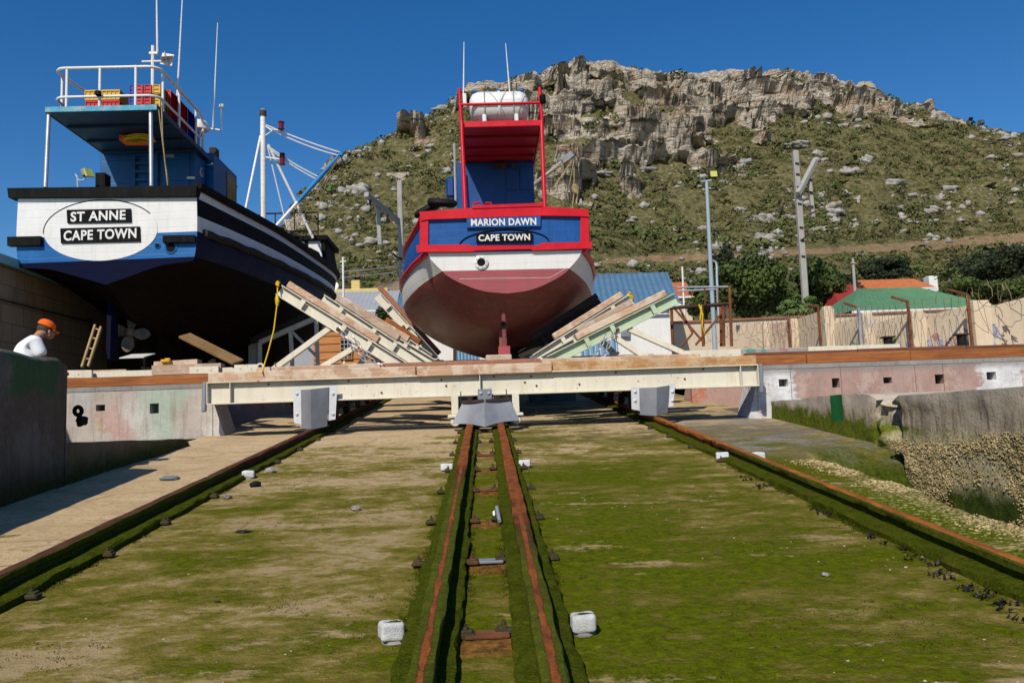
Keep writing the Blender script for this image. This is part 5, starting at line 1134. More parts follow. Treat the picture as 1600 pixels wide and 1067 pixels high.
# derrick at the right
m = MB(); m.tube([at(820, 300, 24.5), at(880, 252, 24.5)], 0.06, 8); m.bar(at(878, 254, 24.5), at(895, 241, 24.5), 0.2, 0.2, ch=0.03); dk = m.build('derrick', MT['galv'], boat)
m = MB(); m.tube([at(897, 250, 24.5), at(889, 290, 24), at(880, 326, 23.5)], 0.022, 6); m.tube([at(897, 262, 24.4), at(897, 300, 24.2), at(894, 327, 24)], 0.02, 6); m.blob(at(898, 297, 24.2), (0.1, 0.1, 0.2), 3, 0.3, 8, 6); m.build('rope', MT['rope_brown'], dk)
m = MB(); m.tube([at(832, 287, 24), at(892, 247, 24.3)], 0.01, 4); m.tube([at(893, 252, 24.3), at(852, 312, 22)], 0.01, 4); m.build('rope', MT['rope_yellow'], dk)
# liferaft canister
LY = 19.62
lr = thing('liferaft_canister', 'white liferaft canister lashed on top of the red canopy', 'liferaft', (at(779, 170, LY).x, LY, cz + 0.1))
c0 = at(733, 171, LY); c1 = at(826, 169, LY); L = (c1.x - c0.x); R_ = 0.385; zc = cz + 0.22 + R_
m = MB(); m.lathe([(0.05, 0), (R_ * 0.55, 0.02), (R_ * 0.86, 0.09), (R_, 0.22), (R_, L / 2 - 0.03), (R_ + 0.02, L / 2 - 0.028), (R_ + 0.02, L / 2 + 0.028), (R_, L / 2 + 0.03), (R_, L - 0.22), (R_ * 0.86, L - 0.09), (R_ * 0.55, L - 0.02), (0.05, L)], (c0.x, LY, zc), (1, 0, 0), 32); m.build('shell', MT['white_clean'], lr, smooth=40)
m = MB()
for f in (0.26, 0.74):
    x = c0.x + L * f; m.tube([(x, LY + (R_ + 0.012) * math.sin(q), zc + (R_ + 0.012) * math.cos(q)) for q in np.linspace(0, 2 * math.pi, 28)[:-1]], 0.014, 5, closed=True)
for f0, f1 in ((0.3, 0.62), (0.62, 0.45), (0.75, 0.95), (0.95, 0.8)):
    m.tube([(c0.x + L * (f0 + (f1 - f0) * t), LY - (R_ + 0.015) * math.cos(rad(-50 + 100 * t) - rad(0)), zc + (R_ + 0.015) * math.sin(rad(60 - 110 * t))) for t in np.linspace(0, 1, 8)], 0.008, 4)
m.build('lashing', MT['alu'], lr)
for f in (0.25, 0.78): m = MB(); x = c0.x + L * f; m.bb((x - 0.05, LY - 0.32, cz + 0.1), (x + 0.05, LY + 0.32, cz + 0.34), 0.02); m.build('cradle_foot', MT['white_clean'], lr)
for f in (0.1, 0.5, 0.88): m = MB(); x = c0.x + L * f; m.bb((x - 0.06, LY - 0.07, zc + R_), (x + 0.06, LY + 0.07, zc + R_ + 0.07), 0.02); m.build('clasp', MT['blue_anne'], lr)
# tyres slung at the quarter
def tyre(name, c, R0, r0, n, label, grp='old tyres used as fenders'):
    m = MB(); n_ = Vector(n).normalized(); prof = []
    for i in range(13): q = 2 * math.pi * i / 12; prof.append((R0 + r0 * math.cos(q), r0 * 0.85 * math.sin(q)))
    m.lathe(prof[:-1] + [prof[0]], c, n_, 28); m.f = m.f[:-2]; m.m = m.m[:-2]
    return tag(m.build(name, MT['rubber'], origin=c, smooth=50), label, 'tyre', grp)
tyre('tyre', at(691, 317, 19.6), 0.25, 0.115, (0.12, -0.25, 1), 'black tyre lying on the left quarter rail of the red boat')
tyre('tyre', at(668, 328, 19.9), 0.25, 0.11, (-0.5, -0.2, 1), 'lower black tyre tucked under the other on the red boat')

# ------------------------------------------------------------------ white and blue boat on the left
AY = 18.7
ac = at(166, 400, AY); AYAW = rad(2.9)
ST = [(0, [(0, 5.0), (0.5, 5.16), (1.25, 5.39), (1.88, 5.46), (2.0, 5.56), (2.06, 6.14), (2.04, 7.2)]),
      (2, [(0, 4.15), (0.75, 4.6), (1.5, 5.0), (2.02, 5.38), (2.16, 5.66), (2.24, 6.25), (2.2, 7.24)]),
      (5, [(0, 3.7), (1.0, 4.15), (1.8, 4.65), (2.25, 5.2), (2.38, 5.72), (2.43, 6.36), (2.38, 7.34)]),
      (9, [(0, 3.9), (1.1, 4.3), (1.9, 4.85), (2.3, 5.45), (2.42, 5.9), (2.46, 6.52), (2.42, 7.42)]),
      (12.5, [(0, 4.2), (0.8, 4.6), (1.45, 5.1), (1.85, 5.65), (2.05, 6.1), (2.18, 6.7), (2.24, 7.6)]),
      (15, [(0, 4.6), (0.4, 4.95), (0.8, 5.4), (1.1, 5.95), (1.3, 6.4), (1.5, 6.9), (1.72, 7.8)]),
      (17, [(0, 5.4), (0.05, 5.8), (0.1, 6.1), (0.15, 6.5), (0.2, 6.9), (0.3, 7.2), (0.45, 8.05)])]
A = loft(ST, 5, 6)
anne = thing('fishing_boat', 'white and blue fishing boat with oval name panel, propped high on the left', 'fishing boat', (ac.x, AY, deck_z(AY)), 0, 'wooden fishing boats on the slip')
def rm2(j, i):
    if j < 18: return 3 if i >= 0 else 1
    if j < 24: return 1 if i < 0 else 3
    if i < 0: return 2 if j < 30 else 0
    if j < 30: return 4
    return (0, 0, 5, 5, 0, 0)[j - 30]
hm, tm, W = hull_mesh(A, rm2, ac.x, AY, AYAW)
hm.build('hull', [MT['white'], MT['navy'], MT['blue_anne'], MT['dark_hull'], MT['navy_side'], MT['black']], anne, smooth=35)
tr = tm.build('transom', [MT['white_clean'], MT['navy'], MT['blue_anne']], anne)
AP = Plane(ac.x, AY, -math.tan(AYAW)); YT = AP - 0.05; TUX = Vector((1, AP.k, 0))
m = MB(); pboard(m, [(11, 294), (13, 309), (306, 307), (307, 290)], YT - 0.05, 0.3); m.build('top_rail', MT['black'], tr)
pts = [at(157 + 89 * math.cos(q), 360 + 47.5 * math.sin(q) - 0.03 * 89 * math.cos(q), AP - 0.012) for q in np.linspace(0, 2 * math.pi, 64)[:-1]]
m = MB(); m.prism(pts, (0, 0.02, 0)); m.build('oval_panel', MT['white_clean'], tr)
m = MB(); m.tube(parc(157, 360, 89, 47.5, rad(183), rad(30), 34, AP - 0.012), 0.012, 5); m.build('oval_moulding', MT['black'], tr)
for (x0, x1, y0, y1) in ((11, 63, 370, 384), (254, 304, 368, 379)):
    m = MB(); prect(m, x0, y0, x1, y1, YT - 0.06, 0.16, -0.02); m.build('rubbing_block', MT['black'], tr)
m = MB(); pboard(m, [(104, 328), (105, 348.5), (205, 347), (204, 326)], YT - 0.0, 0.05); nb = m.build('name_board', MT['black'], tr)
text_mesh('lettering', 'ST ANNE', 0.3, MT['white_clean'], nb, at(153.5, 337.5, YT), TUX, TUZ, 0.008, 1.08, 0.008, (197 - 110) / FPX * AY)
m = MB(); pboard(m, [(94, 357), (95, 380), (219, 377), (218, 354)], YT - 0.0, 0.05); nb = m.build('name_board', MT['black'], tr)
text_mesh('lettering', 'CAPE TOWN', 0.31, MT['white_clean'], nb, at(156.5, 366.5, YT), TUX, TUZ, 0.008, 1.08, 0.008, (214 - 99) / FPX * AY)
for (px, py, r) in ((267.5, 387, 0.105), (246.5, 384, 0.05)):
    c = at(px, py, AP); m = MB(); m.lathe([(r * 1.35, -0.01), (r * 1.35, 0.02), (r, 0.028), (r, 0.0)], c, (0, -1, 0), 18); pf = m.build('scupper_flange', MT['blue_anne'], tr, smooth=40)
    m = MB(); m.lathe([(r * 0.99, 0.0), (r * 0.99, 0.026), (0.001, 0.022)], c, (0, -1, 0), 16); m.build('scupper_hole', MT['black'], pf)
m = MB(); bm_ = [(px, py) for px, py in ((257, 377), (278, 377), (257, 398), (278, 398))]
ny = len(A)
for s_ in (1, -1):
    P = row_pts(A, 36, s_, 0, ny, W, 0.03); m = MB(); m.tube(P, 0.11, 6); m.build('sheer_rail', MT['black'], anne, smooth=40)
    P = row_pts(A, 30, s_, 1, ny, W, 0.04); m = MB(); m.tube([(p[0], p[1], p[2] + 0.02 * math.sin(i * 2.3)) for i, p in enumerate(P)], 0.09, 6); m.build('rubbing_strake', MT['timber_black'], anne, smooth=40)
m = MB()
for i in range(0, ny - 1):
    a, b = A[i, 32], A[i + 1, 32]; x0_, x1_ = max(a[0] - 0.06, 0.02), max(b[0] - 0.06, 0.02)
    m.add([W(-x0_, a[1] + 0.05, a[2]), W(x0_, a[1] + 0.05, a[2]), W(x1_, b[1] + 0.05, b[2]), W(-x1_, b[1] + 0.05, b[2])], [(0, 1, 2, 3)])
m.build('deck', MT['timber_y'], anne)
def ax(y, x=0.0): q = W(x, y, 0); return q[0], q[1]
# keel with propeller aperture, rudder and propeller
kx, ky = ax(1.9); k2x, k2y = ax(12)
m = MB(); dxk = 0.1
def kp(y, z): a = ax(y, -dxk); return (a[0], a[1], z)
m.prism([kp(1.75, 3.3), kp(1.75, 3.5), kp(2.3, 3.5), kp(2.4, 4.15), kp(4, 3.95), kp(12, 4.3), kp(12, 3.95), kp(4, 3.35)], (2 * dxk, 0, 0)); m.build('keel', MT['dark_hull'], anne)
m = MB(); p0 = at(176, 455, AY + 1.0); m.prism([(p0.x - 0.05, AY + 0.8, 3.42), (p0.x - 0.05, AY + 0.85, 4.85), (p0.x - 0.05, AY + 1.1, 4.85), (p0.x - 0.05, AY + 1.3, 3.42)], (0.1, 0, 0)); m.build('rudder', MT['navy'], anne)
hub = at(203, 519, AY + 1.7); pr = MB(); pr.lathe([(0.03, -0.16), (0.1, -0.1), (0.12, 0.05), (0.1, 0.12)], hub, (0, 1, 0), 12)
for k in range(4):
    q = rad(-100 + 90 * k); d = Vector((math.cos(q), 0.0, math.sin(q))); s_ = Vector((-math.sin(q), 0, math.cos(q)))
    prof = [(0.07, 0.05), (0.18, 0.12), (0.32, 0.145), (0.43, 0.1), (0.49, 0.02)]
    L_ = [hub + d * r - s_ * w_ + Vector((0, -0.25 * w_, 0)) for r, w_ in prof]; R2 = [hub + d * r + s_ * w_ + Vector((0, 0.25 * w_, 0)) for r, w_ in prof]
    for a, b in zip(range(4), range(1, 5)): pr.prism([L_[a], L_[b], R2[b], R2[a]], (0, 0.025, 0))
pr.build('propeller', MT['propeller'], anne)
# cabin
cy0, cy1 = 21.9, 25.2; xr = at(305, 230, cy0).x; xl = at(157, 235, cy0).x; zt = at(240, 170, 18.9).z
m = MB(); m.bb((xl, cy0, 6.6), (xr, cy1, zt + 0.02), 0.02); cab = m.build('cabin', MT['cabin_teal'], anne)
m = MB(); m.bb((xr, 22.75, at(345, 310, 23).z), (xr + 0.22, 24.9, at(345, 243, 23).z), 0.02); wx = m.build('side_box', MT['cabin_teal'], cab)
m = MB(); m.bb((xr + 0.222, 23.9, at(345, 300, 23).z), (xr + 0.235, 24.75, at(345, 252, 23).z)); m.build('side_window', MT['glass'], wx)
m = MB(); m.bb((xr + 0.0, 23.0, at(345, 250, 23).z + 0.12), (xr + 0.2, 23.3, at(345, 235, 23).z + 0.1), 0.02); m.build('lamp_box', MT['rust_dark'], wx)
m = MB(); m.lathe([(0.13, 0), (0.13, 0.03), (0.09, 0.035), (0.09, 0)], (xr + 0.002, 22.35, at(335, 270, 22.4).z), (1, 0, 0), 18); m.build('porthole', MT['alu'], cab, smooth=40)
m = MB(); prect(m, 206, 230, 211, 290, cy0 - 0.1, 0.06, 0); prect(m, 241, 229, 246, 290, cy0 - 0.1, 0.06, 0)
for y_ in (240, 253, 266, 279): prect(m, 208, y_, 244, y_ + 4, cy0 - 0.09, 0.04, 0)
m.build('ladder', MT['cabin_teal'], cab)
m = MB(); prect(m, 251, 228, 296, 292, cy0 - 0.03, 0.04, 0); d_ = m.build('door', MT['cabin_teal'], cab); m = MB(); prect(m, 292, 276, 304, 280, cy0 - 0.07, 0.05, 0); prect(m, 259, 241, 272, 246, cy0 - 0.05, 0.03, 0); m.build('latch', MT['alu'], d_)
# canopy over the aft deck
x0 = at(70, 170, 18.9).x; x1 = at(245, 168, 18.9).x
m = MB(); m.bb((x0 + 0.02, 18.93, zt - 0.02), (x1 - 0.02, 22.6, zt + 0.06), 0.01); cp = m.build('canopy', MT['canopy_under'], anne)
m = MB(); m.bb((x0, 18.9, zt - 0.03), (x1, 18.927, zt + 0.1), 0.006); m.build('edge_trim', MT['canopy_edge'], cp)
for xx in (x0, x1): m = MB(); m.bb((xx - 0.016, 18.93, zt - 0.03), (xx + 0.016, 22.6, zt + 0.1), 0.006); m.build('side_trim', MT['canopy_under'], cp)  # dark paint puts the shade of the canopy sides into the trims
m = MB()
for yy in (19.8, 20.8, 21.6): m.bb((x0 + 0.06, yy, zt - 0.09), (x1 - 0.06, yy + 0.07, zt - 0.022), 0.008)
m.build('beams', MT['canopy_under'], cp)
m = MB(); m.bb((x1 + 0.03 - 1.4, 22.62, zt + 0.03), (xr + 0.1, 25.4, zt + 0.1), 0.01); m.build('cabin_roof', MT['roof_grey'], cab)
for (xa, ya, xb, yb) in ((71, 293, 76.5, 174), (236.5, 291, 235.5, 172)):
    m = MB(); m.tube([at(xa, ya, 18.88), at(xb, yb, 19.0)], 0.046, 10); m.build('canopy_post', MT['alu'], anne, smooth=60)
# white tubular rail round the canopy
zr_, zl_ = at(160, 106, 18.95).z, at(160, 151, 18.95).z; xa, xb = at(84, 110, 18.95).x, at(247, 108, 18.95).x
def railloop(z):
    P = [(xa + 0.1, 20.6, z)] + [(xa - 0.0, 19.3, z)]
    for q in np.linspace(math.pi, math.pi / 2, 6): P.append((xa + 0.25 + 0.25 * math.cos(q), 19.2 - 0.25 * math.sin(q), z))
    for q in np.linspace(math.pi / 2, 0, 6): P.append((xb - 0.25 + 0.25 * math.cos(q), 19.2 - 0.25 * math.sin(q), z))
    P.append((xb, 21.7, z)); return P
m = MB(); P = railloop(zr_); m.tube(P + [(xb, 21.95, zr_ - 0.08), (xb, 22.05, zr_ - 0.3), (xb, 22.05, zt + 0.1)], 0.036, 10); m.build('guard_rail', MT['white_clean'], cp, smooth=60)
m = MB(); m.tube(railloop(zl_), 0.033, 10); m.build('guard_rail', MT['white_clean'], cp, smooth=60)
for (x, y) in [(at(104, 140, 18.95).x, 18.96), (at(156, 140, 18.95).x, 18.95), (at(212, 140, 18.95).x, 18.95), (xa, 19.35), (xa + 0.08, 20.5), (xb, 19.25), (xb, 20.3), (xb, 21.5)]:
    m = MB(); m.tube([(x, y, zt + 0.06), (x, y, zr_ + 0.03)], 0.034, 8); m.build('rail_post', MT['white_clean'], cp, smooth=60)
m = MB(); c = at(153, 146, 18.85); m.bb((c.x - 0.06, 18.8, c.z - 0.06), (c.x + 0.06, 18.92, c.z + 0.06), 0.02); m.build('rail_lamp', MT['black'], cp)
# aerial mast and reflector
c = at(239, 125, 20.3); m = MB(); m.tube([(c.x, 20.3, zt + 0.06), at(239, 72, 20.3)], 0.045, 8); m.tube([at(222, 97, 20.3), at(256, 96, 20.3)], 0.03, 8); m.bb(tuple(at(234, 86, 20.3) - Vector((0, 0.05, 0))), tuple(at(247, 82, 20.3) + Vector((0, 0.05, 0)))); am = m.build('aerial_mast', MT['white_clean'], cp, smooth=40)
m = MB(); c = at(261, 93, 20.3); r = 0.21
for n_ in ((1, 0, 0.3), (0, 1, 0), (-0.3, 0, 1)):
    n_ = Vector(n_).normalized(); u = n_.cross(Vector((0.3, 1, 0.2))).normalized(); v = n_.cross(u); m.prism([c + u * r, c + v * r, c - u * r, c - v * r], n_ * 0.008)
m.build('radar_reflector', MT['white_clean'], am)
for (xa_, ya, xb_, yb, Y_, R_) in ((246, 85, 244, -60, 20.3, 0.028), (277, 150, 287, -40, 20.8, 0.026), (333, 200, 340, 36, 22.3, 0.024)):
    m = MB(); a, b = at(xa_, ya, Y_), at(xb_, yb, Y_); m.tube([a, a + (b - a) * 0.45, b], [R_, R_ * 0.75, R_ * 0.4], 6); m.build('whip_aerial', MT['white_clean'], cp)
m = MB(); m.tube([at(318, 200, 22.3), at(346, 204, 22.3)], 0.03, 6); m.tube([at(346, 204, 22.3), at(346.5, 168, 22.3)], 0.022, 6); m.lathe([(0.03, 0), (0.07, 0.03), (0.07, 0.1), (0.03, 0.14)], at(346.5, 170, 22.3), (0, 0, 1), 10); m.tube([at(312, 215, 22.3), at(322, 203, 22.3)], 0.025, 6); m.build('aerial_bracket', MT['white_clean'], cp, smooth=40)
m = MB(); c = at(311, 205, 22.2); m.lathe([(0.2, 0), (0.26, 0.02), (0.26, 0.16), (0.2, 0.26), (0.05, 0.29)], c, (0, 0, 1), 20); m.build('radar_dome', MT['white_clean'], cp, smooth=40)
m = MB(); m.tube([at(250, 168, 18.95) + Vector((0.04, 0, 0)), at(254, 215, 18.8), at(258, 255, 18.85), at(264, 292, 18.9)], 0.018, 5); m.tube([at(248, 172, 18.93), at(255, 230, 18.9), at(262, 290, 18.85)], 0.016, 5); m.build('hanging_rope', MT['rope_brown'], cp)
m = MB()
for k in range(6): c = at(214 + k * 1.5, 216 + (k % 3), 20.2); m.tube([c + Vector((0.33 * math.cos(q), 0.15 * math.sin(q), 0.05 * math.sin(q + k))) for q in np.linspace(0, 6.28, 18)[:-1]], 0.018, 5, closed=True)
tag(m.build('rope_coil', MT['rope_yellow'], origin=at(215, 216, 20.2)), 'coil of yellow rope stowed under the white and blue boat canopy', 'rope')
m = MB(); prect(m, 186, 211, 230, 219, 20.4, 0.4, 0); tag(m.build('stowage_board', MT['orange'], origin=at(210, 219, 20.4)), 'orange board stowed under the canopy of the white and blue boat', 'board')
# deck floodlight and black box
fl = thing('deck_floodlight', 'grey floodlight with yellow lens on the stern rail of the white and blue boat', 'floodlight', at(122, 291, 18.85))
m = MB(); m.tube([at(122, 293, 18.85), at(121, 277, 18.85), at(118, 273, 18.85)], 0.025, 8); m.tube([at(119, 274, 18.85), at(124, 282, 18.85), at(131, 281, 18.85), at(136, 272, 18.85)], 0.016, 6); m.build('bracket', MT['alu'], fl)
c = at(133, 270, 18.85); m = MB(); m.box(c, (0.16, 0.14, 0.2), Matrix.Rotation(rad(-20), 3, 'Y'), 0.04); m.build('housing', MT['galv'], fl)
m = MB(); m.box(c + Vector((0.11, -0.05, -0.03)), (0.05, 0.22, 0.2), Matrix.Rotation(rad(-20), 3, 'Y') @ Matrix.Rotation(rad(-25), 3, 'Z'), 0.015); m.build('lens', MT['lamp_glass'], fl)
m = MB(); prect(m, 149, 270, 164, 292, 19.2, 0.3, 0); tag(m.build('deck_box', MT['black'], origin=at(156, 292, 19.2)), 'black box standing at the stern of the white and blue boat', 'box')
# foremast gear
FY = 29.5
m = MB(); c = at(411, 385, FY); m.tube([c, at(411, 290, FY), at(411, 176, FY)], [0.115, 0.11, 0.095], 14); m.lathe([(0.09, 0), (0.12, 0.02), (0.12, 0.12), (0.08, 0.2)], at(411, 180, FY), (0, 0, 1), 12); mast = m.build('foremast', MT['white'], anne, smooth=50)
m = MB(); m.lathe([(0.125, 0), (0.125, 0.2), (0.08, 0.24)], at(411, 182, FY), (0, 0, 1), 12); m.build('mast_cap', MT['rust_dark'], mast, smooth=50)
for (a, b, r) in (((407, 213), (379, 350), 0.045), ((419, 226), (489, 372), 0.05), ((418, 228), (449, 358), 0.028)):
    m = MB(); m.tube([at(*a, FY), at(*b, FY + (0.8 if b[0] > 400 else -1))], r, 8); m.build('mast_leg', MT['white'], mast, smooth=50)
m = MB(); m.tube([at(415, 372, FY), at(465, 316, FY + 0.3)], 0.062, 10); bm = m.build('boom', MT['white'], mast, smooth=50)
m = MB(); m.tube([at(465, 316, FY + 0.3), at(500, 277, FY + 0.5), at(533, 240, FY + 0.7)], [0.07, 0.09, 0.075], 10); m.blob(at(532, 241, FY + 0.7), 0.13, 3, 0.2, 8, 6); m.build('boom_wrap', MT['boom_blue'], bm, smooth=50)
m = MB(); m.tube([at(414, 246, FY), at(437, 249, FY)], 0.035, 6); m.tube([at(414, 197, FY), at(425, 205, FY), at(415, 212, FY)], 0.03, 6); m.tube([at(420, 202, FY), at(438, 204, FY)], 0.02, 6); m.build('lamp_bracket', MT['white'], mast)
for (px, py) in ((439.5, 203), (441, 258)):
    m = MB(); m.lathe([(0.1, 0), (0.13, 0.02), (0.09, 0.06), (0.09, 0.24), (0.13, 0.28), (0.1, 0.3)], at(px, py, FY), (0, 0, 1), 12); m.build('mast_lamp', MT['redlamp'], mast, smooth=40)
m = MB(); m.lathe([(0.08, 0), (0.1, 0.24)], at(441, 250, FY), (0, 0, 1), 10); m.build('mast_lamp', MT['black'], mast)
m = MB()
for a, b, sg in (((414, 195), (530, 238), 2), ((416, 199), (528, 243), 4), ((418, 228), (499, 277), 3), ((420, 232), (496, 281), 3)):
    p, q = at(*a, FY), at(*b, FY + 0.6); m.tube([p + (q - p) * t - Vector((0, 0, 4 * t * (1 - t) * sg * FY / FPX)) for t in np.linspace(0, 1, 8)], 0.028, 5)
m.build('topping_rope', MT['white'], mast)
m = MB()
for a, b in (((531, 245), (427, 385)), ((528, 250), (470, 345)), ((412, 190), (413, 370)), ((520, 262), (495, 330))): p, q = at(*a, FY + 0.4), at(*b, FY + 0.2); m.tube([p, (p + q) / 2 - Vector((0.05, 0, 0.08)), q], 0.012, 4)
m.build('fall_rope', MT['rope_brown'], mast)
# bow shelter and rails
BY = 31.5
sh = MB(); sh.bb((at(436, 380, BY).x, BY, 7.3), (at(503, 380, BY).x, BY + 2.2, at(470, 377, BY).z), 0.02); bs = sh.build('bow_shelter', MT['white'], anne)
m = MB(); pboard(m, [(420, 370), (420, 376), (511, 374), (511, 367)], BY - 0.15, 2.6); m.build('roof', MT['black'], bs)
m = MB(); prect(m, 450, 376, 457, 420, BY - 0.04, 0.06, 0); prect(m, 476, 376, 481, 420, BY - 0.04, 0.06, 0); m.prism([at(500, 374, BY - 0.04), at(506, 374, BY - 0.04), at(513, 420, BY - 0.04), at(507, 420, BY - 0.04)], (0, 2.2, 0)); m.build('frame', MT['black'], bs)
m = MB(); m.blob(at(485, 405, BY - 0.5), (0.45, 0.3, 0.35), 4, 0.3); m.blob(at(470, 402, BY - 0.5), (0.25, 0.25, 0.3), 9, 0.3); tag(m.build('net_bundle', MT['rubber'], origin=at(480, 410, BY - 0.5)), 'black bundle of net lying by the bow shelter of the white and blue boat', 'net')
m = MB(); P = [at(404, 345, BY - 1), at(404, 336, BY - 1), at(412, 334, BY - 1), at(495, 332, BY + 1)]; m.tube(P, 0.03, 6); m.tube([at(404, 360, BY - 1), at(495, 362, BY + 1)], 0.025, 6)
for x_ in (430, 460, 478, 497): m.tube([at(x_, 333, BY), at(x_, 371, BY)], 0.028, 6)
m.build('bow_rail', MT['rust_dark'], anne)

# ------------------------------------------------------------------ fish crates on the canopy
def crate(name, mat, label, loc, rx=0.0, ry=0.0, rz=0.0, size=(0.72, 0.44, 0.26)):
    m = MB(); w_, d_, h_ = size; t = 0.02
    R_ = Matrix.Rotation(rz, 3, 'Z') @ Matrix.Rotation(rx, 3, 'X') @ Matrix.Rotation(ry, 3, 'Y')
    def b(c, s_): m.box(R_ @ Vector(c), s_, R_, 0.004)
    b((0, 0, t / 2), (w_, d_, t))
    for s_ in (-1, 1):
        b((0, s_ * (d_ / 2 - t / 2), h_ / 2), (w_, t * 0.5, h_)); b((s_ * (w_ / 2 - t / 2), 0, h_ / 2), (t * 0.5, d_, h_))
        b((0, s_ * d_ / 2, h_ - 0.02), (w_ + 0.02, 0.03, 0.04)); b((s_ * w_ / 2, 0, h_ - 0.02), (0.03, d_ + 0.02, 0.04)); b((0, s_ * d_ / 2, 0.02), (w_, 0.025, 0.03))
        for k in range(9): b((-w_ / 2 + w_ * k / 8, s_ * d_ / 2, h_ / 2), (0.018, 0.026, h_ - 0.04))
        for k in range(6): b((s_ * w_ / 2, -d_ / 2 + d_ * k / 5, h_ / 2), (0.026, 0.018, h_ - 0.04))
    o = m.build(name, MT[mat], origin=(0, 0, 0)); o.location = loc
    return tag(o, label, 'crate', 'plastic fish crates on the boat canopy')
b0 = zt + 0.08; c = at(148, 160, 20.0).x; c2 = at(184, 160, 20.0).x
crate('fish_crate', 'crate_red', 'red crate at the bottom left of the low stack under the yellow crate', (c, 20.0, b0), size=(0.76, 0.5, 0.24))
crate('fish_crate', 'crate_red', 'red crate second up in the low stack, under the yellow crate', (c2 - 0.25, 20.0, b0 + 0.25), size=(0.8, 0.5, 0.24))
crate('fish_crate', 'crate_yellow', 'yellow crate on top of the low red stack', (c2 - 0.26, 20.0, b0 + 0.5), size=(0.82, 0.5, 0.26))
crate('fish_crate', 'crate_red', 'red crate at the bottom right of the low stack behind the rail', (c2 + 0.1, 20.2, b0), size=(0.72, 0.5, 0.24))
x = at(213, 150, 19.9).x
for i, (mt, w_, lab) in enumerate((('crate_blue', 0.13, 'blue crate on edge, left end of the tall lashed row'), ('crate_red', 0.19, 'red crate on edge beside the blue one'), ('crate_red', 0.19, 'red crate on edge between another red and the yellow'), ('crate_yellow', 0.2, 'yellow crate on edge at the right end of the lashed row'))):
    crate('fish_crate', mt, lab, (x, 19.7, b0 + 0.36), 0, rad(90), 0, (0.74, 0.46, w_)); x += w_ + 0.015
for i in range(3):
    crate('fish_crate', 'crate_red' if i < 2 else 'crate_blue', ('red crate on edge by the side rail behind the yellow one', 'red crate on edge farther back along the side rail', 'blue crate on edge, last along the side rail')[i], (xb - 0.32, 20.25 + 0.58 * i, b0 + 0.4), 0, rad(90), 0, (0.8, 0.55, 0.24))
m = MB(); c = at(292, 205, 21.9); m.lathe([(0.1, 0), (0.13, 0.03), (0.13, 0.45), (0.09, 0.55), (0.04, 0.58), (0.05, 0.62)], (xb - 0.15, 21.85, b0), (0, 0, 1), 16); tag(m.build('gas_bottle', MT['galv'], origin=(xb - 0.15, 21.85, b0), smooth=50), 'grey gas bottle beside the crates and white radar dome', 'gas bottle')
# ------------------------------------------------------------------ slip cradle under the red boat
BYF = 17.4
cr = thing('slip_cradle', 'cream steel slip cradle with timber-topped slanted arms carrying the red boat', 'cradle', (0, BYF, slip_z(BYF)))
zt_, zb_ = 2.645, 2.185
m = MB(); bx0, bx1 = at(327, 610, BYF).x, at(1181, 580, BYF).x; zc = (zt_ + zb_) / 2; H_ = zt_ - zb_
m.ibeam((bx0, BYF, zc), (bx1, BYF, zc), H_, 0.26, 0.022, 0.014)
for px in (362, 750, 1156): x = at(px, 600, BYF).x; m.bb((x - 0.008, BYF - 0.125, zb_ + 0.023), (x + 0.008, BYF - 0.0075, zt_ - 0.023))
m.bb((bx0 - 0.015, BYF - 0.13, zb_), (bx0 - 0.001, BYF + 0.13, zt_)); m.bb((bx1 + 0.001, BYF - 0.13, zb_), (bx1 + 0.015, BYF + 0.13, zt_))
fb = m.build('front_beam', MT['cream'], cr)
m = MB()
for px, dz in ((420, 0.15), (545, 0.16), (596, -0.1), (690, 0.12), (697, 0.0), (772, 0.16), (820, 0.02), (830, 0.13), (838, -0.06), (905, -0.06), (963, 0.16), (1100, 0.17), (1070, -0.02)):
    x = at(px, 600, BYF).x; m.lathe([(0.022, 0), (0.022, 0.02), (0.01, 0.021), (0.01, 0.03)], (x, BYF - 0.007, zc + dz), (0, -1, 0), 6)
m.build('bolts', MT['rust'], fb)
for (sx, x) in ((-1, bx0 - 0.07), (1, bx1 + 0.07)):
    m = MB(); m.box((x, BYF - 0.08, zc - 0.07), (0.09, 0.1, 0.62), Matrix.Rotation(rad(2), 3, 'Y'), 0.03); m.build('end_fender', MT['galv'], cr)
# transverse timbers
def timbers(Y, xs_, mat, w_=0.24, h_=0.215, dz=0.0):
    for i, (a, b) in enumerate(zip(xs_[:-1], xs_[1:])):
        mm = mat[i] if isinstance(mat, list) else mat
        m = MB(); z = deck_z(Y) + dz - (0.012 if i % 2 else 0); m.bb((a + 0.012, Y - 0.02 * (i % 2), z - h_), (b - 0.012, Y + w_, z), 0.016); m.build('deck_timber', MT[mm], cr)
xA, xB = at(651, 576, BYF).x, at(862, 568, BYF).x
timbers(BYF - 0.13, [bx0, xA, xB, bx1], ['timber', 'timber', 'timber_amber'])
timbers(BYF + 0.22, [bx0 + 0.9, -2.2, at(600, 570, 17.6).x, 1.2, bx1 - 1.1], ['timber', 'timber', 'timber_red', 'timber'], 0.26, 0.2, 0.075)
for Y in (20.2, 22.8, 25.4):
    m = MB(); z = deck_z(Y) - 0.45; m.ibeam((-5.2, Y, z), (5.2, Y, z), 0.44, 0.24, 0.022, 0.014); m.build('cross_beam', MT['cream'], cr)
    timbers(Y - 0.12, [-5.2, -1.5, 1.6, 5.2], ['timber', 'timber_red', 'timber'])
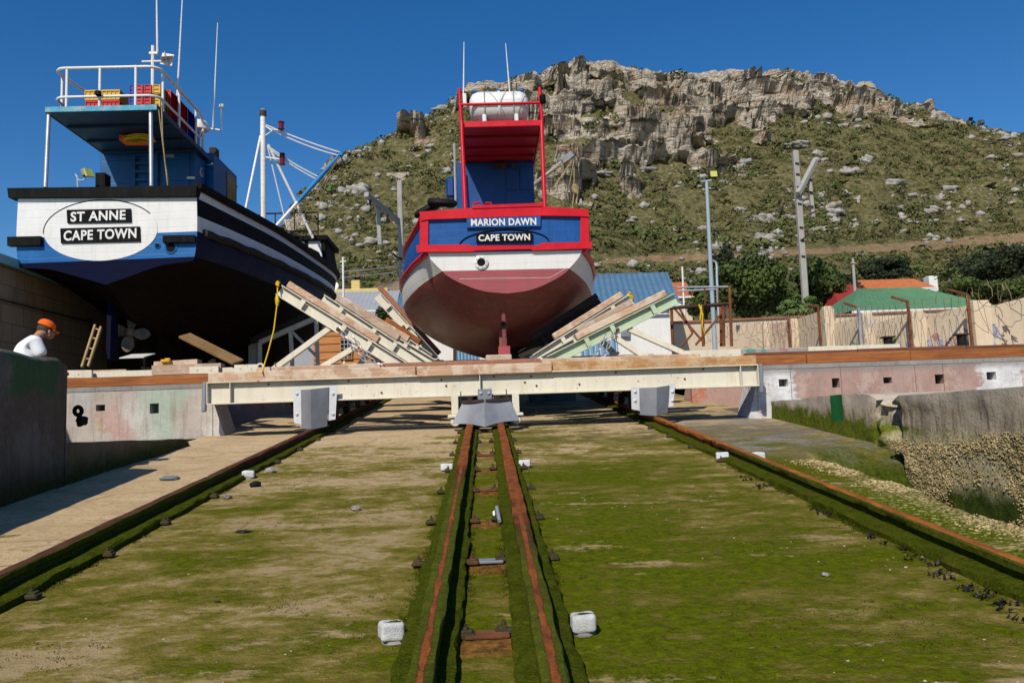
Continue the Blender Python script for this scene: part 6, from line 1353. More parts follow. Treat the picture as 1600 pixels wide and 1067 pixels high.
for X in (-3.53, -0.345, 0.275, 3.47):
    m = MB(); z0, z1 = deck_z(17.5) - 0.86, deck_z(25.6) - 0.86; m.ibeam((X, 17.56, z0 + 0.04), (X, 25.6, z1 + 0.04), 0.3, 0.2, 0.02, 0.014); bg_ = m.build('bogie_beam', MT['cream'] if abs(X) < 1 else MT['rust_dark'], cr)
    for Y in (18.1, 19.6, 21.3, 23.1, 24.9):
        m = MB(); m.lathe([(0.05, -0.09), (0.19, -0.085), (0.2, -0.06), (0.165, -0.05), (0.165, 0.06), (0.06, 0.07)], (X, Y, rail_z(Y) + 0.165), (1, 0, 0), 18); m.build('wheel', MT['rust_dark'], bg_, smooth=40)
# wedge plate in the middle, angled guard boxes at the sides
m = MB()
TL, TMd, TR = at(724, 626, 17.15), at(757, 625.5, 16.95), at(796, 622, 17.15); BL_, BM_, BR_ = at(706, 663, 16.95), at(757.5, 667, 16.6), at(812, 657, 16.95)
n_ = 10
def bow(a, b, c, d):
    vs = []; 
    for i in range(n_ + 1):
        s_ = i / n_
        for j in range(n_ + 1):
            t = j / n_; p = (a * (1 - t) + b * t) * (1 - s_) + (c * (1 - t) + d * t) * s_; k = math.sin(math.pi * t) * (0.35 + 0.65 * s_)
            vs.append(p + Vector((0, 0.07 * k, 0.035 * k * s_)))
    fs = [(i * (n_ + 1) + j, (i + 1) * (n_ + 1) + j, (i + 1) * (n_ + 1) + j + 1, i * (n_ + 1) + j + 1) for i in range(n_) for j in range(n_)]
    m.add(vs, fs); m.add([v + Vector((0, 0.012, 0)) for v in vs], [f[::-1] for f in fs])
bow(TL, TMd, BL_, BM_); bow(TMd, TR, BM_, BR_)
wp = m.build('wedge_plate', MT['galv'], cr, smooth=30)
m = MB(); prect(m, 746.5, 608, 768.5, 626, 17.2, 0.03, -0.03); m.build('bracket_plate', MT['galv'], wp)
m = MB()
for px in (751, 763.5): m.lathe([(0.03, 0), (0.03, 0.03)], at(px, 613.5, 17.2), (0, -1, 0), 8)
m.build('bolt', MT['alu'], wp)
m = MB(); m.bar(at(722, 628, 17.1), at(756, 626, 16.93), 0.02, 0.06); m.bar(at(759, 626, 16.93), at(797, 622.5, 17.1), 0.02, 0.06); m.bar(at(720, 612, 17.12), at(720, 630, 17.12), 0.02, 0.03); m.bar(at(791, 608, 17.12), at(792, 626, 17.12), 0.02, 0.03); m.build('top_strip', MT['rust_dark'], wp)
for px in (711, 806):
    m = MB(); c = at(px, 640, 17.3); m.ibeam((c.x, 17.3, rail_z(17.4) + 0.16), (c.x, 17.3, zb_), 0.14, 0.14, 0.015, 0.015, (0, 1, 0))
    m.bb((c.x - 0.15, 17.2, rail_z(17.4) + 0.08), (c.x + 0.15, 17.4, rail_z(17.4) + 0.15), 0.02); m.lathe([(0.09, -0.05), (0.11, 0), (0.09, 0.05)], (c.x, 17.3, rail_z(17.3) + 0.02), (0, 1, 0), 12); m.build('support_post', MT['cream'], cr)

for nm, (l0, l1, rdg, r1, r0, ty, by, tl) in (('guard_box', (458, 470, 486, 514, 527, 607, 669, -0.06)), ('guard_box', (986, 999, 1026, 1046, 1055, 604, 648, -0.05))):
    m = MB(); sl2 = -3
    Tp = [at(l1, ty + 2, 17.18), at(rdg, ty + 1, 16.93), at(r1, ty - 2, 17.18)]; Bt = [at(l1 + 1, by, 17.15), at(rdg, by + 2, 16.9), at(r1 - 3, by - 3, 17.15)]
    for k in range(2): m.prism([Tp[k], Bt[k], Bt[k + 1], Tp[k + 1]], (0, 0.014, 0))
    for k in range(2): m.prism([Bt[k], Bt[k] + Vector((0, 0.3, 0.02)), Bt[k + 1] + Vector((0, 0.3, 0.02)), Bt[k + 1]], (0, 0, 0.012))
    gb = m.build(nm, MT['galv'], cr)
    pg_ = paint('pale_galvanised', (0.55, 0.56, 0.57), 0.5, 0.15); m = MB(); pboard(m, [(l0, ty), (l0 + 1, by - 9), (l1 + 2, by - 6), (l1, ty)], 17.2, 0.016); m.build('fixing_flange', pg_, gb); m = MB(); pboard(m, [(r1 - 1, ty - 4), (r1 - 1, by - 12), (r0 - 3, by - 14), (r0, ty - 5)], 17.2, 0.016); fp = m.build('fixing_flange', pg_, gb)
    m = MB()
    for px in ((l0 + l1) / 2, (r0 + r1) / 2):
        for py in (ty + 8, by - 22): m.lathe([(0.03, 0), (0.03, 0.02), (0.02, 0.025)], at(px, py, 17.2), (0, -1, 0), 8)
    m.build('bolt', MT['alu'], gb)
# slanted bilge arms
def chain(m, p0, p1, sag, link=0.085, r=0.012):
    p0, p1 = Vector(p0), Vector(p1); L = (p1 - p0).length; n = max(4, int(L / (link * 1.25)))
    P = [p0 + (p1 - p0) * t - Vector((0, 0, 4 * sag * t * (1 - t))) for t in np.linspace(0, 1, n + 1)]
    for i in range(n):
        a, b = P[i], P[i + 1]; t = (b - a).normalized(); s_ = t.cross(Vector((0, 1, 0.2)) if i % 2 else Vector((0, 0.2, 1))).normalized(); c = (a + b) / 2
        m.tube([c + t * math.cos(q) * link * 0.82 + s_ * math.sin(q) * link * 0.42 for q in np.linspace(0, 2 * math.pi, 11)[:-1]], r, 4, closed=True)
def arm(top, bot, Y, steel, tim, tfrac, struts, chains, hh=0.25, tw=0.25, th=0.15):
    pt, pb = at(*top, Y), at(*bot, Y); d = (pt - pb); L = d.length; t = d / L; up = Vector((-t.z, 0, t.x)); up = up if up.z > 0 else -up
    m = MB(); m.ibeam(pb - up * 0.0, pt, hh, 0.2, 0.02, 0.014, up)
    m.prism([pb + Vector((-0.25, -0.12, -0.02)), pb + Vector((0.25, -0.12, -0.02)), pb + Vector((0.25, 0.12, -0.02)), pb + Vector((-0.25, 0.12, -0.02))], (0, 0, -0.03))
    a = m.build('bilge_arm', MT[steel], cr)
    o = up * (hh / 2 + th / 2 + 0.012); q0, q1 = pb + d * tfrac[0], pb + d * tfrac[1]
    m = MB(); m.bar(q0 + o, q1 + o, tw, th, up, 0.018); m.build('bearing_timber', MT[tim], a)
    for (f, foot, w_) in struts:
        m = MB(); s0 = pb + d * f - up * hh / 2; s1 = at(*foot, Y - 0.02); m.bar(s0, s1, 0.12, 0.12, (0, 1, 0), 0.01); m.box(s1, (0.2, 0.2, 0.05)); m.build('strut', MT[steel if steel != 'palegreen' else 'cream'], a)
    for f in (0.3, 0.5, 0.82):
        m = MB(); q = pb + d * f + Vector((0, -0.1, 0)); m.bar(q - up * hh * 0.38, q + up * hh * 0.38, 0.012, 0.1, t); m.build('stiffener', MT[steel], a)
    m = MB(); q = pb + d * 0.52 - up * hh * 0.2 + Vector((0, -0.11, 0)); m.lathe([(0.05, 0), (0.05, 0.05), (0.02, 0.06)], q, (0, -1, 0), 8); m.build('pin', MT['rust'], a)
    for (f, foot, sag) in chains:
        m = MB(); chain(m, pb + d * f - Vector((0, 0.16, 0)), at(*foot, Y - 0.25), sag); m.build('chain', MT['alu'], a)
    return a
arm((437, 454), (636, 577), 17.95, 'cream', 'timber', (0.26, 0.97), [(0.58, (424, 580), 0), (0.36, (500, 576), 0)], [(0.52, (580, 573), 0.05), (0.42, (602, 575), 0.12)])
arm((530, 482), (676, 569), 19.6, 'cream', 'timber', (0.3, 1.05), [(0.4, (585, 572), 0)], [(0.5, (640, 572), 0.06), (0.45, (655, 572), 0.15)])
arm((503, 468), (664, 573), 18.8, 'cream', 'timber_y', (0.3, 0.9), [(0.45, (560, 574), 0)], [])
arm((1018, 472), (850, 564), 18.45, 'cream', 'timber_y', (0.35, 0.85), [], [])
arm((600, 512), (672, 560), 22.6, 'cream', 'timber_brown', (0.3, 1.05), [], [])
arm((590, 462), (680, 562), 24.6, 'cream', 'timber_red', (0.02, 1.06), [(0.45, (630, 545), 0)], [(0.45, (668, 560), 0.05), (0.4, (676, 560), 0.2)])
arm((1056, 467), (858, 565), 17.95, 'palegreen', 'timber', (0.24, 0.95), [(0.6, (1077, 556), 0), (0.48, (1004, 556), 0)], [(0.52, (938, 563), 0.04), (0.44, (920, 563), 0.1)])
arm((986, 468), (836, 562), 19.0, 'cream', 'timber', (0.24, 0.95), [(0.55, (960, 552), 0)], [(0.4, (880, 560), 0.06)])
arm((940, 474), (812, 558), 20.1, 'timber_black', 'timber_black', (0.2, 1.0), [(0.3, (806, 560), 0)], [])  # this arm and the next are coloured black for the hull's shadow
arm((905, 494), (800, 556), 21.4, 'timber_black', 'timber_black', (0.2, 1.0), [], [])
m = MB()
for Y in (18.75, 20.2, 22.8, 25.4): z = deck_z(Y); m.bb((0.02, Y + 0.35, z - 0.02), (0.62, Y + 0.65, z + 0.2), 0.02)
m.build('keel_block', MT['timber_y'], cr)
# yellow ropes
m = MB(); a = at(434, 444, 17.85); m.tube([a + Vector((0.02, 0.1, 0.05)), a, at(433, 475, 17.75), at(428, 515, 17.7), at(419, 550, 17.65), at(409, 583, 17.2)], 0.015, 6); m.blob(a, (0.045, 0.07, 0.08), 3, 0.3, 8, 6); m.blob(at(433, 470, 17.75), (0.05, 0.05, 0.1), 4, 0.3, 8, 6)
tag(m.build('yellow_rope', MT['rope_yellow'], origin=at(409, 583, 17.2), smooth=60), 'yellow rope hanging from the top of the left front cradle arm', 'rope')
m = MB(); a = at(984, 462, 20.3); m.tube([a, at(988, 463, 20.2), at(987, 475, 20.25)], 0.035, 6); m.blob(a, (0.08, 0.1, 0.08), 5, 0.3, 8, 6); tag(m.build('yellow_rope', MT['rope_yellow'], origin=a), 'short yellow rope knotted on the second right cradle arm', 'rope')

# ------------------------------------------------------------------ side cradle under the white and blue boat
sc_ = thing('side_cradle', 'cream and timber side cradle under the white and blue boat', 'cradle', (-8.6, 18.7, 2.7))
CY = 18.35
m = MB(); a0, a1 = at(60, 606, CY).x, at(405, 583, CY).x; z = at(300, 583, CY).z; m.extrude([(0, 0), (0.18, 0), (0.18, 0.03), (0.03, 0.03), (0.03, 0.19), (0.18, 0.19), (0.18, 0.22), (0, 0.22)], (a1, CY, z - 0.12), (a0, CY, z - 0.12)); m.build('front_beam', MT['cream'], sc_)
for (p0, p1, y0, y1, mt, Y_) in ((60, 197, 579, 594, 'timber_y', 18.5), (237, 345, 569, 584, 'timber_y', 18.3), (240, 308, 563, 571, 'timber', 18.55), (345, 395, 570, 582, 'timber_black', 18.6)):
    m = MB(); pboard(m, [(p0, y0 + 2), (p0, y1 + 2), (p1, y1 - 2), (p1, y0 - 2)], Y_, 0.3); m.build('timber', MT[mt], sc_)
for (p0, p1, y0, y1) in ((60, 143, 578, 590), (296, 341, 572, 583), (366, 401, 569, 582)):
    m = MB(); pboard(m, [(p0, y0 + 1), (p0, y1 + 1), (p1, y1), (p1, y0)], 18.2, 0.08)
    for k in range(2): m.lathe([(0.02, 0), (0.02, 0.012)], at(p0 + (p1 - p0) * (0.25 + 0.5 * k), (y0 + y1) / 2, 18.2), (0, -1, 0), 7)
    m.build('steel_plate', MT['cream'], sc_)
m = MB(); m.lathe([(0.085, -0.03), (0.085, 0.03), (0.045, 0.03), (0.045, -0.03)], at(407, 573, 18.2), (0, 1, 0), 14); m.build('lifting_eye', MT['cream'], sc_)
zf = 3.0
for (X, Y) in ((-11.0, 24.5), (-6.9, 24.9), (-8.0, 24.5)):
    m = MB(); zt2 = 4.3 if abs(X + 8.2) > 1 else 3.9; m.ibeam((X, Y, 2.6), (X, Y, zt2), 0.2, 0.2, 0.02, 0.014, (0, 1, 0)); m.build('prop_post', MT['cream'], sc_)
for Y in (20.2, 24.5):
    m = MB(); m.ibeam((-11.4, Y, 2.9), (-5.95, Y, 2.9), 0.4, 0.2, 0.02, 0.014); m.build('cross_beam', MT['cream'], sc_)
m = MB(); TY = 24.2; pa, pb, pc, pd = at(491, 498, TY), at(406, 535, TY), at(406, 578, TY), at(497, 578, TY)
m.bar(pb, pa, 0.12, 0.14); m.bar(pb, pc, 0.1, 0.1, (0, 1, 0)); m.bar(at(454, 517, TY), at(457, 575, TY), 0.1, 0.1, (0, 1, 0)); m.bar(at(455, 517, TY + 0.05), at(494, 556, TY + 0.05), 0.08, 0.08, (0, 1, 0)); m.bar(at(494, 498, TY), pd, 0.1, 0.1, (0, 1, 0)); m.bar(at(488, 501, TY), at(497, 497, TY), 0.1, 0.1); tf = m.build('side_trestle', MT['cream'], sc_)
m = MB(); m.bar(at(392, 533, TY), at(488, 490, TY), 0.3, 0.16, ch=0.02); m.build('bearing_timber', MT['timber_black'], tf)
for Y in (21.5, 23, 24.4): 
    c_ = ax(Y - AY); m = MB(); m.bb((c_[0] - 0.5, Y, 2.9), (c_[0] + 0.5, Y + 0.35, 3.45 + 0.03 * (Y - 21)), 0.02); m.build('keel_block', MT['timber_y'], sc_)
# ladder, loose plank and yellow tool
ld = thing('wooden_ladder', 'weathered wooden ladder leaning beside the dark rudder', 'ladder', at(135, 574, 18.9))
for (a, b) in (((128, 574), (149, 508)), ((138, 573), (158, 511))):
    m = MB(); m.bar(at(*a, 18.9), at(*b, 19.5), 0.05, 0.08, (0, 1, 0), 0.008); m.build('stile', MT['ladder'], ld)
for t in (0.2, 0.45, 0.7, 0.92):
    m = MB(); p, q = at(128 + 21 * t, 574 - 66 * t, 18.9 + 0.6 * t), at(138 + 20 * t, 573 - 62 * t, 18.9 + 0.6 * t); m.tube([p, q], 0.022, 6); m.build('rung', MT['ladder'], ld)
m = MB(); a, b = at(288, 524, 18.75), at(372, 566, 18.4); m.bar(a, b, 0.36, 0.055, (0.4, -0.5, 1), 0.006); tag(m.build('loose_plank', MT['plank'], origin=b), 'brown plank leaning up into the shadow under the white and blue boat', 'plank')
m = MB(); m.box(at(259, 564, 18.5), (0.2, 0.1, 0.07), None, 0.02); m.box(at(262, 562, 18.48), (0.12, 0.07, 0.07), None, 0.02); tag(m.build('yellow_tool', MT['crate_yellow'], origin=at(259, 566, 18.5)), 'small yellow tool lying on the timber under the left boat', 'tool')
m = MB(); m.box(at(215, 556, 19.6), (0.55, 0.7, 0.02), Matrix.Rotation(rad(12), 3, 'X')); tag(m.build('white_sheet', MT['white'], origin=at(215, 558, 19.6)), 'crumpled pale sheet below the weathered propeller', 'sheet')
m = MB(); q_ = at(127, 655, 12.0); m.blob(q_ - Vector((0, 0, 0.02)), (0.07, 0.08, 0.075), 5, 0.2, 12, 8); tag(m.build('rubber_lump', MT['rubber'], origin=q_ - Vector((0, 0, 0.08)), smooth=60), 'black rubber lump under the small ring fender at the parapet end', 'fender')
tyre('tyre', at(122, 642, 11.8), 0.055, 0.03, (0.2, 1, 0.1), 'small black ring fender lying on the shaded left ledge', None)
# ------------------------------------------------------------------ buildings behind the slip
def corr_roof(name, a, b, c, d, mat, parent, n=40, amp=0.035):
    """corrugated sheet: a-b eave, d-c ridge"""
    a, b, c, d = map(Vector, (a, b, c, d)); m = MB(); vs = []; nrm = (b - a).cross(d - a).normalized()
    if nrm.z < 0: nrm = -nrm
    K = n * 4
    for i in range(K + 1):
        t = i / K; h = amp * math.copysign(abs(math.sin(2 * math.pi * t * n)) ** 0.6, math.sin(2 * math.pi * t * n)); vs += [a + (b - a) * t + nrm * h, d + (c - d) * t + nrm * h]
    vs2 = [v - nrm * 0.03 for v in vs]; N = len(vs); fs = []
    for i in range(K): fs.append((2 * i, 2 * i + 2, 2 * i + 3, 2 * i + 1)); fs.append((N + 2 * i, N + 2 * i + 1, N + 2 * i + 3, N + 2 * i + 2)); fs.append((2 * i, N + 2 * i, N + 2 * i + 2, 2 * i + 2)); fs.append((2 * i + 1, 2 * i + 3, N + 2 * i + 3, N + 2 * i + 1))
    m.add(vs + vs2, fs); return m.build(name, mat, parent)
sh = thing('boat_shed', 'white boat shed with blue corrugated roof behind the red boat', 'shed', (at(840, 500, 38).x, 38, 3.2))
A0, B0 = at(614, 489, 38), at(1062, 474, 38); ze = (A0.z + B0.z) / 2; RZ = at(850, 431, 42.5).z
wl, wr = at(632, 500, 38.3).x, at(1046, 500, 38.3).x
corr_roof('roof', (A0.x, 37.8, ze), (B0.x, 37.8, ze), (at(1043, 430, 42.5).x, 42.5, RZ), (at(637, 445, 42.5).x, 42.5, RZ), MT['roof_blue'], sh, 46)
m = MB(); m.bb((wl, 38.2, 3.0), (wr, 46.8, ze - 0.12)); m.prism([(wl + 0.02, 38.2, ze - 0.12), (wl + 0.02, 42.5, RZ - 0.12), (wl + 0.02, 46.8, ze - 0.12)], (wr - wl - 0.04, 0, 0)); m.build('wall', MT['white_wall'], sh)
corr_roof('roof', (B0.x, 47.2, ze), (A0.x, 47.2, ze), (at(637, 445, 42.5).x, 42.52, RZ), (at(1043, 430, 42.5).x, 42.52, RZ), MT['roof_blue'], sh, 46)
m = MB(); m.bb((A0.x, 37.7, ze - 0.16), (B0.x, 37.8, ze - 0.04), 0.02); m.build('gutter', MT['white'], sh)
for (x0, x1, y0) in ((712, 748, 537), (908, 965, 532), (800, 850, 535)):
    a, b = at(x0, 560, 38.15), at(x1, y0, 38.15); corr_roof('sliding_door', (a.x, 38.15, 3.2), (b.x, 38.15, 3.2), (b.x, 38.16, at((x0 + x1) / 2, y0, 38.15).z), (a.x, 38.16, at((x0 + x1) / 2, y0, 38.15).z), MT['door_blue'], sh, 7, 0.05)
m = MB(); prect(m, 708, 530, 713, 562, 38.1, 0.1, 0); m.build('door_post', MT['rust_dark'], sh)
m = MB(); prect(m, 700, 529, 707, 535, 38.1, 0.1, 0); m.build('vent', MT['galv'], sh)
m = MB(); prect(m, 971, 515, 984, 526, 38.0, 0.2, 0); m.build('wall_light', MT['galv'], sh)

def house(name, label, Y, wx0, wx1, ztop, ridge, depth, roofmat, wallmat, hip=0.35, over=0.4, cat='house', n=24, amp=0.025):
    h = thing(name, label, cat, ((wx0 + wx1) / 2, Y, 3.2))
    m = MB(); m.bb((wx0, Y + over, 3.0), (wx1, Y + depth - over, ztop - 0.06)); m.build('wall', wallmat, h)
    x0, x1 = wx0 - over, wx1 + over; hx = (x1 - x0) * hip / 2; y0, y1 = Y, Y + depth; ym = (y0 + y1) / 2
    corr_roof('roof', (x0, y0, ztop), (x1, y0, ztop), (x1 - hx, ym, ridge), (x0 + hx, ym, ridge), roofmat, h, n, amp)
    corr_roof('roof', (x1, y1, ztop), (x0, y1, ztop), (x0 + hx, ym, ridge), (x1 - hx, ym, ridge), roofmat, h, n, amp)
    m = MB(); m.prism([(x0, y0, ztop), (x0 + hx, ym, ridge), (x0, y1, ztop)], (0.02, 0, -0.04)); m.prism([(x1, y0, ztop), (x1, y1, ztop), (x1 - hx, ym, ridge)], (-0.02, 0, -0.04)); m.build('hip_end' if hip > 0.05 else 'gable_end', roofmat if hip > 0.05 else wallmat, h)
    m = MB(); m.bb((x0, y0 - 0.1, ztop - 0.18), (x1, y0 - 0.02, ztop - 0.02), 0.02); m.build('gutter', MT['white'], h)
    return h
def hz(x0, y0, x1, Y): a, b = at(x0, y0, Y), at(x1, y0, Y); return a.x, b.x, at((x0 + x1) / 2, y0, Y).z
a, b, z = hz(1330, 482, 1562, 45); house('green_roofed_house', 'house with pale green corrugated hip roof behind the wired wall', 45, a + 0.4, b - 0.4, z, at(1425, 449, 49).z, 8, MT['roof_green'], MT['wall_beige'], 0.55)
a, b, z = hz(1312, 477, 1400, 56); house('red_roofed_house', 'house with dark red roof left of the green roof', 56, a + 0.4, b - 0.4, z, at(1345, 444, 60).z, 8, MT['roof_red'], MT['white_wall'], 0.6)
a, b, z = hz(1363, 450, 1456, 70); h = house('orange_roofed_house', 'house with long orange tile roof and white chimney beyond the green roof', 70, a, b, z, at(1410, 436, 73).z, 6, MT['roof_orange'], MT['wall_beige'], 0.1)
m = MB(); pbox(m, 1453, 431, 1465, 450, 72, 73, 0.05, z - 1); m.build('chimney', MT['white'], h)
a, b, z = hz(1040, 463, 1082, 70); house('orange_roofed_house', 'orange roofed house peeping out right of the blue shed roof', 70, a, b, z, at(1065, 441, 73).z, 6, MT['roof_orange'], MT['wall_beige'], 0.1)
a, b, z = hz(515, 485, 598, 46); h = house('grey_roofed_house', 'low house with plain grey sheet roof left of the red boat', 46, a - 3, b + 0.3, z, at(560, 456, 49.5).z, 7, MT['roof_grey'], MT['roof_grey'], 0.02, n=26, amp=0.008)
m = MB(); pbox(m, 480, 489, 622, 497, 45.2, 45.9, 0.02, 3.2); m.build('lean_to', MT['roof_grey'], h)
m = MB(); prect(m, 480, 497, 622, 500, 45.1, 0.1, -0.03); m.build('lean_to_gutter', MT['white'], h)
h = thing('yellow_house', 'yellow flat-topped house with square chimney above the grey roof', 'house', (at(570, 460, 62).x, 62, 3.2))
m = MB(); pbox(m, 520, 452, 606, 470, 62, 70, 0.05, 3.0); m.build('wall', MT['yellow_wall'], h)
m = MB(); pbox(m, 549, 438, 562, 455, 62.5, 63.4, 0.03, at(550, 455, 62).z - 0.1); m.build('chimney', MT['yellow_wall'], h)
a, b, z = hz(572, 458, 642, 75); house('tan_roofed_house', 'house with low tan roof between the yellow house and red boat', 75, a, b, z, at(605, 440, 79).z, 8, MT['roof_tan'], MT['white'], 0.8)
h = thing('satellite_dish', 'small white satellite dish above the bow of the white and blue boat', 'satellite dish', at(520, 460, 58))
c = at(521, 447, 58); m = MB(); m.lathe([(0.02, 0.0), (0.2, -0.03), (0.34, -0.09), (0.35, -0.085), (0.2, -0.02), (0.02, 0.012)], c, (-0.3, -1, 0.3), 18); m.build('dish', MT['white_clean'], h, smooth=50)
m = MB(); m.tube([c + Vector((0, 0.05, 0)), c + Vector((0, 0.1, -1.2))], 0.04, 6); m.build('mast', MT['galv'], h)
# log cabin
LY = 42; cx0, cx1 = at(490, 540, LY).x, at(579, 540, LY).x; zt3 = at(540, 513, LY).z
lc = thing('log_cabin', 'small orange log cabin with barred window behind the left cradle arms', 'cabin', ((cx0 + cx1) / 2, LY, 3.2))
m = MB(); nb = 9
for i in range(nb):
    z0 = 3.2 + (zt3 - 3.2) * i / nb; z1 = 3.2 + (zt3 - 3.2) * (i + 1) / nb
    m.prism([(cx0, LY, z0), (cx0, LY - 0.05, z0 + 0.02), (cx0, LY - 0.055, z0 + 0.06), (cx0, LY - 0.01, z1 - 0.012), (cx0, LY, z1 - 0.012)], (cx1 - cx0, 0, 0))
m.bb((cx0 + 0.02, LY + 0.002, 3.2), (cx1 - 0.02, LY + 3, zt3)); m.build('wall', MT['logs'], lc)
m = MB(); m.prism([(cx0 - 0.2, LY - 0.2, zt3), (cx0 - 0.2, LY + 1.5, zt3 + 0.8), (cx0 - 0.2, LY + 3.2, zt3)], (cx1 - cx0 + 0.4, 0, 0)); m.build('roof', MT['timber_black'], lc)
a, b = at(533, 561, LY - 0.1), at(549, 528, LY - 0.1); m = MB()
for q in ((a.x - 0.04, LY - 0.14, a.z - 0.03, b.x + 0.04, LY - 0.07, a.z + 0.03), (a.x - 0.04, LY - 0.14, b.z - 0.03, b.x + 0.04, LY - 0.07, b.z + 0.03), (a.x - 0.04, LY - 0.14, a.z + 0.031, a.x + 0.01, LY - 0.07, b.z - 0.031), (b.x - 0.01, LY - 0.14, a.z + 0.031, b.x + 0.04, LY - 0.07, b.z - 0.031)): m.bb(q[:3], q[3:])
w_ = m.build('window', MT['logs'], lc)
m = MB(); m.bb((a.x + 0.012, LY - 0.1, a.z + 0.032), (b.x - 0.012, LY - 0.08, b.z - 0.032)); m.build('pane', MT['glass'], w_)
m = MB()
for k in range(5): z = a.z + (b.z - a.z) * (k + 0.5) / 5; m.tube([(a.x, LY - 0.15, z), (b.x, LY - 0.15, z)], 0.012, 4)
for k in range(2): x = a.x + (b.x - a.x) * (k + 1) / 3; m.tube([(x, LY - 0.16, a.z), (x, LY - 0.16, b.z)], 0.012, 4)
m.build('bars', MT['white'], w_)
# brown building on the far left
lb = thing('block_building', 'shaded brown block building with pale teal roof edge behind the man', 'building', (-9.2, 22, 1.5))
m = MB(); m.bb((-20, 7, 1.45), (-10.6, 31, 5.43)); m.build('wall', MT['wall_block'], lb)
m = MB(); m.prism([(-10.42, 6.7, 5.44), (-10.42, 6.7, 5.64), (-10.55, 6.7, 5.67), (-20, 6.7, 6.7), (-20, 6.7, 6.5)], (0, 24.6, 0)); m.build('roof', MT['roof_teal'], lb)
m = MB(); m.tube([(-10.54, 22.5, 4.8), (-10.54, 22.52, 4.4), (-10.53, 22.4, 1.6)], 0.03, 8); m.tube([(-10.54, 8, 4.6), (-10.54, 22.5, 4.7)], 0.02, 6); m.build('pipe', MT['rust_dark'], lb)
m = MB(); m.bb((-10.59, 23.6, 1.5), (-10.5, 26.4, 4.1), 0.02); m.build('shutter_door', MT['rust_dark'], lb)

# ------------------------------------------------------------------ poles
def pole(name, label, cat, pts, Y, r, mat, group=None, square=False, part='post'):
    base = at(*pts[0], Y); t = thing(name, label, cat, (base.x, Y, 3.2), 0, group); P = [at(*p, Y) for p in pts]; P[0].z = 3.2
    m = MB()
    if square: m.bar(P[0], P[-1], r * 2, r * 2, (0, 1, 0), r * 0.3)
    else: m.tube(P, [r * (1.15 - 0.35 * i / max(1, len(P) - 1)) for i in range(len(P))], 10)
    m.build(part, mat, t, smooth=None if square else 50); return t
t = pole('light_pole', 'tall grey light pole with square floodlight, right of the red boat', 'light pole', [(1114, 500), (1109, 390), (1104, 284)], 33, 0.085, MT['pole_steel'])
m = MB(); m.bar(at(1095, 284, 33), at(1112, 282, 33), 0.1, 0.05); m.bar(at(1109, 283, 33), at(1112, 278, 33), 0.05, 0.05, (0, 1, 0)); m.build('bracket', MT['pole_steel'], t)
m = MB(); c = at(1114, 272.5, 33); m.box(c, (0.36, 0.22, 0.34), Matrix.Rotation(rad(-12), 3, 'X'), 0.04); fl_ = m.build('floodlight', MT['rust_dark'], t)
m = MB(); m.box(c + Vector((0, -0.125, -0.02)), (0.28, 0.02, 0.26), Matrix.Rotation(rad(-12), 3, 'X'), 0.008); m.build('lens', MT['lamp_glass'], fl_)
pole('street_lamp', 'thin pale street lamp with curved top beside the tall light pole', 'street lamp', [(1121, 500), (1120, 430), (1120, 416), (1118, 409), (1113, 407)], 47, 0.07, MT['alu'], None, False, 'curved_post')
t = pole('catenary_post', 'pale concrete railway post with hanging arm rising right of the light pole', 'railway post', [(1259, 480), (1242.5, 236)], 52, 0.19, MT['concrete_pole'], 'concrete railway posts', True)
m = MB(); m.bar(at(1274, 251, 53.5), at(1247, 303, 51.5), 0.3, 0.34, (0, 0, 1), 0.04); cb = m.build('cross_beam', MT['concrete_pole'], t)
m = MB(); m.bar(at(1264, 268, 52.8), at(1270.5, 341, 52.8), 0.24, 0.26, (0, 1, 0), 0.04); m.build('hanging_post', MT['concrete_pole'], cb)
def fit(parent, f): m = MB(); f(m); m.build('fitting', MT['rust_dark'], parent)
for y_ in (255, 272, 292, 318, 355, 375, 400): fit(t, lambda m: m.bar(at(1241.5 + (y_ - 236) * 0.067, y_, 51.78), at(1247 + (y_ - 236) * 0.067, y_ + 1, 51.78), 0.1, 0.08, (0, 1, 0)))
for y_ in (280, 300, 322): fit(t, lambda m: m.bar(at(1264, y_, 52.6), at(1271, y_ + 1, 52.6), 0.1, 0.08, (0, 1, 0)))
fit(t, lambda m: m.tube([at(1253, 375, 51.7), at(1262, 368, 51.5), at(1262, 360, 51.5)], 0.05, 6)); fit(t, lambda m: m.tube([at(1264, 335, 52.5), at(1276, 330, 52.3)], 0.05, 6))
t = pole('catenary_post', 'pale concrete railway post with slanting dark arm, left of the red boat', 'railway post', [(629, 480), (624.5, 283)], 50, 0.16, MT['concrete_pole'], 'concrete railway posts', True)
m = MB(); m.bar(at(572, 304, 46), at(629, 351, 50.5), 0.28, 0.32, (0, 0, 1), 0.04); cb = m.build('cross_beam', MT['concrete_pole'], t)
m = MB(); m.bar(at(590.5, 324, 47.5), at(594, 384, 47.5), 0.24, 0.26, (0, 1, 0), 0.04); m.build('hanging_post', MT['concrete_pole'], cb)
fit(t, lambda m: m.tube([at(628, 306, 49.8), at(638, 315, 49.5), at(634, 322, 49.5)], 0.05, 6)); fit(t, lambda m: m.tube([at(628, 405, 49.8), at(618, 401, 49.5), at(613, 395, 49.5)], 0.07, 6))
fit(t, lambda m: m.bar(at(578, 320, 46.4), at(579, 311, 46.4), 0.12, 0.12, (0, 1, 0))); fit(t, lambda m: m.bar(at(605, 346, 48.2), at(606, 335, 48.2), 0.12, 0.12, (0, 1, 0)))
pole('wooden_pole', 'slim grey wooden pole in front of the red roof', 'pole', [(1337, 480), (1335, 440), (1332.5, 404)], 52, 0.1, MT['concrete_pole'])
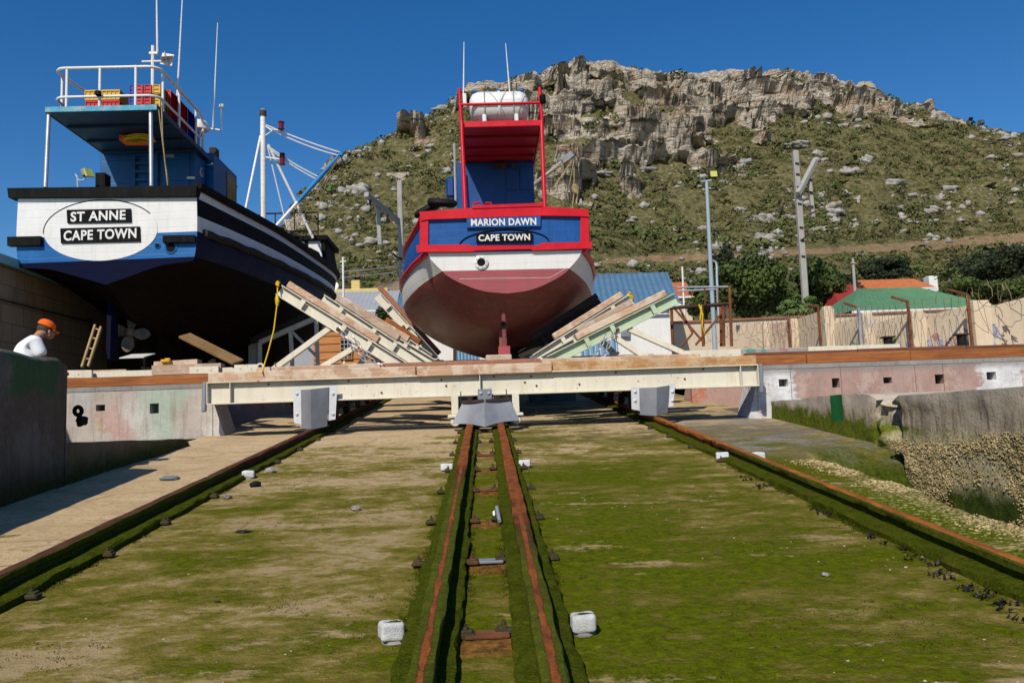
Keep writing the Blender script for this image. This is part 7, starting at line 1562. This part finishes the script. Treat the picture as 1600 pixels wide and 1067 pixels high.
t = bpy.data.objects['wooden_pole']; m = MB(); m.bar(at(1329, 411, 51.9), at(1338, 411, 51.9), 0.06, 0.06); m.build('cross_arm', MT['timber_y'], t)
pole('flagpole', 'thin white flagpole standing before the grey roof', 'flagpole', [(537, 500), (536, 404)], 42, 0.065, MT['white_clean'])
t = bpy.data.objects['flagpole']; m = MB(); c = at(536, 404, 42); m.blob(c, 0.07, 2, 0.15, 8, 6); m.bar(c + Vector((-0.15, 0, -0.15)), c + Vector((0.15, 0, -0.15)), 0.05, 0.05); m.build('finial', MT['white_clean'], t)
pole('wooden_pole', 'short pale pole beside the small orange roof', 'pole', [(1067, 470), (1066, 417)], 62, 0.09, MT['white'])
for a, b, lab in (((420, 436), (655, 420), 'lower thin overhead wire crossing below the left railway post'), ((420, 428), (655, 411), 'upper thin overhead wire crossing the left railway post')):
    m = MB(); p, q = at(*a, 49.6), at(*b, 49.6); m.tube([p + (q - p) * t - Vector((0, 0, 4 * 0.2 * t * (1 - t))) for t in np.linspace(0, 1, 9)], 0.018, 4)
    tag(m.build('overhead_wire', MT['alu'], origin=p), lab, 'wire', 'overhead wires')

# ------------------------------------------------------------------ wired boundary wall
for n_, c_ in (('g_green', (0.12, 0.3, 0.08)), ('g_blue', (0.36, 0.37, 0.44)), ('g_red', (0.42, 0.2, 0.17)), ('g_brown', (0.26, 0.17, 0.14)), ('g_dark', (0.14, 0.12, 0.1))): MT[n_] = paint('faded_spray_' + n_[2:], c_, 0.9, 0.3, (0.5, 0.4, 0.28), 0.6, False, scale=4)
bw = thing('boundary_wall', 'beige plastered boundary wall with pillars, sloping tops and faded graffiti', 'wall', (at(1353, 530, 31.5).x, 31.5, 3.2))
PIL = [(1195, 503, 37.5, 10), (1239, 498, 36, 12), (1292, 479, 33.5, 16), (1353, 489, 31.5, 18), (1431, 485, 29.5, 22), (1529, 470, 27.5, 28), (1690, 455, 25, 30)]
for (px, py, Y, w_) in PIL:
    m = MB(); a, b = at(px - w_ / 2, py, Y), at(px + w_ / 2, py, Y); c = (a + b) / 2
    m.bb((a.x, Y - 0.2, 3.0), (b.x, Y + 0.25, c.z - 0.12), 0.02); m.bb((a.x + 0.03, Y - 0.16, c.z - 0.14), (b.x - 0.03, Y + 0.2, c.z), 0.06); m.build('pillar', MT['wall_beige'], bw)
tops = [((1150, 508), (1190, 505)), ((1200, 506), (1234, 502)), ((1244, 499), (1284, 485)), ((1300, 507), (1345, 494)), ((1361, 507), (1421, 489)), ((1441, 495), (1516, 476)), ((1542, 480), (1678, 445))]
PY = [39] + [q[2] for q in PIL]
for k, ((xa, ya), (xb_, yb)) in enumerate(tops):
    Ya, Yb = PY[k] * 0.97 + PY[k + 1] * 0.03, PY[k] * 0.03 + PY[k + 1] * 0.97; a, b = at(xa, ya, Ya), at(xb_, yb, Yb)
    n_ = Vector((-(b - a).y, (b - a).x, 0)).normalized() * 0.18; m = MB()
    m.prism([(a.x, a.y, 3.0), (b.x, b.y, 3.0), (b.x, b.y, b.z), (a.x, a.y, a.z)], n_); pn = m.build('panel', MT['wall_beige'], bw)
    r = np.random.default_rng(60 + k); f_ = -n_.normalized()
    for (t0, t1, mt, cnt, hz_) in {3: ((0.05, 0.5, 'g_brown', 14, 0.9), (0.5, 0.9, 'roof_green', 12, 1.0)), 4: ((0.3, 0.65, 'g_green', 16, 1.1), (0.75, 1.0, 'g_blue', 8, 0.7), (0.05, 0.25, 'g_green', 4, 0.7)), 5: ((0.0, 0.3, 'g_blue', 12, 0.8), (0.15, 0.9, 'g_red', 18, 0.9), (0.3, 0.6, 'g_blue', 8, 0.7)), 6: ((0.0, 0.12, 'g_blue', 9, 1.0), (0.14, 0.3, 'g_dark', 5, 1.3)), 2: ((0.2, 0.5, 'g_brown', 3, 0.7),)}.get(k, ()):
        m = MB()
        for q in range(cnt):
            c0 = r.uniform(t0, t1); z0 = 3.3 + hz_ * r.uniform(0.1, 1.0); P_ = []
            for st_ in range(10): w = st_ * 0.75 + r.uniform(0, 6); P_.append(a + (b - a) * min(0.99, max(0.01, c0 + 0.035 * math.sin(w))) + f_ * 0.004 + Vector((0, 0, z0 + 0.16 * math.cos(w * 1.3) - (a.z + (b.z - a.z) * c0))))
            m.tube(P_, 0.016 if mt in ('g_red', 'g_dark') else 0.03, 4)
        if cnt: m.build('graffiti', MT[mt], pn)
w2 = thing('rear_wall', 'long straight beige wall with brown coping behind the scaffold', 'wall', (at(1250, 520, 42).x, 42, 3.2))
a, b = at(1047, 506, 40), at(1530, 484, 44); m = MB(); m.prism([(a.x, a.y, 3.0), (b.x, b.y, 3.0), (b.x, b.y, b.z), (a.x, a.y, a.z)], (0, 0.25, 0)); m.build('panel', MT['wall_beige'], w2)
m = MB(); m.bar(a + Vector((0, 0.12, 0.06)), b + Vector((0, 0.12, 0.06)), 0.4, 0.1); m.build('coping', MT['timber_red'], w2)
for (px, y0, Y, arm_, lab) in ((1231, 494, 35.2, None, 'rusty wire post leftmost along the beige wall'), (1278, 479, 32.8, (1262, 476), 'rusty wire post left of the rounded white pillar'), (1341, 481, 31, (1318, 473), 'grey wire post with long arm beside the green graffiti'), (1418, 471, 29, (1393, 464), 'dark wire post with arm before the green roof'), (1511, 460, 27, (1481, 452.5), 'thickest rusty wire post with arm, rightmost along the wall')):
    p = at(px, y0, Y); t = thing('wire_post', lab, 'fence post', (p.x, Y, 3.2), 0, 'rusty posts along the boundary wall'); m = MB(); m.bar((p.x + 0.02, Y, 3.2), p, 0.09, 0.09, (0, 1, 0), 0.01); m.build('post', MT['rust'] if px != 1341 else MT['alu'], t)
    if arm_: m = MB(); m.bar(p, at(*arm_, Y - 0.2), 0.07, 0.07); m.build('arm', MT['rust'], t)
def coil(name, label, path, R_, per, seed, wire=0.0085):
    r = np.random.default_rng(seed); P = [Vector(p) for p in path]; m = MB(); pts = []
    for a, b in zip(P[:-1], P[1:]):
        L = (b - a).length; n = max(12, int(L / per * 14))
        for i in range(n):
            t = i / n; q = 2 * math.pi * t * L / per; c = a + (b - a) * t; rr = R_ * (1 + 0.25 * math.sin(q * 0.37 + seed) + 0.12 * r.normal())
            d = (b - a).normalized(); sd = Vector((d.y, -d.x, 0)); pts.append(c + Vector((0, 0, 1)) * rr * math.sin(q) + sd * rr * math.cos(q) * 0.8 + d * 0.75 * rr * math.cos(q) + Vector((0, 0, -0.1)))
    m.tube(pts, wire, 3); return tag(m.build(name, MT['wire'], origin=P[0]), label, 'razor wire', 'coils of razor wire')
MT['wire'] = paint('rusty_galvanised_wire', (0.24, 0.17, 0.1), 0.7, 0.4)
coil('razor_wire', 'tangled rusty razor wire sagging along the left end of the beige wall', [at(1100, 522, 38), at(1150, 512, 37.5), at(1195, 508, 36.8), at(1235, 500, 35.2), at(1280, 488, 32.9)], 0.36, 0.3, 3)
coil('razor_wire', 'dense razor wire coil over the wall panels before the green roof', [at(1282, 487, 32.8), at(1341, 490, 31), at(1418, 482, 29), at(1511, 470, 27)], 0.34, 0.27, 4)
coil('razor_wire', 'large open razor wire loops against the hedge at far right', [at(1511, 462, 27), at(1560, 452, 26.4), at(1640, 440, 25.6), at(1700, 432, 25)], 0.4, 0.42, 5, 0.01)
coil('razor_wire', 'loose fallen razor wire hanging in front of the graffiti panels', [at(1340, 508, 30.8), at(1380, 514, 29.8), at(1430, 505, 28.9)], 0.3, 0.3, 6)
for (px, py, Y, lab) in ((1388, 539, 24.5, 'dark capped bollard below the green graffiti'), (1503, 535, 24, 'dark capped bollard beside the thick rusty wire post')):
    c = at(px, py, Y); t = thing('bollard', lab, 'bollard', (c.x, Y, 3.2), 0, 'dark capped bollards before the wall'); m = MB(); m.lathe([(0.13, 0), (0.13, at(px, py - 11, Y).z - 3.2)], (c.x, Y, 3.2), (0, 0, 1), 12); m.build('shaft', MT['rubber'], t)
    zc = at(px, py - 11, Y).z; m = MB(); m.bb((c.x - 0.17, Y - 0.17, zc), (c.x + 0.17, Y + 0.17, zc + 0.045), 0.01); m.build('cap', MT['rust_dark'], t)
# scaffold
sf = thing('scaffold', 'rusty scaffold frame with cross braces at the foot of the light pole', 'scaffold', (at(1095, 530, 28).x, 28, 3.2))
def tb(nm, mat, r, *segs):
    for s_ in segs:
        m = MB(); m.tube([at(*p) for p in s_], r, 7); m.build(nm, mat, sf, smooth=60)
tb('upright', MT['rust'], 0.055, [(1131, 541, 28), (1130, 478, 28)], [(1143, 541, 27.5), (1140, 447, 27.5)], [(1099, 541, 28.6), (1097, 476, 28.6)], [(1051, 540, 29), (1049, 480, 29)], [(1127, 541, 29.5), (1126, 478, 29.5)])
tb('ledger', MT['rust_dark'], 0.06, [(1031, 483, 28.4), (1143, 474, 28)], [(1060, 480, 29.3), (1143, 476, 29)])
tb('brace', MT['rust'], 0.04, [(1137, 478, 28), (1087, 539, 28)], [(1052, 480, 29), (1100, 536, 28.6)], [(1062, 482, 29), (1082, 520, 28.6)], [(1065, 541, 28.5), (1082, 521, 28.6)])
tb('guard_pipe', MT['alu'], 0.035, [(1057, 449, 28), (1141, 448, 28)], [(1059, 455, 28.8), (1118, 452, 28.8)])
tb('stanchion', MT['rust'], 0.03, [(1102, 476, 28), (1101, 450, 28)], [(1123, 476, 28), (1122, 450, 28)])
m = MB(); m.tube([at(1092, 476, 27.9), at(1098, 492, 27.8), at(1097, 508, 27.8), at(1101, 522, 27.9)], 0.03, 5); m.tube([at(1096, 477, 27.9), at(1094, 500, 27.8)], 0.025, 5)
tag(m.build('yellow_rope', MT['rope_yellow'], origin=at(1096, 477, 27.9)), 'yellow rope dangling from the rusty scaffold', 'rope')

# ------------------------------------------------------------------ trees
def tree(name, label, px, ytop, ybot, wpx, Y, leaf, seed, n=7000, lsz=0.12, lumps=16, flat=1.0, trunk=True, group='trees and bushes behind the yard'):
    lumps = int(lumps * 1.6); n = int(n * 1.25); r = np.random.default_rng(seed); k = Y / FPX; c = at(px, (ytop + ybot) / 2, Y); W_, H_ = wpx * k / 2, (ybot - ytop) * k / 2
    t = thing(name, label, 'tree' if trunk else 'bush', (c.x, Y, 3.2), 0, group)
    L = []
    for i in range(lumps):
        d = r.normal(0, 1, 3); d /= np.linalg.norm(d); rr = r.uniform(0.3, 0.9); L.append((np.array([d[0] * W_ * rr, d[1] * W_ * rr * 0.8, d[2] * H_ * rr * flat]), r.uniform(0.2, 0.42)))
    per = n // lumps; Ps = []; Ds = []
    for o, s_ in L:
        d = r.normal(0, 1, (per, 3)); d /= np.linalg.norm(d, axis=1, keepdims=True); q = r.uniform(0.35, 1.15, (per, 1))
        Ps.append(o + d * q * np.array([W_ * s_ * 1.05, W_ * s_, H_ * s_ * 1.05])); Ds.append(d)
    P = np.concatenate(Ps) + np.array([c.x, Y, c.z]); D = np.concatenate(Ds); keep = P[:, 2] > 3.25; P, D = P[keep], D[keep]; m_ = len(P)
    nr = D + r.normal(0, 0.6, D.shape); nr /= np.linalg.norm(nr, axis=1, keepdims=True); u = np.cross(nr, r.normal(0, 1, D.shape)); u /= np.linalg.norm(u, axis=1, keepdims=True); v = np.cross(nr, u)
    a = lsz * r.uniform(0.6, 1.5, (m_, 1)); V = np.stack([P - u * a, P - v * a * 0.6, P + u * a, P + v * a * 0.6], 1).reshape(-1, 3)
    np_mesh('crown', V - np.array([c.x, Y, 3.2]), np.arange(4 * m_).reshape(-1, 4), leaf, parent=t)
    m = MB(); zc = c.z - H_ * 0.2; m.tube([(c.x, Y, 3.15), (c.x + 0.1, Y, (3.2 + zc) / 2), (c.x, Y, zc)], [0.05 * W_ + 0.06, 0.04 * W_ + 0.05, 0.03], 8)
    for o, s_ in L[:7]: m.tube([(c.x + 0.05, Y, (3.2 + zc) / 2), (c.x + o[0] * 0.5, Y + o[1] * 0.5, c.z + o[2] * 0.3 - H_ * 0.15), (c.x + o[0], Y + o[1], c.z + o[2])], [0.025 * W_ + 0.03, 0.015 * W_ + 0.02, 0.012], 5)
    m.build('trunk', MT['bark'], t); return t
D_, Bt, Cn = MT['leaf_dark'], MT['leaf_bright'], MT['leaf_conifer']
tree('broadleaf_tree', 'large dark green tree right behind the light pole', 1172, 402, 500, 130, 58, D_, 1, 12000, 0.15, 22)
tree('broadleaf_tree', 'dark green tree overlapping the right railway post', 1262, 408, 500, 110, 60, D_, 2, 9000, 0.15, 18)
tree('conifer_tree', 'darkest tree rising behind the curved street lamp', 1135, 383, 480, 70, 72, Cn, 3, 7000, 0.15, 14)
tree('broadleaf_tree', 'dark tree left of the red roof', 1312, 415, 490, 70, 66, Cn, 4, 5000, 0.15, 12)
tree('broadleaf_tree', 'small dark green tree filling the gap left of the light pole', 1100, 432, 500, 70, 62, D_, 8, 5000, 0.13, 12)
tree('bright_bush', 'bright green bush above the wall by the right railway post', 1246, 459, 500, 62, 46, Bt, 5, 6000, 0.09, 14, trunk=False)
tree('conifer_tree', 'wide black-green conifer at the far right edge', 1566, 384, 450, 140, 80, Cn, 6, 11000, 0.17, 22, 0.9)
tree('hedge_bush', 'green hedge under the conifer at far right', 1540, 432, 485, 150, 63, D_, 7, 9000, 0.13, 20, trunk=False)
tree('hedge_bush', 'green hedge continuing to the right edge behind the razor loops', 1640, 425, 480, 130, 58, D_, 17, 7000, 0.13, 16, trunk=False)
tree('conifer_tree', 'small dark conifer between the left cradle arms', 598, 478, 540, 46, 36, D_, 9, 3500, 0.07, 10)
tree('broadleaf_tree', 'pale green tree on the slope left of the red boat', 640, 436, 470, 60, 84, D_, 10, 4000, 0.15, 12)
tree('broadleaf_tree', 'low dark tree in the middle of the track bank above the orange roof', 1385, 405, 440, 90, 86, Cn, 12, 5000, 0.17, 14)
# small palm
pt = thing('palm_tree', 'small grey-green palm beside the white chimney', 'palm', (at(1482, 440, 68).x, 68, 3.2), 0, 'trees and bushes behind the yard')
c = at(1482, 432, 68); m = MB(); m.tube([(c.x, 68, 3.2), c], [0.25, 0.18], 8); m.build('trunk', MT['bark'], pt)
for k in range(22):
    q = k * 2.4; el = 0.2 + 0.9 * ((k * 0.37) % 1); d = Vector((math.cos(q) * math.cos(el), math.sin(q) * math.cos(el), math.sin(el))); s_ = d.cross(Vector((0, 0, 1))).normalized(); m = MB(); L = 1.3
    pts = [c + d * L * t - Vector((0, 0, 0.6 * t * t * (1 - 0.4 * el))) for t in (0, 0.3, 0.6, 0.85, 1)]; wd_ = (0.05, 0.16, 0.18, 0.1, 0.02)
    vs = [p + s_ * w__ * sg - Vector((0, 0, 0.05 * abs(sg))) for p, w__ in zip(pts, wd_) for sg in (-1, 0, 1)]; fs = []
    for i in range(4):
        for j in range(2): fs.append((i * 3 + j, i * 3 + j + 1, i * 3 + j + 4, i * 3 + j + 3))
    m.add(vs, fs); m.build('frond', MT['leaf_bright'], pt)

# ------------------------------------------------------------------ the man behind the parapet
def skin(name, verts, edges, radii, mat, parent, sub=2):
    me = bpy.data.meshes.new(name); me.from_pydata([tuple(v) for v in verts], edges, []); o = bpy.data.objects.new(name, me); COL.objects.link(o)
    mod = o.modifiers.new('skin', 'SKIN'); mod.use_smooth_shade = True
    for sv, r in zip(me.skin_vertices[0].data, radii): sv.radius = r if isinstance(r, tuple) else (r, r)
    me.skin_vertices[0].data[0].use_root = True
    o.modifiers.new('sub', 'SUBSURF').levels = sub; o.modifiers['sub'].render_levels = sub
    dg = bpy.context.evaluated_depsgraph_get(); dg.update(); nm = bpy.data.meshes.new_from_object(o.evaluated_get(dg)); bpy.data.objects.remove(o)
    nm.materials.clear(); nm.materials.append(mat); nm.shade_smooth(); ob = bpy.data.objects.new(name, nm); COL.objects.link(ob); ob.parent = parent; return ob
mp = at(45, 560, 11.9)
man = thing('person', 'man in white t-shirt and orange cap standing behind the parapet wall, head bowed', 'person', (mp.x + 0.05, 11.9, 1.5), rad(-46))
# local frame: facing +y, x right; rotated so that he faces right and away
B = [(0, -.1, .96), (0, -.11, 1.1), (0, -.08, 1.27), (0, -.03, 1.42), (0, .04, 1.5), (0, .1, 1.555), (0, .155, 1.6), (0, .17, 1.66),
     (-.19, -.02, 1.41), (-.235, .07, 1.2), (-.22, .2, 1.03), (-.16, .36, .99), (-.13, .44, .98), (.19, -.02, 1.41), (.235, .07, 1.2), (.22, .2, 1.03), (.16, .36, .99), (.13, .44, .98),
     (-.1, -.16, .88), (-.11, -.2, .5), (-.11, -.26, .1), (-.11, -.12, .04), (.1, -.16, .88), (.11, -.2, .5), (.11, -.26, .1), (.11, -.12, .04)]
E = [(0, 1), (1, 2), (2, 3), (3, 4), (4, 5), (5, 6), (6, 7), (3, 8), (8, 9), (9, 10), (10, 11), (11, 12), (3, 13), (13, 14), (14, 15), (15, 16), (16, 17), (0, 18), (18, 19), (19, 20), (20, 21), (0, 22), (22, 23), (23, 24), (24, 25)]
Rr = [(.14, .1), (.13, .1), (.15, .11), (.13, .1), .058, .075, .095, .075, .06, .048, .042, .035, .03, .06, .048, .042, .035, .03, .085, .06, .045, .04, .085, .06, .045, .04]
body = skin('body', B, E, Rr, MT['skin'], man)
skin('t_shirt', [B[0], B[1], B[2], B[3], (0, 0.03, 1.49), B[8], (-.235, 0.06, 1.2), B[13], (.235, 0.06, 1.2)], [(0, 1), (1, 2), (2, 3), (3, 4), (3, 5), (5, 6), (3, 7), (7, 8)], [(.22, .17), (.225, .18), (.235, .18), (.18, .125), .075, .1, .088, .1, .088], MT['shirt'], man)
skin('trousers', [(0, -.16, .94), B[18], B[19], B[20], B[22], B[23], B[24]], [(0, 1), (1, 2), (2, 3), (0, 4), (4, 5), (5, 6)], [(.17, .12), .105, .08, .07, .105, .08, .07], MT['denim'], man)
hc = Vector((0, 0.165, 1.63))
m = MB(); m.blob(hc + Vector((0, -0.015, 0.0)), (0.092, 0.105, 0.1), 2, 0.04, 16, 10); hr = m.build('hair', MT['hair'], man, smooth=70, local=True)
m = MB(); m.blob(hc + Vector((0, 0.04, -0.06)), (0.075, 0.075, 0.085), 3, 0.03, 14, 10); m.blob(hc + Vector((0, 0.118, -0.06)), (0.014, 0.02, 0.022), 3, 0.05, 8, 6); m.blob(hc + Vector((0.09, 0.02, -0.045)), (0.012, 0.02, 0.03), 3, 0.05, 8, 6); m.blob(hc + Vector((-0.09, 0.02, -0.045)), (0.012, 0.02, 0.03), 3, 0.05, 8, 6); m.build('face', MT['skin'], man, smooth=70, local=True)
m = MB(); Rc = Matrix.Rotation(rad(-26), 3, 'X'); vs = []; nu = 20
prof = [(0.108, -0.005), (0.109, 0.03), (0.1, 0.065), (0.075, 0.092), (0.035, 0.106), (0.0, 0.108)]
for r, h in prof:
    for j in range(nu): q = 2 * math.pi * j / nu; vs.append(hc + Vector((0, 0.0, 0.03)) + Rc @ Vector((r * math.cos(q) * 0.95, r * math.sin(q) * 1.12, h)))
fs = [(i * nu + j, i * nu + (j + 1) % nu, (i + 1) * nu + (j + 1) % nu, (i + 1) * nu + j) for i in range(5) for j in range(nu)]; m.add(vs, fs); cp_ = m.build('cap', MT['orange'], man, smooth=60, local=True)
m = MB(); pts_ = [(math.cos(q) * 0.095, 0.085 + 0.11 * max(0, math.sin(q)), 0.0 - 0.02 * abs(math.cos(q)) ) for q in np.linspace(0, math.pi, 14)]; P = [hc + Vector((0, 0, 0.03)) + Rc @ Vector(p) for p in pts_]; m.prism(P, Rc @ Vector((0, 0, 0.012))); m.build('brim', MT['orange'], cp_, local=True)
